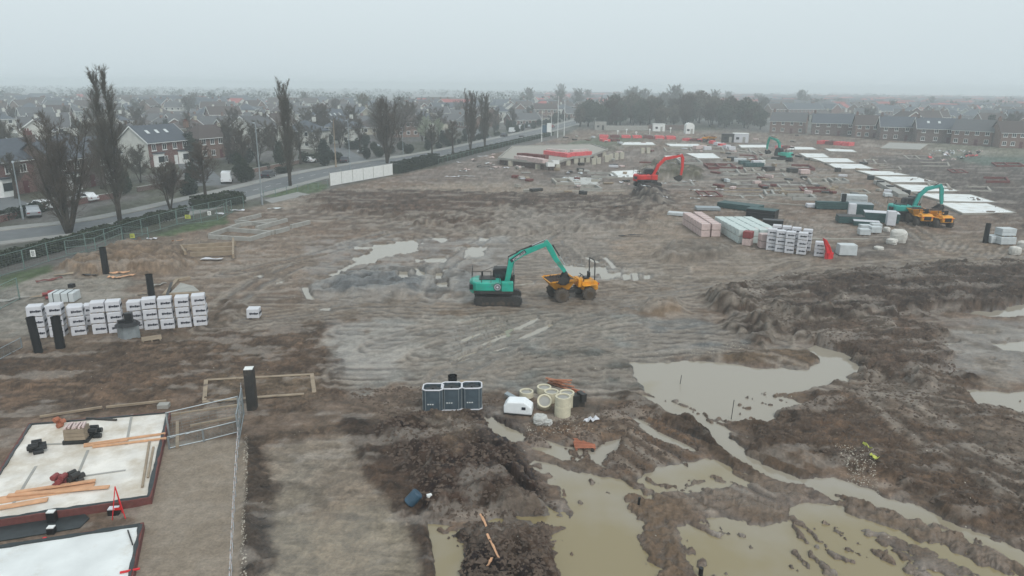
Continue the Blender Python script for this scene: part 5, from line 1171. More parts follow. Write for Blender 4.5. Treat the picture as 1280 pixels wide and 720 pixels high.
# ------------------------------------------------------------------ stacked packs
def pack_parts(t, w, d, h, m, bars=True, pal=True):
    b = MB(); hw, hd = w/2, d/2; n = 5; h0 = h; h = h*random.uniform(.97, 1.0)
    b.box((0, 0, h/2+.02), (w*random.uniform(.96, 1.02), d, h-.04), 0, 0, random.uniform(-.015, .015), 0, random.uniform(.95, 1.)); o = b.build('wrapped_blocks', m, t, bevel=.05)
    if pal:
        p = MB(); [p.box((x_, 0, .03), (.12, d*.96, .06)) for x_ in (-hw*.8, 0, hw*.8)]; p.build('skids', M['timber2'], t)
    if bars:
        g_ = MB()
        for sy in (-1, 1):
            xx = -.24; 
            for k, ww in enumerate((.11, .07, .13, .10, .12, .09)): g_.box((xx+ww/2, sy*(hd+.006), h*.52+(.015 if k % 2 else 0)), (ww, .012, .17-.03*(k % 3))); xx += ww+.012
        for sx in (-1, 1):
            yy = -.3
            for k, ww in enumerate((.13, .08, .15, .11, .13)): g_.box((sx*(hw+.006), yy+ww/2, h*.52), (.012, ww, .17-.03*(k % 2))); yy += ww+.014
        g_.build('printed_lettering', M['print'], t)
KP = {}
def pack(key, label, cat, x, y, z, rz, w, d, h, m, bars, group):
    if key not in KP:
        t = thing('block_pack' if bars else 'brick_pack', label, cat, (x, y, z), rz, group); pack_parts(t, w, d, h, M[m], bars); KP[key] = learn(t); return t
    return dup(KP[key], (x, y, z), rz, label, group)
ORD = ['first', 'second', 'third', 'fourth', 'fifth', 'sixth', 'seventh', 'eighth', 'ninth', 'tenth', 'eleventh', 'twelfth']
LV3 = ['bottom', 'middle', 'top']; rz = ang((42,425), (263,407))
for i, cx in enumerate((51, 75, 100, 127, 147, 168, 191, 211, 232, 252)):
    py = 423-(cx-42)*.075; x, y = at(cx, py); 
    if i in (5,): x, y = x+.0, y+.5
    zg = gz(x, y)-.02; lv = 3 if i != 5 else 3
    for k in range(lv):
        j = random.uniform(-.03, .03); hh = .83 if i not in (2, 5) else .74
        pack('wp%d%d' % (i in (2, 5), (i*3+k*5) % 4), 'white wrapped block pack, %s of three in the %s stack from the left' % (LV3[k], ORD[i]), 'block pack', x+j, y+random.uniform(-.03, .03), zg+k*hh, rz+random.uniform(-.05, .05)+(.12 if i in (2, 6) else 0), 1.0, .85, hh, 'wrap', True, 'white block packs in the left row')
x, y = at(64,418); 
# second, shorter row behind the first three stacks
for i, cx in enumerate((62, 92, 112)):
    x, y = at(cx, 414-(cx-42)*.08); zg = gz(x, y)
    for k in range(2): pack('wp0', 'white wrapped block pack, %s one in the %s gap behind the left row' % (('lower', 'upper')[k], ORD[i]), 'block pack', x, y+.5, zg+k*.83, rz, 1.0, .85, .83, 'wrap', True, 'white block packs behind the left row')
x, y = at(318,397); pack('wp0', 'single white wrapped block pack standing alone right of the left row', 'block pack', x, y, gz(x, y), .1, 1, .85, .83, 'wrap', True, None) and None
# the brick stock yard, centre right
def prow(p0, p1, n, lat, nl, levels, key, m, cat, lab, grp, w=1.05, d=1.15, h=.85, skip=None):
    a, b = at(*p0), at(*p1); th = math.atan2(b[1]-a[1], b[0]-a[0]); L0 = dist(a, b)/max(1, n-1) if n > 1 else 1; lx, ly = math.cos(th+lat), math.sin(th+lat)
    for i in range(n):
        for j in range(nl):
            x, y = a[0]+(b[0]-a[0])*i/max(1, n-1)+lx*j*(d+.12), a[1]+(b[1]-a[1])*i/max(1, n-1)+ly*j*(d+.12); zg = gz(x, y)
            for k in range(levels):
                if skip and skip(i, j, k): continue
                pack(key, lab(i, j, k), cat, x, y, zg+k*(h+.01), th+random.uniform(-.03, .03), w, d, h, m, key[0] == 'w', grp)
L2_ = ('lower', 'upper')
prow((859,282), (880,296), 7, -math.pi/2, 1, 2, 'pk', 'pink', 'brick pack', lambda i, j, k: '%s pink brick pack, %s from the far end of the outer pink row' % (L2_[k], ORD[i]), 'pink brick packs, outer row')
prow((872,281), (893,296), 7, -math.pi/2, 1, 2, 'pk', 'pink', 'brick pack', lambda i, j, k: '%s pink brick pack, %s from the far end of the inner pink row' % (L2_[k], ORD[i]), 'pink brick packs, inner row')
prow((899,288), (926,304), 7, math.pi/2, 4, 2, 'gk', 'green', 'brick pack', lambda i, j, k: '%s pale green wrapped pack, %s along and %s across from the yard\'s far corner' % (L2_[k], ORD[i], ORD[j]), 'pale green packs in the stock yard', w=1.15)
x, y = at(934,307); pack('mk', 'maroon brick pack at the near end of the pale green rows, on a pink pack', 'brick pack', x, y, gz(x, y)+.86, -.6, 1.05, 1.1, .85, 'maroon', False, None); pack('pk', 'pink brick pack underneath the maroon one', 'brick pack', x, y, gz(x, y), -.6, 1, 1, 1, 'pink', False, None)
prow((943,303), (954,310), 2, math.pi/2, 2, 2, 'lk', 'pink', 'brick pack', lambda i, j, k: '%s pinkish pack, %s along and %s across beside the maroon pack' % (L2_[k], ORD[i], ORD[j]), 'pinkish packs beside the maroon pack')
for i, (px, py, lv, dl) in enumerate(((963,313,3,0), (974,315,3,0), (986,317,3,0), (1001,319,3,0), (969,307,3,1), (981,309,3,1), (993,311,3,1), (1007,314,3,1), (1023,321,2,2))):
    x, y = at(px, py); zg = gz(x, y)
    for k in range(lv): pack('wq', 'white wrapped block pack, %s of the %s stack, %s' % ((LV3 if lv == 3 else L2_)[k], ORD[i % 4] if dl < 2 else 'short', ('front line near the red barrier', 'back line of the yard', 'just left of the red barrier')[dl]), 'block pack', x, y, zg+k*.84, -.45+random.uniform(-.06, .06), 1., .9, .83, 'wrap', True, 'white block packs near the red barrier')
x, y = at(1057,320); pack('pg', 'low wide grey wrapped pack right of the red barrier', 'block pack', x, y, gz(x, y), -.1, 1.9, 1.3, 1.25, 'insul', False, None)
# red plastic barrier leaning by the packs
x, y = at(1033,324); t = thing('folded_barrier', 'crumpled bright red plastic barrier leaning against the last white packs', 'barrier', (x, y, gz(x, y)), .2)
m_ = MB(); pr = [(-.75, 2.35), (-.35, 2.15), (.2, 1.4), (.55, .7), (.7, 0), (-.2, 0), (-.1, .6), (-.3, 1.3)]; m_.prism(pr, -.12, .12); m_.box((.3, .05, .35), (.8, .5, .7), .3); m_.build('panel', M['redpl'], t); MB().tube([(-.7, -.14, 2.3), (.1, -.14, 1.3), (.6, -.14, .1)], .05, 6).build('frame', M['redp'], t)

# insulation and board stacks right of the yard
def stack(label, px, w, d, h, m, rz=0., cat='material stack', layers=4, name='board_stack', topm=None, base=0.):
    x, y = at(*px); t = thing(name, label, cat, (x, y, gz(x, y)+base), rz); hh = h/layers; b = MB()
    for k in range(layers): b.box((random.uniform(-.03, .03), random.uniform(-.03, .03), .1+hh*(k+.5)), (w, d, hh*.96), random.uniform(-.02, .02))
    b.build('boards', M[m], t, bevel=.02); s_ = MB(); [s_.box((q*w*.38, 0, .05), (.12, d, .1)) for q in (-1, 0, 1)]; s_.build('skids', M['timber2'], t)
    if topm: MB().box((0, 0, .1+h+.02), (w*1.01, d*1.01, .05)).build('top_sheet', M[topm], t)
    return t
stack('long dark green bundle lying beside the light lifting bags', (1042,262), 5.5, 1.2, 1.1, 'grn', -.1); stack('white loose sheets on a low stack at the yard track', (1020,260), 3., 1.6, .5, 'wrap', -.2, layers=2)
stack('silver wrapped insulation stack behind the black wrapped one', (1066,259), 3.6, 2.2, 1.9, 'insul', -.3, layers=3); stack('black wrapped stack with a bright white end panel', (1074,269), 3.2, 2.2, 1.6, 'grn', -.3, layers=3, topm='galv')
stack('white upright panel pack against the black wrapped stack', (1064,270), 1., 1.2, 1.7, 'wrap', -.3, layers=1); stack('dark low stack at the left corner of the insulation stacks', (1062,279), 3.4, 2.1, .9, 'grn', -.2, layers=3, topm='dk')
stack('dark stack topped with a bright white sheet', (1082,283), 3.2, 1.4, .6, 'grn', -.35, layers=2, topm='wrap'); stack('long dark stack covered by white sheeting near the track', (1100,278), 4.4, 2.2, 1.3, 'grn', -.35, layers=3, topm='wrap')
stack('white standing panel pack at the right end of the stacks', (1112,283), 1.1, 1.2, 2., 'wrap', -.3, layers=1)
for k, (px, l_) in enumerate((((1079,296),'front left'), ((1093,293),'front right'), ((1080,290),'rear left'), ((1094,288),'rear right'))): stack('small white banded pack, %s of the four below the dark stacks' % l_, px, 1.3, 1., .75, 'insul', -.1, layers=2, name='small_pack')
stack('dark roofing sheets stacked behind the pale green packs, left', (925,262), 6.5, 2.5, .8, 'grn', -.75, layers=3); stack('black covered stack behind the pale green packs, right', (952,274), 4., 2.2, 1.3, 'black', -.6, layers=3, topm='grn'); stack('small black stack nearest the white packs\' back line', (965,284), 2.6, 1.4, .9, 'black', -.3, layers=2)
stack('flat grey sheet pack lying behind the pink rows', (884,263), 3.6, 2., .4, 'galv', -.1, layers=2); stack('flat pale sheet pack between the pink rows and the spoil heap', (848,270), 3., 1.5, .4, 'insul', -.4, layers=2)
def bulk_bag(label, px, s=.95, m='bags', sq=1., name='bulk_bag', cat='bag'):
    x, y = at(*px); b = MB(); n = 14; V = []; fs = []
    for i in range(8):
        z = s*(i/7); r = s*.55*(1+.12*math.sin(math.pi*i/7))*(1 if i < 7 else .72)
        for k in range(n):
            a = 2*math.pi*k/n; sqr = 1/max(abs(math.cos(a)), abs(math.sin(a)))**.6; V.append((r*math.cos(a)*sqr+random.uniform(-.03, .03), r*math.sin(a)*sqr+random.uniform(-.03, .03), z*sq+random.uniform(-.03, .03)))
    for i in range(7):
        for k in range(n): fs.append((i*n+k, i*n+(k+1) % n, (i+1)*n+(k+1) % n, (i+1)*n+k))
    V.append((0, 0, s*.86*sq)); fs += [(7*n+k, 7*n+(k+1) % n, 8*n) for k in range(n)]
    o = b.add(V, fs).build(name, M[m], None, (x, y, gz(x, y)-.03), random.uniform(0, 1.5)); return tag(o, label, cat)
bulk_bag('grey white bulk bag, tall one beside the end of the stacks', (1122,304), 1.5); bulk_bag('low white bag in front of the tall bulk bag', (1114,307), .95, sq=.7); bulk_bag('small white bag slumped on the yard edge', (1098,314), .8, sq=.5)
bulk_bag('white bulk bag lying between stacks and track', (1108,291), .6)
# packs and bags at the right edge
for px, z_, w_, l_ in (((1241,304),0,1.6,'left grey pack at the right edge of the site, beside the black pipe'), ((1255,306),0,1.9,'right lower grey pack of the pile at the picture edge'), ((1254,305),.98,1.8,'grey pack lying on top of the pile at the picture edge')):
    stack(l_, px, w_, 1.3, .86, 'insul', .05, layers=2, base=z_, name='wrapped_pack')
bulk_bag('white bulk bag, left one right of the grey pack pile', (1268,318), .9); bulk_bag('white bulk bag cut by the right picture edge', (1278,312), 1.)
def pipe_post(label, px, h, r=.22, m='black', lean=(0, 0), capc=None, name='duct_pipe', cat='pipe'):
    x, y = at(*px); t = thing(name, label, cat, (x, y, gz(x, y)-.15)); mb = MB(); n = 18
    P0, P1 = Vector((0, 0, 0)), Vector((lean[0], lean[1], h+.15)); mb.tube([P0, P1], r, n, cap=False); mb.tube([P1, P0], r*.82, n, cap=False)
    d = []; k0 = []
    for k in range(n): d.append(k)
    o = mb.build('pipe', M[m], t, smooth=True); rb = MB()
    for f in (.1, .28, .46, .64, .82, .985): q = P0.lerp(P1, f); e = (P1-P0).normalized()*.03; rb.tube([q-e, q+e], r*1.07, n, cap=False)
    rb.tube([P0.lerp(P1, .9), P0.lerp(P1, .905)], r*.9, n); rb.build('collar', M[m], t)
    if capc: MB().tube([P1+Vector((0, 0, 0)), P1+Vector((0, 0, .04))], r*1.12, n).build('cap', M[capc], t)
    return t
pipe_post('black pipe upright, furthest back, rising from the brown heap at left', (133,343), 2.5, .3); pipe_post('black pipe upright with a white mark, behind the ninth stack', (190,373), 2.1, .28)
pipe_post('black pipe upright in front of the block row, left one', (49,443), 2.5, .27, lean=(-.15, 0)); pipe_post('black pipe upright in front of the block row, right one', (76,436), 2.3, .3)
pipe_post('black pipe upright beside the grey packs at the right edge', (1231,304), 2.4, .28)
pipe_post('black pipe upright far back by the silver insulation', (1053,262), 2.4, .35)
# round bin of black stuff in front of the blocks
x, y = at(162,423); t = thing('waste_bin', 'silvery bulk container heaped with black plastic in front of the block row', 'container', (x, y, gz(x, y)))
MB().slab([(.75*math.cos(a)*(1+.1*math.cos(4*a)), .62*math.sin(a)*(1+.1*math.cos(4*a))) for a in np.linspace(0, 2*math.pi, 17)[:-1]], 0, 1.0).build('body', M['galv'], t)
m_ = MB(); m_.cyl((0, 0, 1.0), .86, .22, 14, r2=.62); m_.box((.1, .1, 1.45), (.5, .4, .8), .3); m_.box((-.35, -.1, 1.2), (.5, .35, .35), .7); m_.build('black_sheeting', M['black'], t)
def pallet(label, px, rz=0., m='pallet', w=1.2, d=1., tilt=0., z=0., name='pallet'):
    x, y = at(*px); t = thing(name, label, 'pallet', (x, y, gz(x, y)+z), rz); t.rotation_euler.x = tilt; b = MB()
    for k in range(7): b.box((0, -d/2+d*(k+.5)/7, .13), (w, d/7*.68, .022))
    b.build('deck_boards', M[m], t); c = MB(); [c.box((q*w*.42, 0, .06), (.1, d, .1)) for q in (-1, 0, 1)]; c.build('bearers', M[m], t); return t
pallet('wooden pallet lying on the mud below the block row', (190,427), .5, 'timber2', 1.3, 1.)
pallet('orange pallet, top of two stacked in the shallow puddle', (730,556), .05, 'orange', 1.1, 1., z=.16, tilt=.05); pallet('orange pallet, bottom of two stacked in the shallow puddle', (730,557), 0., 'orange', 1.15, 1.)
MB_ = MB(); MB_.box((0, 0, .2), (.14, .14, .45)); x, y = at(741,562); tag(MB_.build('short_post', M['dk'], None, (x, y, gz(x, y))), 'short dark post stub at the corner of the orange pallets', 'post')
# ------------------------------------------------------------------ galvanised cages with black pipes
def crate(label, px, rz=0.):
    x, y = at(*px); t = thing('pipe_crate', label, 'crate', (x, y, gz(x, y)-.03), rz); w, d, h, c = 1.12, .95, 1.42, .16
    pl = [(-w/2+c, -d/2), (w/2-c, -d/2), (w/2, -d/2+c), (w/2, d/2-c), (w/2-c, d/2), (-w/2+c, d/2), (-w/2, d/2-c), (-w/2, -d/2+c)]
    b = MB(); n = 8; inn = [(a*.93, b_*.93) for a, b_ in pl]
    vs = [(a, b_, .08) for a, b_ in pl]+[(a, b_, h) for a, b_ in pl]+[(a, b_, h) for a, b_ in inn]+[(a, b_, h-.6) for a, b_ in inn]
    fs = [(i, (i+1) % n, n+(i+1) % n, n+i) for i in range(n)]+[(n+i, n+(i+1) % n, 2*n+(i+1) % n, 2*n+i) for i in range(n)]+[(2*n+i, 2*n+(i+1) % n, 3*n+(i+1) % n, 3*n+i) for i in range(n)]+[tuple(range(3*n, 4*n)), tuple(range(7, -1, -1))]
    b.add(vs, fs); b.build('clear_wrap', M['ibc'], t); f = MB(); lo = [(a*1.01, b_*1.01) for a, b_ in pl]
    for z, r in ((h, .045), (.1, .04)): f.tube([(a, b_, z) for a, b_ in lo]+[(lo[0][0], lo[0][1], z)], r, 8)
    f.build('rim', M['wrap'], t); p = MB()
    for q in ((-.25, -.1), (.25, -.1), (0, .2)): p.tube([(q[0], q[1], h-.5), (q[0], q[1], h-.06)], .22, 14); 
    p.build('coiled_pipe', M['black'], t); e = MB(); [e.tube([(a, b_, .1), (a, b_, h)], .022, 6) for a, b_ in lo]; e.build('corner_strap', M['galv'], t)
    l_ = MB(); [l_.box((-.25+.13*k, -d/2-.008, .55), (.08, .01, .06)) for k in range(3)]; l_.build('white_label', M['white'], t); return t
crate('left of three silvery wrapped crates filled with black fittings', (542,513), .02); crate('middle one of three silvery wrapped crates of black fittings', (565,511), .04); crate('right of three silvery wrapped crates, its rim bright white', (590,510), .06)
pipe_post('short black pipe standing behind the middle crate', (566,492), 1.1, .26); pipe_post('short black pipe in the gap behind the right crate', (579,494), .5, .22)
x, y = at(588,482); o = MB().box((0, 0, .04), (1.5, .9, .08)).build('timber_board', M['timber2'], None, (x, y, gz(x, y)), -.2); tag(o, 'pale board lying behind the right hand crate', 'board')
# ------------------------------------------------------------------ white tank, manhole rings, timber, sacks
x, y = at(648,517); t = thing('water_tank', 'white faceted plastic tank lying left of the manhole rings', 'tank', (x, y, gz(x, y)), -.15)
m_ = MB(); pr = [(-.8, .12), (-.8, .55), (-.6, .82), (.35, .86), (.8, .55), (.82, .1)]; m_.prism(pr, -.42, .42); m_.build('body', M['tank'], t, bevel=.07); MB().box((.35, -.435, .5), (.22, .02, .16)).build('hatch', M['print'], t); MB().box((.0, 0, .05), (1.6, .8, .1)).build('base', M['dk'], t)
x, y = at(640,502); o = MB().box((0, 0, .25), (.9, .35, .12), 0, 0, .3).build('grey_sheet', M['galv'], None, (x, y, gz(x, y)), -.5); tag(o, 'bent grey metal sheet behind the white tank', 'sheet')
def ring(label, px, r=.42, h=.55, rz=0, tilt=0., z=0.):
    x, y = at(*px); t = thing('manhole_ring', label, 'concrete ring', (x, y, gz(x, y)+z), rz); t.rotation_euler.x = tilt; n = 24; V = []; 
    for rr, zz in ((r, 0), (r, h), (r*.8, h), (r*.78, h-.06), (r*.74, h-.06)): V += [(rr*math.cos(2*math.pi*k/n), rr*math.sin(2*math.pi*k/n), zz) for k in range(n)]
    fs = [(i*n+k, i*n+(k+1) % n, (i+1)*n+(k+1) % n, (i+1)*n+k) for i in range(4) for k in range(n)]; MB().add(V, fs).build('ring', M['cring'], t, smooth=False)
    MB().cyl((0, 0, .05), r*.76, h-.13, n).build('base', M['conc'], t); return t
ring('round concrete manhole ring with a lumpy top, nearest the white tank', (658,497), .42, .35); ring('flat round concrete ring, second from the left of the group', (680,492), .44, .4); ring('concrete ring between the tilted one and the flat back one', (689,502), .44, .6)
ring('concrete ring tilted towards the viewer, in the middle of the group', (680,511), .42, .55, tilt=.75, z=.2); ring('concrete ring stacked behind the front right one', (708,508), .44, .85); ring('tall concrete ring at the front right of the group', (703,520), .46, .62); ring('upper concrete ring on the front right one', (703,520), .44, .55, z=.62)
def timbers(label, px, n, L0, m, rz, spread=.5, z=0., w=.14, name='loose_timber', group=None):
    for i in range(n):
        x, y = at(*px); x += random.uniform(-spread, spread)*.6; y += random.uniform(-spread, spread)*.5; l = L0*random.uniform(.75, 1.1)
        o = MB().box((0, 0, 0), (l, w, .06)).build(name, M[m], None, (x, y, gz(x, y)+.08+z+.07*i), rz+random.uniform(-.35, .35)); o.rotation_euler.y = random.uniform(-.06, .06)
        tag(o, label, 'timber', group or label)
timbers('brown timber length in the heap behind the concrete rings', (700,486), 7, 1.5, 'pallet', -.4); timbers('splintered brown board right of the concrete rings', (718,494), 4, .9, 'orange', -1., .4)
x, y = at(722,508); o = MB().box((0, 0, .35), (.7, .5, .7), .2).box((.2, -.1, .6), (.3, .6, .5), .5).build('rubbish_box', M['dk'], None, (x, y, gz(x, y))); tag(o, 'dark open box standing right of the concrete rings', 'box')
bulk_bag('crumpled grey and white sack in front of the tilted ring', (675,530), .62, 'rag', .8, 'crumpled_sack'); bulk_bag('smaller torn sack beside the crumpled one', (684,532), .4, 'rag', .7, 'crumpled_sack')
def scrap(label, px, L0, w, m, rz, h=.05, name='plastic_scrap', cat='scrap', z=0.):
    x, y = at(*px); n = 6; V = []
    for i in range(n+1): V += [(-L0/2+L0*i/n, -w/2*(1-.5*abs(i/n-.5)), h*random.random()), (-L0/2+L0*i/n, w/2*(1-.4*random.random()), h*random.random())]
    V2 = [(a, b, c+.035) for a, b, c in V]; k = len(V); fs = []
    for i in range(n): a = 2*i; fs += [(k+a, k+a+2, k+a+3, k+a+1), (a, a+1, a+3, a+2), (a, a+2, k+a+2, k+a), (a+1, k+a+1, k+a+3, a+3)]
    fs += [(0, k, k+1, 1), (2*n, 2*n+1, k+2*n+1, k+2*n)]
    return tag(MB().add(V+V2, fs).build(name, M[m], None, (x, y, gz(x, y)+.05+z), rz), label, cat)
scrap('white plastic sheet scrap right of the concrete rings', (739,529), 1.0, .3, 'wrap', .5, .25)
scrap('pale stake lying on the dark heap, lower piece', (616,706), 1.5, .1, 'timber', 1.9, .1, 'broken_stake', 'stake'); scrap('pale stake lying on the dark heap, upper piece', (604,672), .9, .1, 'timber', 1.9, .1, 'broken_stake', 'stake'); scrap('short pale stub beside the lower stake', (612,722), .5, .12, 'timber', 1.3, .1, 'broken_stake', 'stake')
scrap('yellow green plastic scrap on the dark bank at lower right', (1091,582), .42, .22, 'yg', -1., .15, z=.02); scrap('thin yellow green strip standing above the scrap', (1082,570), .6, .05, 'yg', 1.9, .2, z=.02)
x, y = at(522,632); t = thing('plastic_drum', 'dark blue drum lying at the edge of the dark heap', 'drum', (x, y, gz(x, y)+.12), .3); MB().tube([(-.32, 0, .25), (-.28, 0, .25), (.28, 0, .25), (.32, 0, .25)], [.24, .27, .27, .24], 18).build('shell', M['blue'], t, smooth=False); MB().tube([(-.34, 0, .25), (-.31, 0, .25)], .2, 16).build('lid', M['black'], t); t.rotation_euler.y = -.8
x, y = at(537,634); tag(MB().box((0, 0, .08), (.22, .16, .12), .4).build('white_block', M['white'], None, (x, y, gz(x, y))), 'small white lump beside the blue drum', 'block')
for px, l_, h_ in (((914,522), 'thin stick standing in the pond, right one', 1.5), ((850,478), 'thin stick standing in the pond, left one', .9)): x, y = at(*px); tag(MB().tube([(0, 0, 0), (.06, 0, h_)], .02, 6).build('stick', M['dk'], None, (x, y, WL-.3)), l_, 'stick')
x, y = at(876,716); tag(MB().tube([(0, 0, 0), (0, 0, .55)], .09, 10).build('marker_post', M['black'], None, (x, y, gz(x, y))), 'short black post at the bottom picture edge', 'post')
x, y = at(798,632); tag(MB().tube([(0, 0, 0), (.03, 0, .4)], .06, 8).build('marker_post', M['black'], None, (x, y, gz(x, y))), 'small black stub on the spit between the two pools', 'post')
# ------------------------------------------------------------------ house slabs at lower left
def off_poly(P_, d):
    "inset a polygon of world points by d (counter-clockwise positive inward)"
    n = len(P_); a = sum(P_[i][0]*P_[(i+1) % n][1]-P_[(i+1) % n][0]*P_[i][1] for i in range(n)); s = 1 if a > 0 else -1; out = []
    for i in range(n):
        p, q, r = Vector(P_[i-1]), Vector(P_[i]), Vector(P_[(i+1) % n]); e1 = (q-p).normalized(); e2 = (r-q).normalized()
        n1 = Vector((-e1.y, e1.x))*s; n2 = Vector((-e2.y, e2.x))*s; b = (n1+n2); b = b/max(.3, b.length_squared)*2; out.append(tuple(q+b*d/1.0*.5*1.0 if False else q+b*d*.5*1.0))
    return out
def frame_bar(mb, a, b, w, z0, z1, mi=0):
    L0 = dist(a, b); th = math.atan2(b[1]-a[1], b[0]-a[0]); mb.box(((a[0]+b[0])/2, (a[1]+b[1])/2, (z0+z1)/2), (L0+w*.9, w, z1-z0), th, mi)
def house_slab(label, pts, h=.34, mt='slabc', brick=True, wpl=.13, segs=None, name='house_slab'):
    P_ = [at(*p, h) for p in pts]; o_ = P_[0]; loc = (o_[0], o_[1], 0); Q = [(x-o_[0], y-o_[1]) for x, y in P_]; t = thing(name, label, 'concrete slab', loc)
    I = off_poly(Q, wpl*2); MB().slab(I, -.1, h-.04).build('slab', M[mt], t)
    n = len(Q)
    for i in range(n):
        a, b = off_poly(Q, wpl)[i], off_poly(Q, wpl)[(i+1) % n]; m = MB(); frame_bar(m, a, b, wpl, -.15, h+(.004*i)); m.build('brick_edge', M['brickred' if brick else 'block'], t)
    J = off_poly(Q, wpl*1.9)
    m = MB()
    for i in range(n):
        a, b = J[i], J[(i+1) % n]; L0 = dist(a, b); k = max(4, int(L0/.35)); V = []; th = math.atan2(b[1]-a[1], b[0]-a[0]); nx, ny = -math.sin(th), math.cos(th)
        for j in range(k+1):
            q = j/k; x, y = a[0]+(b[0]-a[0])*q, a[1]+(b[1]-a[1])*q; ww = .04+.06*random.random()
            V += [(x-nx*ww, y-ny*ww, h+.02+.04*random.random()), (x+nx*ww, y+ny*ww, h-.01+.03*random.random()), (x-nx*ww, y-ny*ww, h-.06), (x+nx*ww, y+ny*ww, h-.06)]
        m.add(V, [f for j in range(k) for f in ((4*j, 4*j+4, 4*j+5, 4*j+1), (4*j+2, 4*j+3, 4*j+7, 4*j+6), (4*j, 4*j+2, 4*j+6, 4*j+4), (4*j+1, 4*j+5, 4*j+7, 4*j+3))])
    m.build('membrane', M['mem'], t); return t
sl1 = house_slab('large white house slab with red brick edge, timber and packs lying on it', [(36,529),(213,514),(189,622),(-46,657)], .34, 'slabd')
sl2 = house_slab('clean white house slab cut by the lower left picture corner', [(180,653),(-10,683),(-160,702),(-200,800),(150,800)], .34, 'slabc')
# blinding joints on the slab: shuttered bays, flush strips of wall
def on(px, z=.34): return at(*px, z)
def bar_px(label, name, cat, p, q, w, h, m, z=.302, group=None, dz=0.):
    a, b = on(p, z), on(q, z); th = math.atan2(b[1]-a[1], b[0]-a[0]); o = MB().box((0, 0, h/2), (dist(a, b), w, h), 0).build(name, M[m], None, ((a[0]+b[0])/2, (a[1]+b[1])/2, z+dz), th); return tag(o, label, cat, group)
for p, q, l_ in (((40,556),(156,553),'long grey joint strip across the back of the large slab'), ((100,596),(157,588),'short grey joint strip in the middle of the large slab'), ((165,518),(158,556),'grey joint strip beside the small packs on the slab'), ((45,583),(14,634),'grey joint strip running to the planks, left'), ((110,563),(97,594),'grey joint strip in the middle of the slab, running forward')):
    bar_px(l_, 'joint_strip', 'joint strip', p, q, .12, .02, 'conc')
for i, (p, q, w_, l_) in enumerate((((-30,631),(118,607),.55,'widest of the orange planks on the front of the slab'), ((-20,640),(60,626),.3,'orange plank nearest the brick edge'), ((10,622),(137,611),.22,'orange plank sticking out furthest right'), ((20,619),(120,604),.2,'orange plank at the back of the front planks'))):
    bar_px(l_, 'timber_plank', 'plank', p, q, w_, .06, 'timber', dz=.04*i, group='orange planks on the front of the slab')
for p, q, l_ in (((105,557),(207,543),'long orange timber length lying across the slab edge, back one'), ((116,560),(208,549),'long orange timber length lying across the slab edge, front one'), ((105,559),(160,551),'short orange timber length under the long pair')): bar_px(l_, 'timber_length', 'timber', p, q, .11, .08, 'timber', dz=.02)
for p, q, l_ in (((187,553),(178,610),'grey timber batten along the right side of the slab, inner one'), ((192,560),(185,598),'grey timber batten along the right side of the slab, outer one')): bar_px(l_, 'timber_batten', 'batten', p, q, .1, .07, 'timber2', dz=.02)
def bundle(label, px, r, m, n=7, name='strapped_bundle', cat='bundle', h=.3, z=.302):
    x, y = on(px, z); b = MB()
    for k in range(n):
        a = 2*math.pi*k/n+.3; rr = r*(.55 if k else 0); b.tube([(rr*math.cos(a)-r*.5, rr*math.sin(a), .12+.16*(k % 3)), (rr*math.cos(a)+r*.5, rr*math.sin(a)+.05, .12+.16*(k % 3))], .13, 9)
    return tag(b.build(name, M[m], None, (x, y, z), random.uniform(0, 2)), label, cat)
bundle('black bundle of pipe fittings at the back left of the large slab', (48,565), .42, 'black', 8); bundle('black bundle right of the small pack stack on the slab', (119,546), .38, 'black', 7)
bundle('dark red brick pile on the slab, left one of the pair', (77,606), .34, 'maroon', 7); bundle('dark brown brick pile on the slab, right one of the pair', (96,603), .34, 'dk', 8)
x, y = on((98,551), .3); t = thing('banded_block_stack', 'small stack of sandy blocks on dark bearers at the back of the slab', 'block stack', (x, y, .3), .15)
MB().box((0, 0, .1), (1.15, .8, .2)).build('bearers', M['black'], t); b = MB(); [b.box((0, 0, .3+.2*k), (1.0-.02*k, .7, .185)) for k in range(3)]; b.build('blocks', M['timber2'], t); b = MB(); [b.box((-.4+.16*k, 0, .86+.03*(k % 2)), (.1, .62, .1), .1*(k % 3)) for k in range(6)]; b.build('loose_bricks', M['pink'], t)
bundle('coil of orange red hose left of the sandy block stack', (76,533), .25, 'orange', 5, 'hose_coil', 'hose')
bar_px('dark pipe offcut behind the block stack', 'pipe_offcut', 'pipe', (108,524), (146,526), .1, .1, 'dk')
# things between the slabs
def box_px(label, px, d, m, cat='box', name='tool_box', rz=0., z=None, top=None):
    x, y = at(*px); z = gz(x, y) if z is None else z; t = thing(name, label, cat, (x, y, z), rz); MB().box((0, 0, d[2]/2), d).build('body', M[m], t, bevel=.015)
    if top: MB().box((0, 0, d[2]+.02), (d[0]*.9, d[1]*.9, .04)).build('lid', M[top], t)
    return t
box_px('black box with a white top against the brick edge, upper one', (66,652), (.34, .26, .5), 'black', rz=.1, top='white'); box_px('small black box with a white top by the second slab', (65,666), (.3, .24, .28), 'black', rz=.1, top='white')
box_px('dark red box with a white lid under the red tripod', (143,642), (.45, .3, .28), 'black', rz=.15, top='wrap'); box_px('tiny red marker lying near the second slab edge', (56,674), (.14, .1, .1), 'redpl', 'marker', 'red_marker')
x, y = at(150,646); t = thing('red_tripod', 'slim bright red barrier frame standing between the two slabs', 'tripod', (x, y, gz(x, y)), .2); b = MB()
[b.tube([(a, c, 0), (0, 0, 1.5)], .022, 6) for a, c in ((-.26, -.15), (.26, -.15), (0, .3))]; b.build('legs', M['redpl'], t); MB().box((0, -.06, .45), (.3, .02, .12)).build('board', M['redp'], t)
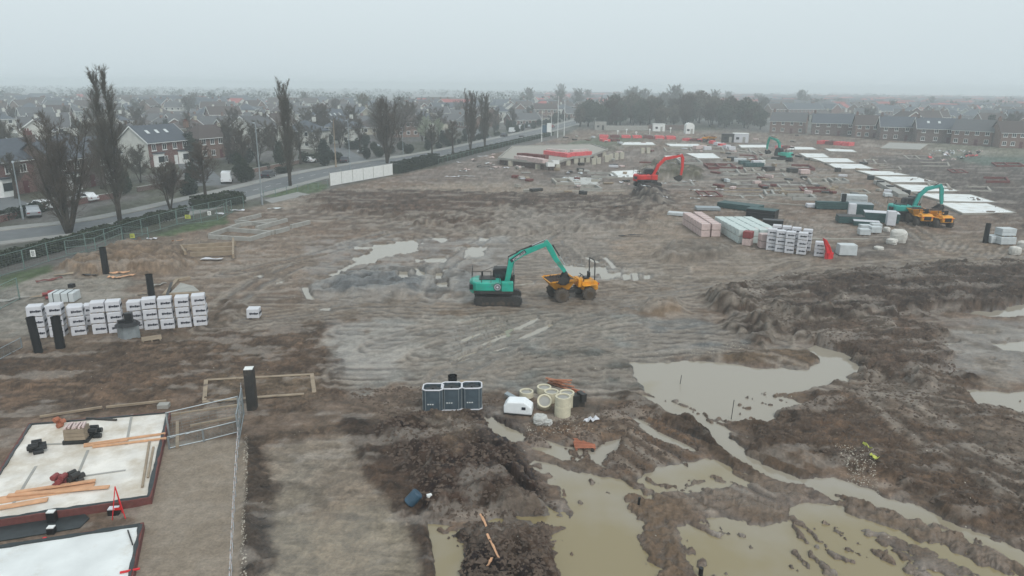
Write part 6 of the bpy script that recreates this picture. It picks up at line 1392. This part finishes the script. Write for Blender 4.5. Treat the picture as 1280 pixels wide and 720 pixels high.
for p, l_, m in (((164,679),'small dark prop lying on the corner of the second slab', 'dk'),): bar_px(l_, 'steel_prop', 'prop', (160,664), (166,682), .05, .05, m, dz=.02)
bar_px('small red flagged bar by the second slab corner', 'red_bar', 'bar', (150,717), (175,712), .08, .05, 'redpl', dz=.02)
o = MB().slab([(a-at(0,662)[0], b-at(0,662)[1]) for a, b in (at(-20,656), at(100,638), at(112,648), at(100,660), at(-20,680))], -.02, .03).build('wet_membrane', M['mem'], None, (*at(0,662), gz(*at(0,662))+.02)); tag(o, 'strip of wet black membrane in the gutter between the slabs', 'membrane')
# red and white tape fence along the hardstanding
P_ = [at(303,500), at(299,560), at(294,640), at(289,760)]; t = thing('tape_fence', 'sagging red and white taped wire fence right of the brown hardstanding', 'fence', (P_[0][0], P_[0][1], gz(*P_[0]))); x0, y0, z0 = t.location
W = MB(); Wr = MB(); pp = smooth(P_, 5)
for i, (a, b) in enumerate(zip(pp[:-1], pp[1:])):
    MB().tube([(a[0]-x0, a[1]-y0, gz(*a)-z0-.1), (a[0]-x0, a[1]-y0, gz(*a)-z0+1.0)], .018, 6).build('stake', M['galv'], t)
    for k in range(10):
        q0, q1 = k/10, (k+1)/10; f = lambda q: (a[0]+(b[0]-a[0])*q-x0, a[1]+(b[1]-a[1])*q-y0, .9-.35*q*(1-q)-z0+gz(*a)); W.tube([f(q0), f(q1)], .014, 4, int(k % 3 == 0), False); W.tube([tuple(np.array(f(q0))-(0, 0, .45)), tuple(np.array(f(q1))-(0, 0, .45))], .010, 4, int(k % 3 == 0), False)
W.build('barrier_tape', [M['wrap'], M['pink']], t)
mesh_fence('low wire rail fence across the back of the brown hardstanding', [(212,562),(255,553),(300,542)], .7, 2.4, 'galv', True, (.1, 1.), dense_=.5)
mesh_fence('leaning mesh panel standing at the corner of the hardstanding', [(212,548),(300,528)], 1.5, 5, 'galv', True, (.03, 1.), dense_=.4)
mesh_fence('second mesh panel standing square to the leaning one', [(305,520),(299,553)], 1.6, 5, 'galv', True, (.03, 1.), dense_=.4)
mesh_fence('loose mesh panel lying against the mud at far left', [(-10,458),(28,436)], .7, 4, 'galv', True, (.03, 1.), dense_=.5)
bar_px('pale timber rail laid along the left edge of the large slab', 'timber_rail', 'rail', (3,588), (36,540), .1, .1, 'timber2', z=.05); bar_px('long pale timber rail behind the large slab', 'timber_rail', 'rail', (50,522), (128,510), .12, .12, 'timber2', z=.05); bar_px('short pale timber rail right behind the large slab', 'timber_rail', 'rail', (133,510), (208,502), .12, .12, 'timber2', z=.05)
box_px('pale square concrete block at the back corner of the large slab', (205,509), (.6, .45, .25), 'conc', 'block', 'concrete_block', .1)
# footings: low frames of blockwork and shuttering
def footing(label, runs, w, h, m, name='footing', cat='footing', sub=0., z=None, group=None):
    a0 = at(*runs[0][0]); zz = gz(*a0)-.05 if z is None else z; t = thing(name, label, cat, (a0[0], a0[1], zz), 0, group)
    for k, (p, q) in enumerate(runs):
        a, b = at(*p), at(*q); m_ = MB(); frame_bar(m_, (a[0]-a0[0], a[1]-a0[1]), (b[0]-a0[0], b[1]-a0[1]), w, 0, h+.003*k); m_.build('edge_beam', M[m], t)
    return t
footing('half buried clay coloured footing around the dark pier', [((258,478),(390,471)),((390,471),(393,493)),((258,478),(256,503)),((256,506),(345,498)),((350,498),(378,496))], .24, .045, 'timber2')
footing('weathered shuttering frame in the churned mud by the hardstanding', [((216,520),(300,508)),((222,530),(222,560)),((240,534),(298,523))], .16, .22, 'timber2')
footing('grey shuttered footing frame near the mesh barrier, larger one', [((263,299),(313,302)),((313,302),(342,293)),((288,290),(340,294)),((263,297),(300,284)),((300,284),(345,278)),((296,280),(336,284)),((322,288),(358,278)),((300,278),(325,272)),((345,293),(360,289)),((365,286),(386,281))], .35, .55, 'conc', sub=0)
footing('low timber framed footing just in front of the grey frame', [((226,313),(294,309)),((226,313),(232,321)),((236,317),(290,315)),((240,323),(290,321)),((292,304),(292,325))], .22, .45, 'timber2')
footing('pale timber footing frame behind the right end of the block row', [((206,371),(252,369)),((206,371),(222,352)),((222,352),(236,350))], .3, .3, 'timber2')
sl = MB().slab([(a-at(230,368)[0], b-at(230,368)[1]) for a, b in (at(213,369), at(226,356), at(242,360), at(249,366))], -.02, .16).build('small_slab', M['conc'], None, (*at(230,368), gz(*at(230,368)))); tag(sl, 'small pale concrete patch inside the timber footing behind the blocks', 'concrete slab')
footing('dark timber dwarf frame between the brown heap and block row', [((207,380),(215,357))], .25, .3, 'dk')
# clutter behind the block row
x, y = at(82,377); t = thing('wrapped_pack', 'clear wrapped pack of bluish blocks in the clutter behind the block row', 'block pack', (x, y, gz(x, y)), .1); MB().box((0, 0, .45), (2., 1.3, .8)).build('blocks', M['insul'], t, bevel=.06); MB().box((0, 0, .04), (1.9, 1.2, .08)).build('skids', M['timber2'], t); b = MB(); [b.box((q, 0, .46), (.05, 1.34, .84)) for q in (-.6, 0, .6)]; b.build('straps', M['mem'], t)
bundle('heap of dark red bricks left in the clutter behind the block row', (66,372), .7, 'maroon', 9, 'brick_heap', 'brick heap', z=.1); box_px('small black tub on the clutter behind the block row', (90,360), (.45, .45, .35), 'black', 'tub', 'plastic_tub')
for i, (px, L0, r_, m_, l_) in enumerate((((62,352),2.2,.9,'brickred','reddish plank pointing up the gravel yard'), ((80,345),1.6,.5,'timber2','grey plank beside the reddish one'), ((52,372),2.,1.1,'timber2','grey board at the left of the clutter'), ((110,346),2.,-.1,'dk','dark flat board at the foot of the brown heap'), ((150,343),1.8,.3,'timber','bright new timber offcut by the furthest pipe, first'), ((158,347),1.6,.8,'timber','bright new timber offcut by the furthest pipe, second'), ((143,349),1.5,-.3,'timber','bright new timber offcut by the furthest pipe, third'), ((181,369),1.2,.8,'timber2','pale board left of the white marked pipe'), ((199,358),1.6,1.2,'conc','pale strip right of the white marked pipe'), ((12,377),3.,.75,'conc','long white beam lying in the gravel at far left'), ((222,303),1.2,.6,'timber','pale offcut above the low timber frame'), ((265,326),2.2,.05,'wrap','torn white sheet in front of the low timber frame'), ((190,300),1.1,.2,'wrap','white scrap on top of the brown heap'), ((275,268),1.3,-.2,'wrap','white scrap under the lamp post hedge'), ((297,264),2.,.1,'wrap','white sheet lying on the rubble by the lamp post'), ((345,262),2.4,.1,'insul','pale rubble sheet right of the concrete apron'), ((565,222),3,.1,'wrap','white sheet pile on the far mud left of the raised plinth'), ((583,221),3.5,-.1,'insul','pale sheet pile beside the white one on the far mud'), ((604,196),3.,.2,'wrap','white sheet left of the raised brick plinth'), ((776,262),2.5,.5,'dk','dark log lying on the haul track'), ((788,296),3.2,.15,'dk','dark bent pipe lying on the trodden clay'), ((745,222),2,.1,'wrap','white scrap beside the far puddle'))):
    scrap(l_, px, L0, .35 if m_ != 'wrap' else .7, m_, r_, .18, 'loose_board', 'board')
box_px('dark square pier with a white cap standing in the clay footing', (316,512), (.52, .52, 2.5), 'dk', 'pier', 'masonry_pier', .15, top='white')
# ------------------------------------------------------------------ long row of white slabs at right
def far_slab(label, pts, h=.3, m='slabc', grp='white house slabs along the haul road'):
    P_ = [at(*p, h) for p in pts]; o_ = P_[0]; Q = [(x-o_[0], y-o_[1]) for x, y in P_]; t = thing('house_slab', label, 'concrete slab', (o_[0], o_[1], gz(*o_)-.05), 0, grp)
    I = off_poly(Q, .5); MB().slab(I, -.2, h).build('slab', M[m], t); e = MB()
    for i in range(len(Q)): frame_bar(e, off_poly(Q, .25)[i], off_poly(Q, .25)[(i+1) % len(Q)], .26, -.2, h+.03+.003*i)
    e.build('block_edge', M['block'], t)
fs_ = [[(1171,253),(1234,254),(1271,266),(1203,267)], [(1141,241),(1214,243),(1247,253),(1180,252)], [(1117,230),(1180,232),(1200,239),(1139,240)], [(1091,220),(1146,221),(1173,228),(1114,228)],
       [(1069,213),(1112,214),(1138,219),(1090,219)], [(1032,204),(1077,205),(1094,211),(1046,211)], [(1012,197),(1060,198),(1070,203),(1030,203)], [(998,191.5),(1030,192),(1038,197),(1008,197)]]
for i, q in enumerate(fs_): far_slab('white house slab, %s from the near end of the row beside the haul road' % ORD[i], q)
for i, (q, l_) in enumerate((([(978,183),(1016,184),(1022,187),(984,187)],'thin white slab right behind the distant teal excavator'), ([(1030,185.5),(1066,187),(1072,190),(1036,189)],'thin white slab behind the far end of the long row'), ([(1112,178),(1160,180),(1150,187),(1100,185)],'pale slab far right in front of the dark terrace'), ([(922,181),(958,181),(962,184.5),(926,184.5)],'white slab in front of the small grey cabin'), ([(780,178.5),(816,178.5),(820,182),(776,182)],'white slab behind the red and white walls, left one'), ([(831,179.5),(874,180),(878,183.5),(838,183)],'white slab behind the red and white walls, right one'),
         ([(856,191.5),(892,191.5),(902,198),(872,198)],'white slab right behind the red excavator arm'), ([(830,194.5),(848,194.5),(852,198),(832,198)],'small white slab left of the larger one behind the red excavator'), ([(764,214),(802,212),(803,222),(757,222)],'white slab left of the red excavator'), ([(750,223.5),(800,223.5),(796,231),(744,230)],'dull pale slab in front of the slab by the red excavator'))): far_slab(l_, q, .25, 'slabc' if i not in (2, 9) else 'conc', None)
# ------------------------------------------------------------------ raised plinth with brick packs
def plinth(label, front, back, h, piers=9):
    P_ = [at(*p, 0.) for p in front]+[at(*p, 0.) for p in back]; o_ = P_[0]; Q = [(x-o_[0], y-o_[1]) for x, y in P_]; t = thing('raised_foundation', label, 'foundation', (o_[0], o_[1], 0)); MB().slab(off_poly(Q, .9), -.2, h-.25).build('blockwork', M['dkbrick'], t); MB().slab(Q, h-.25, h).build('deck', M['block'], t); 
    for a, b, n in zip(Q[:len(front)-1], Q[1:len(front)], piers):
        for k in range(n): f = (k+.5)/n; MB().box((a[0]+(b[0]-a[0])*f, a[1]+(b[1]-a[1])*f+.1, h/2-.2), (1.1, .5, h-.2), .3).build('pier', M['cream'], t)
    e = MB(); [frame_bar(e, off_poly(Q, .3)[i], off_poly(Q, .3)[(i+1) % len(Q)], .2, h, h+.25+.003*i, 0) for i in range(len(Q))]; e.build('kerb_course', M['conc'], t); return h
plinth('raised dark sided house platform carrying long packs of pinkish bricks', [(622,206),(690,214),(716,205),(738,203),(760,194)], [(740,187),(640,190)], 1.5, (2, 2, 3, 2))
for i, (p, q, w_, m_, l_) in enumerate((((646,199.5),(682,204.5),1.6,'pink','near left'), ((648,196),(684,199),1.5,'brickred','second'), ((682,193),(712,197),1.4,'redpack','middle'), ((684,190.5),(708,192.5),1.2,'pink','far middle'), ((712,195.5),(738,194.),1.4,'redpack','right'), ((714,192),(734,190.5),1.2,'pink','far right'))):
    if 'redpack' not in M: M['redpack'] = mat('red_wrapped_brick', (206, 84, 88), .5, .12, 3, .2, dirt=.25, dirtc=(220, 170, 168))
    a, b = at(*p, 1.5), at(*q, 1.5); th = math.atan2(b[1]-a[1], b[0]-a[0]); t = thing('brick_pack_row', 'long pinkish red row of brick packs, %s one on the raised platform' % l_, 'brick packs', ((a[0]+b[0])/2, (a[1]+b[1])/2, 1.5), th, 'brick pack rows on the raised platform'); L0 = dist(a, b); n = max(3, int(L0/1.3))
    for k in range(n): MB().box((-L0/2+L0*(k+.5)/n, random.uniform(-.06, .06), .5), (L0/n-.1, w_, .95+random.uniform(-.1, .1))).build('pack', M[m_], t)
for px, l_ in (((694,205),'small white walled frame on the corner of the raised platform'), ((688,208),'low pale block stack at the front corner of the raised platform')):
    x, y = at(*px, 1.5); t = thing('block_stack', l_, 'block stack', (x, y, 1.5), .3); MB().box((0, 0, .45), (1.6, 1., .9)).build('blocks', M['white'], t); MB().box((0, 0, .95), (1.2, .7, .1)).build('top_course', M['conc'], t)
# low red brick walls with white blockwork piers: the next plots going up
def low_walls(label, p, q, n, h, w_=4.5):
    a, b = at(*p), at(*q); th = math.atan2(b[1]-a[1], b[0]-a[0]); L0 = dist(a, b); t = thing('low_brick_walls', label, 'brick walls', (a[0], a[1], 0), th)
    for k in range(n):
        x = L0*(k+.5)/n; l = L0/n*.8; MB().box((x, 0, h/2), (l, .3, h)).box((x-l/2+.16, w_/2+.02, h/2-.01), (.3, w_-.3, h-.02)).box((x+l/2-.16, w_/2+.02, h/2-.01), (.3, w_-.3, h-.02)).box((x, w_+.02, h/2+.01), (l, .3, h+.02)).build('brick_wall', M['redpack' if k % 3 != 1 else 'brickred'], t)
        MB().box((x, w_/2, h*.3), (l*.8, w_*.8, h*.5)).build('inner_slab', M['slabc'], t)
low_walls('row of low red brick walls with white floors, furthest row', (748,173), (846,174.5), 7, 1.1); low_walls('row of low red brick walls in front of the furthest row', (752,178), (776,178), 2, 1.)
low_walls('group of low red brick walls left of the haul road head', (852,176), (880,177.5), 3, .9, 3); low_walls('low pinkish brick walls with rubble in front of the dark terrace', (1020,180), (1062,183), 4, 1.2, 3.5); low_walls('low red wall left of the distant teal excavator', (968,186), (985,187), 2, 1., 2.5)
for i, (px, h_) in enumerate(((755,198),1.9),) if False else enumerate((((758,203),1.7),((763,201),1.7),((770,200),1.8),((777,199),1.8),((803,192),1.6),((810,192),1.6),((742,206),1.5),((748,205),1.5))):
    x, y = at(*px); box_px('%s white block pier, counting from the raised platform towards the red walls' % ORD[i], px, (1.1, .5, h_), 'cream', 'pier', 'block_pier', .4)
# strip foundations: dark trenches with thin pale edges
for i in range(11):
    py = 199+i*4.6; x0_, x1_ = 898+i*1.5+random.uniform(-8, 8), 985+i*2.2+random.uniform(-12, 12)
    runs = []; n = random.choice((2, 3)); 
    for k in range(n): a = x0_+(x1_-x0_)*k/n; b = x0_+(x1_-x0_)*(k+.9)/n; runs.append(((a, py+random.uniform(-.4, .4)), (b, py+.6+random.uniform(-.4, .4))))
    for k in range(2): a = x0_+(x1_-x0_)*random.random(); runs.append(((a, py), (a+4, py+3.8)))
    footing('thin pale strip foundation, %s row from the far end of the trench field' % ORD[i], runs, .35, .2, random.choice(('conc', 'timber2', 'block')), 'strip_foundation', 'foundation', group='strip foundations in the trench field')
for i, (p, q) in enumerate((((905,250),(1005,258)), ((700,240),(780,240)), ((1000,300),(1090,300)), ((905,244),(930,247)))): footing('long thin kerb line on the mud, %s of the four scattered ones' % ORD[i], [(p, q)], .3, .2, 'block', 'kerb_line', 'kerb')
rq = random.Random(21); fo = 0
for px, py in ((690,226),(735,218),(820,204),(845,208),(880,207),(925,195),(950,199),(1035,225),(1060,238),(1000,236),(1150,205),(1185,214),(1230,225),(1210,236),(1130,196),(870,240),(838,228),(720,234),(905,186),(870,185),(940,190),(830,186),(800,204),(900,214),(930,212),(975,232),(990,208),(1010,226),(955,240),(985,246),(1080,200),(1100,208),(1160,232),(1240,206)):
    w_ = rq.uniform(18, 34); h_ = rq.uniform(3.5, 6); k_ = rq.uniform(2, 8)
    runs = [((px, py), (px+w_, py+.4)), ((px+w_, py+.4), (px+w_+k_, py+h_)), ((px+k_, py+h_), (px+w_+k_, py+h_+.3)), ((px, py), (px+k_, py+h_)), ((px+w_*.45, py+.2), (px+w_*.45+k_, py+h_))]
    fo += 1; footing('pale foundation outline on the far part of the site', runs[:rq.choice((3, 4, 5))], .35, rq.uniform(.2, .6), rq.choice(('conc', 'block', 'brickred', 'block')), 'foundation_outline', 'foundation', group='foundation outlines on the far site')
for i in range(190):
    px = (rq.uniform(640, 1000), 170+76*rq.random()**1.4) if i < 164 else (rq.uniform(1000, 1110), rq.uniform(200, 250))
    if 785 < px[0] < 880 and 195 < px[1] < 245: continue
    if abs(px[0]-(960+(px[1]-190)*2.3)) < 16: continue
    stack('small heap of site materials on the far part of the site', px, rq.uniform(.7, 2.4), rq.uniform(.6, 1.3), rq.uniform(.2, .6), rq.choice(('wrap', 'pink', 'dk', 'insul', 'timber2', 'block', 'block', 'conc', 'timber2', 'dk', 'brickred')), rq.uniform(0, 3), layers=2, name='material_pile')
for o in COL.objects:
    if o.get('label') == 'small heap of site materials on the far part of the site': o['group'] = 'material heaps on the far site'
# concrete/gravel beam by the slabs
footing('pale round ended beam lying in front of the long slab row', [((1098,230),(1128,247))], 1.6, .7, 'conc')
# cabins and kit at the far end
def cabin(label, px, w, d, h, m, rz=0., roof=None, arch=False, door=True):
    x, y = at(*px); t = thing('site_cabin', label, 'cabin', (x, y, 0), rz)
    if arch:
        pr = [(-w/2, 0), (w/2, 0), (w/2, h*.7)]+[(w/2*math.cos(a), h*.7+h*.3*math.sin(a)) for a in np.linspace(.2, math.pi-.2, 7)]+[(-w/2, h*.7)]; MB().prism(pr, -d/2, d/2).build('walls', M[m], t)
    else: MB().box((0, 0, h/2), (w, d, h)).build('walls', M[m], t); MB().box((0, 0, h+.08), (w+.2, d+.2, .16)).build('roof', M[roof or m], t)
    MB().box((w*.2, -d/2-.03, 1.), (.9, .06, 2.)).build('door', M['conc' if m != 'conc' else 'dk'], t); MB().box((-w*.22, -d/2-.03, 1.5), (1., .06, .8)).build('window', M['glass'], t)
cabin('white round topped cabin standing before the tree belt', (861,167), 3.4, 3.5, 4.4, 'white', 0, arch=True); cabin('dark and white skip cabin at the head of the haul road', (925,178), 5., 4., 3., 'wrap', -.2, 'white'); cabin('dark container joined to the left of the white cabin', (909,178), 4., 3., 2.8, 'dk', -.2)
cabin('white flecked small container by the boundary wall', (823,164), 5., 2.5, 3., 'white'); cabin('grey roofed shed at the left end of the boundary wall', (750,162), 5., 4., 3.6, 'conc', 0, 'greyroof'); cabin('low white container at the far right end of the haul road', (1012,172), 6, 2.5, 2.4, 'white', .1) if False else None
for i, (px, m_) in enumerate((((896,182),'wrap'), ((902,184),'redpack'), ((908,186),'wrap'), ((890,180),'redpack'), ((914,188),'wrap'), ((878,186),'pink'), ((871,187),'pink'), ((884,188),'wrap'))): stack('small material pile at the haul road head, %s along the line' % ORD[i], px, 2.2, 1.4, 1., m_, random.uniform(0, 1), layers=2, name='material_pile')
for i, (px, m_, w_) in enumerate((((930,206),'grn',2.5), ((945,206),'wrap',2.), ((952,206),'white',1.6), ((938,209),'grn',3), ((925,203),'insul',3), ((915,201),'black',2.2), ((948,209),'grn',2.), ((990,216),'dk',2), ((1005,218),'pink',2), ((960,214),'dk',2.5))): stack('material stack beside the haul road bend, %s in the line' % ORD[i], px, w_, 1.6, .9, m_, random.uniform(-.4, .4), layers=2, name='material_stack')
for i, (px, m_) in enumerate((((1088,225),'black'), ((1100,232),'black'), ((1132,244),'black'), ((1112,238),'black'), ((1140,252),'black'), ((1047,215),'dk'))): box_px('black drum shaped tub left of the slab row, %s from the far end' % ORD[i], px, (1.1, .9, .9), m_, 'tub', 'black_tub')
rng = random.Random(5)
for i in range(26):
    px = (rng.uniform(1160, 1225), rng.uniform(190, 203)); scrap('rubble piece in the mixed stack of spoil in front of the grass field', px, rng.uniform(1, 2.5), .8, rng.choice(('wrap', 'pink', 'redpack', 'dk', 'insul')), rng.uniform(0, 3), .7, 'rubble_piece', 'rubble'); COL.objects[-1]['group'] = 'rubble before the grass field'
for i in range(34):
    px = (rng.uniform(570, 650), rng.uniform(194, 216)) if i < 18 else (rng.uniform(690, 790), rng.uniform(215, 236)); scrap('rubble piece strewn on the mud around the raised platform', px, rng.uniform(.8, 2.5), .6, rng.choice(('wrap', 'conc', 'pink', 'dk', 'insul')), rng.uniform(0, 3), .4, 'rubble_piece', 'rubble'); COL.objects[-1]['group'] = 'rubble around the raised platform'
for i in range(22):
    px = (rng.uniform(800, 900), rng.uniform(205, 252)); scrap('white offcut strewn around the red excavator', px, rng.uniform(.8, 2.2), .35, rng.choice(('wrap', 'insul', 'timber2')), rng.uniform(-1, 0), .25, 'white_offcut', 'offcut'); COL.objects[-1]['group'] = 'white offcuts around the red excavator'
# far fields of pale dots: site grid pegs
for px in ((795,172),(772,170),(783,168),(812,168),(838,166)): x, y = at(*px); b = MB().tube([(0, 0, 0), (0, 0, 1.8)], .12, 6).box((0, 0, 1.9), (.7, .3, .6)); tag(b.build('marker_post', M['white'], None, (x, y, 0)), 'white topped marker post at the back of the red walls', 'post', 'white marker posts')

# ------------------------------------------------------------------ stones, clods and reeds of loose earth
def scatter(name, label, n, f, m, smin, smax):
    V = []; fs = []; base = [(1, 0, 0), (0, 1, 0), (-1, 0, 0), (0, -1, 0), (0, 0, .8), (.5, .5, .5), (-.6, .4, .4)]; c = 0
    for i in range(n):
        p = f()
        if p is None: continue
        x, y = p; z = gz(x, y)
        if z < WL+.02: continue
        s = rng.uniform(smin, smax)*rng.uniform(.5, 1)*(1 if y < 60 else y/60); a = rng.uniform(0, 6.3); ca, sa = math.cos(a), math.sin(a); sx, sy, sz = s*rng.uniform(.7, 1.4), s*rng.uniform(.6, 1.1), s*rng.uniform(.5, 1.)
        for u, v, w_ in base[:5]: u += rng.uniform(-.25, .25); v += rng.uniform(-.25, .25); V.append((x+(u*sx*ca-v*sy*sa), y+(u*sx*sa+v*sy*ca), z-.02+w_*sz))
        fs += [(c, c+1, c+4), (c+1, c+2, c+4), (c+2, c+3, c+4), (c+3, c, c+4)]; c += 5
    mb = MB(); mb.add(V, fs); tag(mb.build(name, m), label, 'ground litter', kind='stuff')
def inpoly(pts, dens=1):
    P_ = WP(pts); xs = [p[0] for p in P_]; ys = [p[1] for p in P_]
    def f():
        for _ in range(20):
            x, y = rng.uniform(min(xs), max(xs)), rng.uniform(min(ys), max(ys))
            if sd_poly(np.array([x]), np.array([y]), P_)[0] < 0: return x, y
    return f
z_ = [inpoly(p) for p in ([(462,528),(520,518),(600,515),(650,560),(700,640),(548,655),(495,585)], [(572,668),(690,655),(706,700),(690,760),(580,760)], [(930,395),(1180,412),(1200,480),(1280,520),(1280,680),(1090,600),(925,540),(1080,470),(1010,425)], [(868,370),(1050,342),(1280,328),(1280,380),(1100,402),(940,398)], [(430,488),(560,482),(640,500),(500,540)], [(640,545),(790,500),(880,560),(770,600)])]
wts = (4, 3, 10, 6, 2, 3)
M['clod'] = mat('earth_clod', (84, 72, 63), .95, .35, 3, .5); M['stone'] = mat('pale_stone', (168, 162, 150), .9, .3, 3, .3)
scatter('earth_clods', 'broken clods of dark earth on the spoil banks', 15000, lambda: rng.choices(z_, wts)[0](), M['clod'], .05, .2)
site_ = inpoly([(200,300),(800,240),(1280,330),(1280,700),(800,760),(320,760),(330,500),(0,560),(0,440),(280,400)]); grv = [inpoly(p) for p in ([(412,425),(560,392),(880,404),(915,436),(800,470),(740,500),(560,480),(430,488)], [(780,440),(940,428),(935,440),(800,450)], [(655,530),(720,515),(745,545),(660,545)], [(1040,560),(1090,570),(1100,620),(1060,600)], [(306,545),(311,545),(308,760),(300,760)])]
scatter('loose_stones', 'loose pale stones and grit scattered over the site', 9000, lambda: (site_ if rng.random() < .35 else rng.choice(grv))(), M['stone'], .025, .075)
# ------------------------------------------------------------------ give look-alikes a place of their own
LM = [((20,215),'the far left house'), ((92,215),'the wide bare tree'), ((150,180),'the tallest poplar'), ((200,190),'the white gabled house'), ((262,190),'the dark roofed house'), ((328,200),'the tall lamp post'), ((363,160),'the lone poplar'), ((416,165),'the triple skylight house'), ((484,160),'the roadside twin tree'), ((556,140),'the red roofed house'), ((597,140),'the upright bare trees'), ((680,140),'the white bend row'), ((750,160),'the grey roofed shed'), ((790,150),'the belt centre'), ((823,160),'the flecked container'), ((861,160),'the round topped cabin'), ((925,170),'the skip cabin'), ((979,190),'the distant teal excavator'), ((1040,160),'the white chimney wall'), ((1122,165),'the fourth terrace house'), ((1172,165),'the bright roof windows'), ((1262,170),'the last terrace house'), ((690,200),'the raised platform'), ((800,215),'the red excavator'), ((1190,197),'the grass field rubble')]
def pix(x, y, z=0):
    z -= H; d = y*math.cos(P)-z*math.sin(P); v = (y*math.sin(P)+z*math.cos(P))/d*F; u = x/d*F; c, s = math.cos(R), math.sin(R); return 640+u*c+v*s, 360-(-u*s+v*c)
from collections import defaultdict
by = defaultdict(list)
for o in COL.objects:
    if o.parent is None and o.get('label') and o.get('kind') is None: by[o['label']].append(o)
NUM = ORD+['thirteenth', 'fourteenth', 'fifteenth', 'sixteenth', 'seventeenth', 'eighteenth', 'nineteenth', 'twentieth']+[a+' '+b for a in ('twenty', 'thirty', 'forty', 'fifty', 'sixty', 'seventy', 'eighty', 'ninety') for b in ORD[:9]]
SHORT = {'two storey brick house with brown tiled roof': 'brown roofed brick house', 'white rendered house with grey roof': 'white grey roofed house', 'low bungalow with wide grey roof': 'grey roofed bungalow', 'hipped roof bungalow with cream walls': 'cream hipped bungalow', 'long slate roofed terrace block': 'long slate terrace', 'square hipped roof house in pale render': 'pale square house'}
merged = defaultdict(list)
for lb, os_ in by.items():
    base = lb
    for k, v in SHORT.items():
        if lb.startswith(k): base = v
    for k, v in (('dark evergreen shrub in a front garden across the road', 'dark front garden shrub'), ('grey bare garden tree among the houses across the road', 'grey bare garden tree'), ('misty bare tree among the town houses', 'misty bare town tree'), ('misty bare tree in the belt', 'misty bare belt tree'), ('faint tall tree', 'faint tall skyline tree'), ('dark garden shrub among', 'dark misty garden shrub'), ('dark green dense tree', 'dense dark green tree'), ('rubble piece', 'rubble piece'), ('pale foundation outline', 'pale foundation outline'), ('small heap of site', 'small material heap'), ('white offcut', 'white offcut'), ('white topped marker', 'white topped marker post'), ('small bare', 'small bare tree'), ('brown timber length', 'brown timber length'), ('splintered brown', 'splintered brown board')):
        if lb.startswith(k): base = v
    if len(os_) > 1: merged[base] += [(o, lb) for o in os_]
for base, os2 in merged.items():
    os_ = [o for o, _ in os2]; lb_of = {o.name: l for o, l in os2}
    grp = defaultdict(list)
    for o in os_:
        u, v = pix(*o.location); j = min(range(len(LM)), key=lambda i: (LM[i][0][0]-u)**2+((LM[i][0][1]-v)*1.5)**2) if base not in ('brown timber length', 'splintered brown board') else -1
        if j >= 0:
            dx, dy = u-LM[j][0][0], v-LM[j][0][1]; side = 'right of' if dx > 14 else 'left of' if dx < -14 else ('behind' if dy < 0 else 'in front of'); nm_ = LM[j][1]
        else: side, nm_ = 'behind', 'the concrete rings'
        grp[(side, nm_)].append((u, o))
    for (side, nm_), L_ in grp.items():
        L_.sort(key=lambda t: t[0])
        for i, (u, o) in enumerate(L_):
            o['label'] = ('%s %s %s' % (base, side, nm_)) if len(L_) == 1 else ('%s %s %s, %s from the left' % (base, side, nm_, NUM[i] if i else 'first'))
            if not o.get('group'): o['group'] = lb_of[o.name]
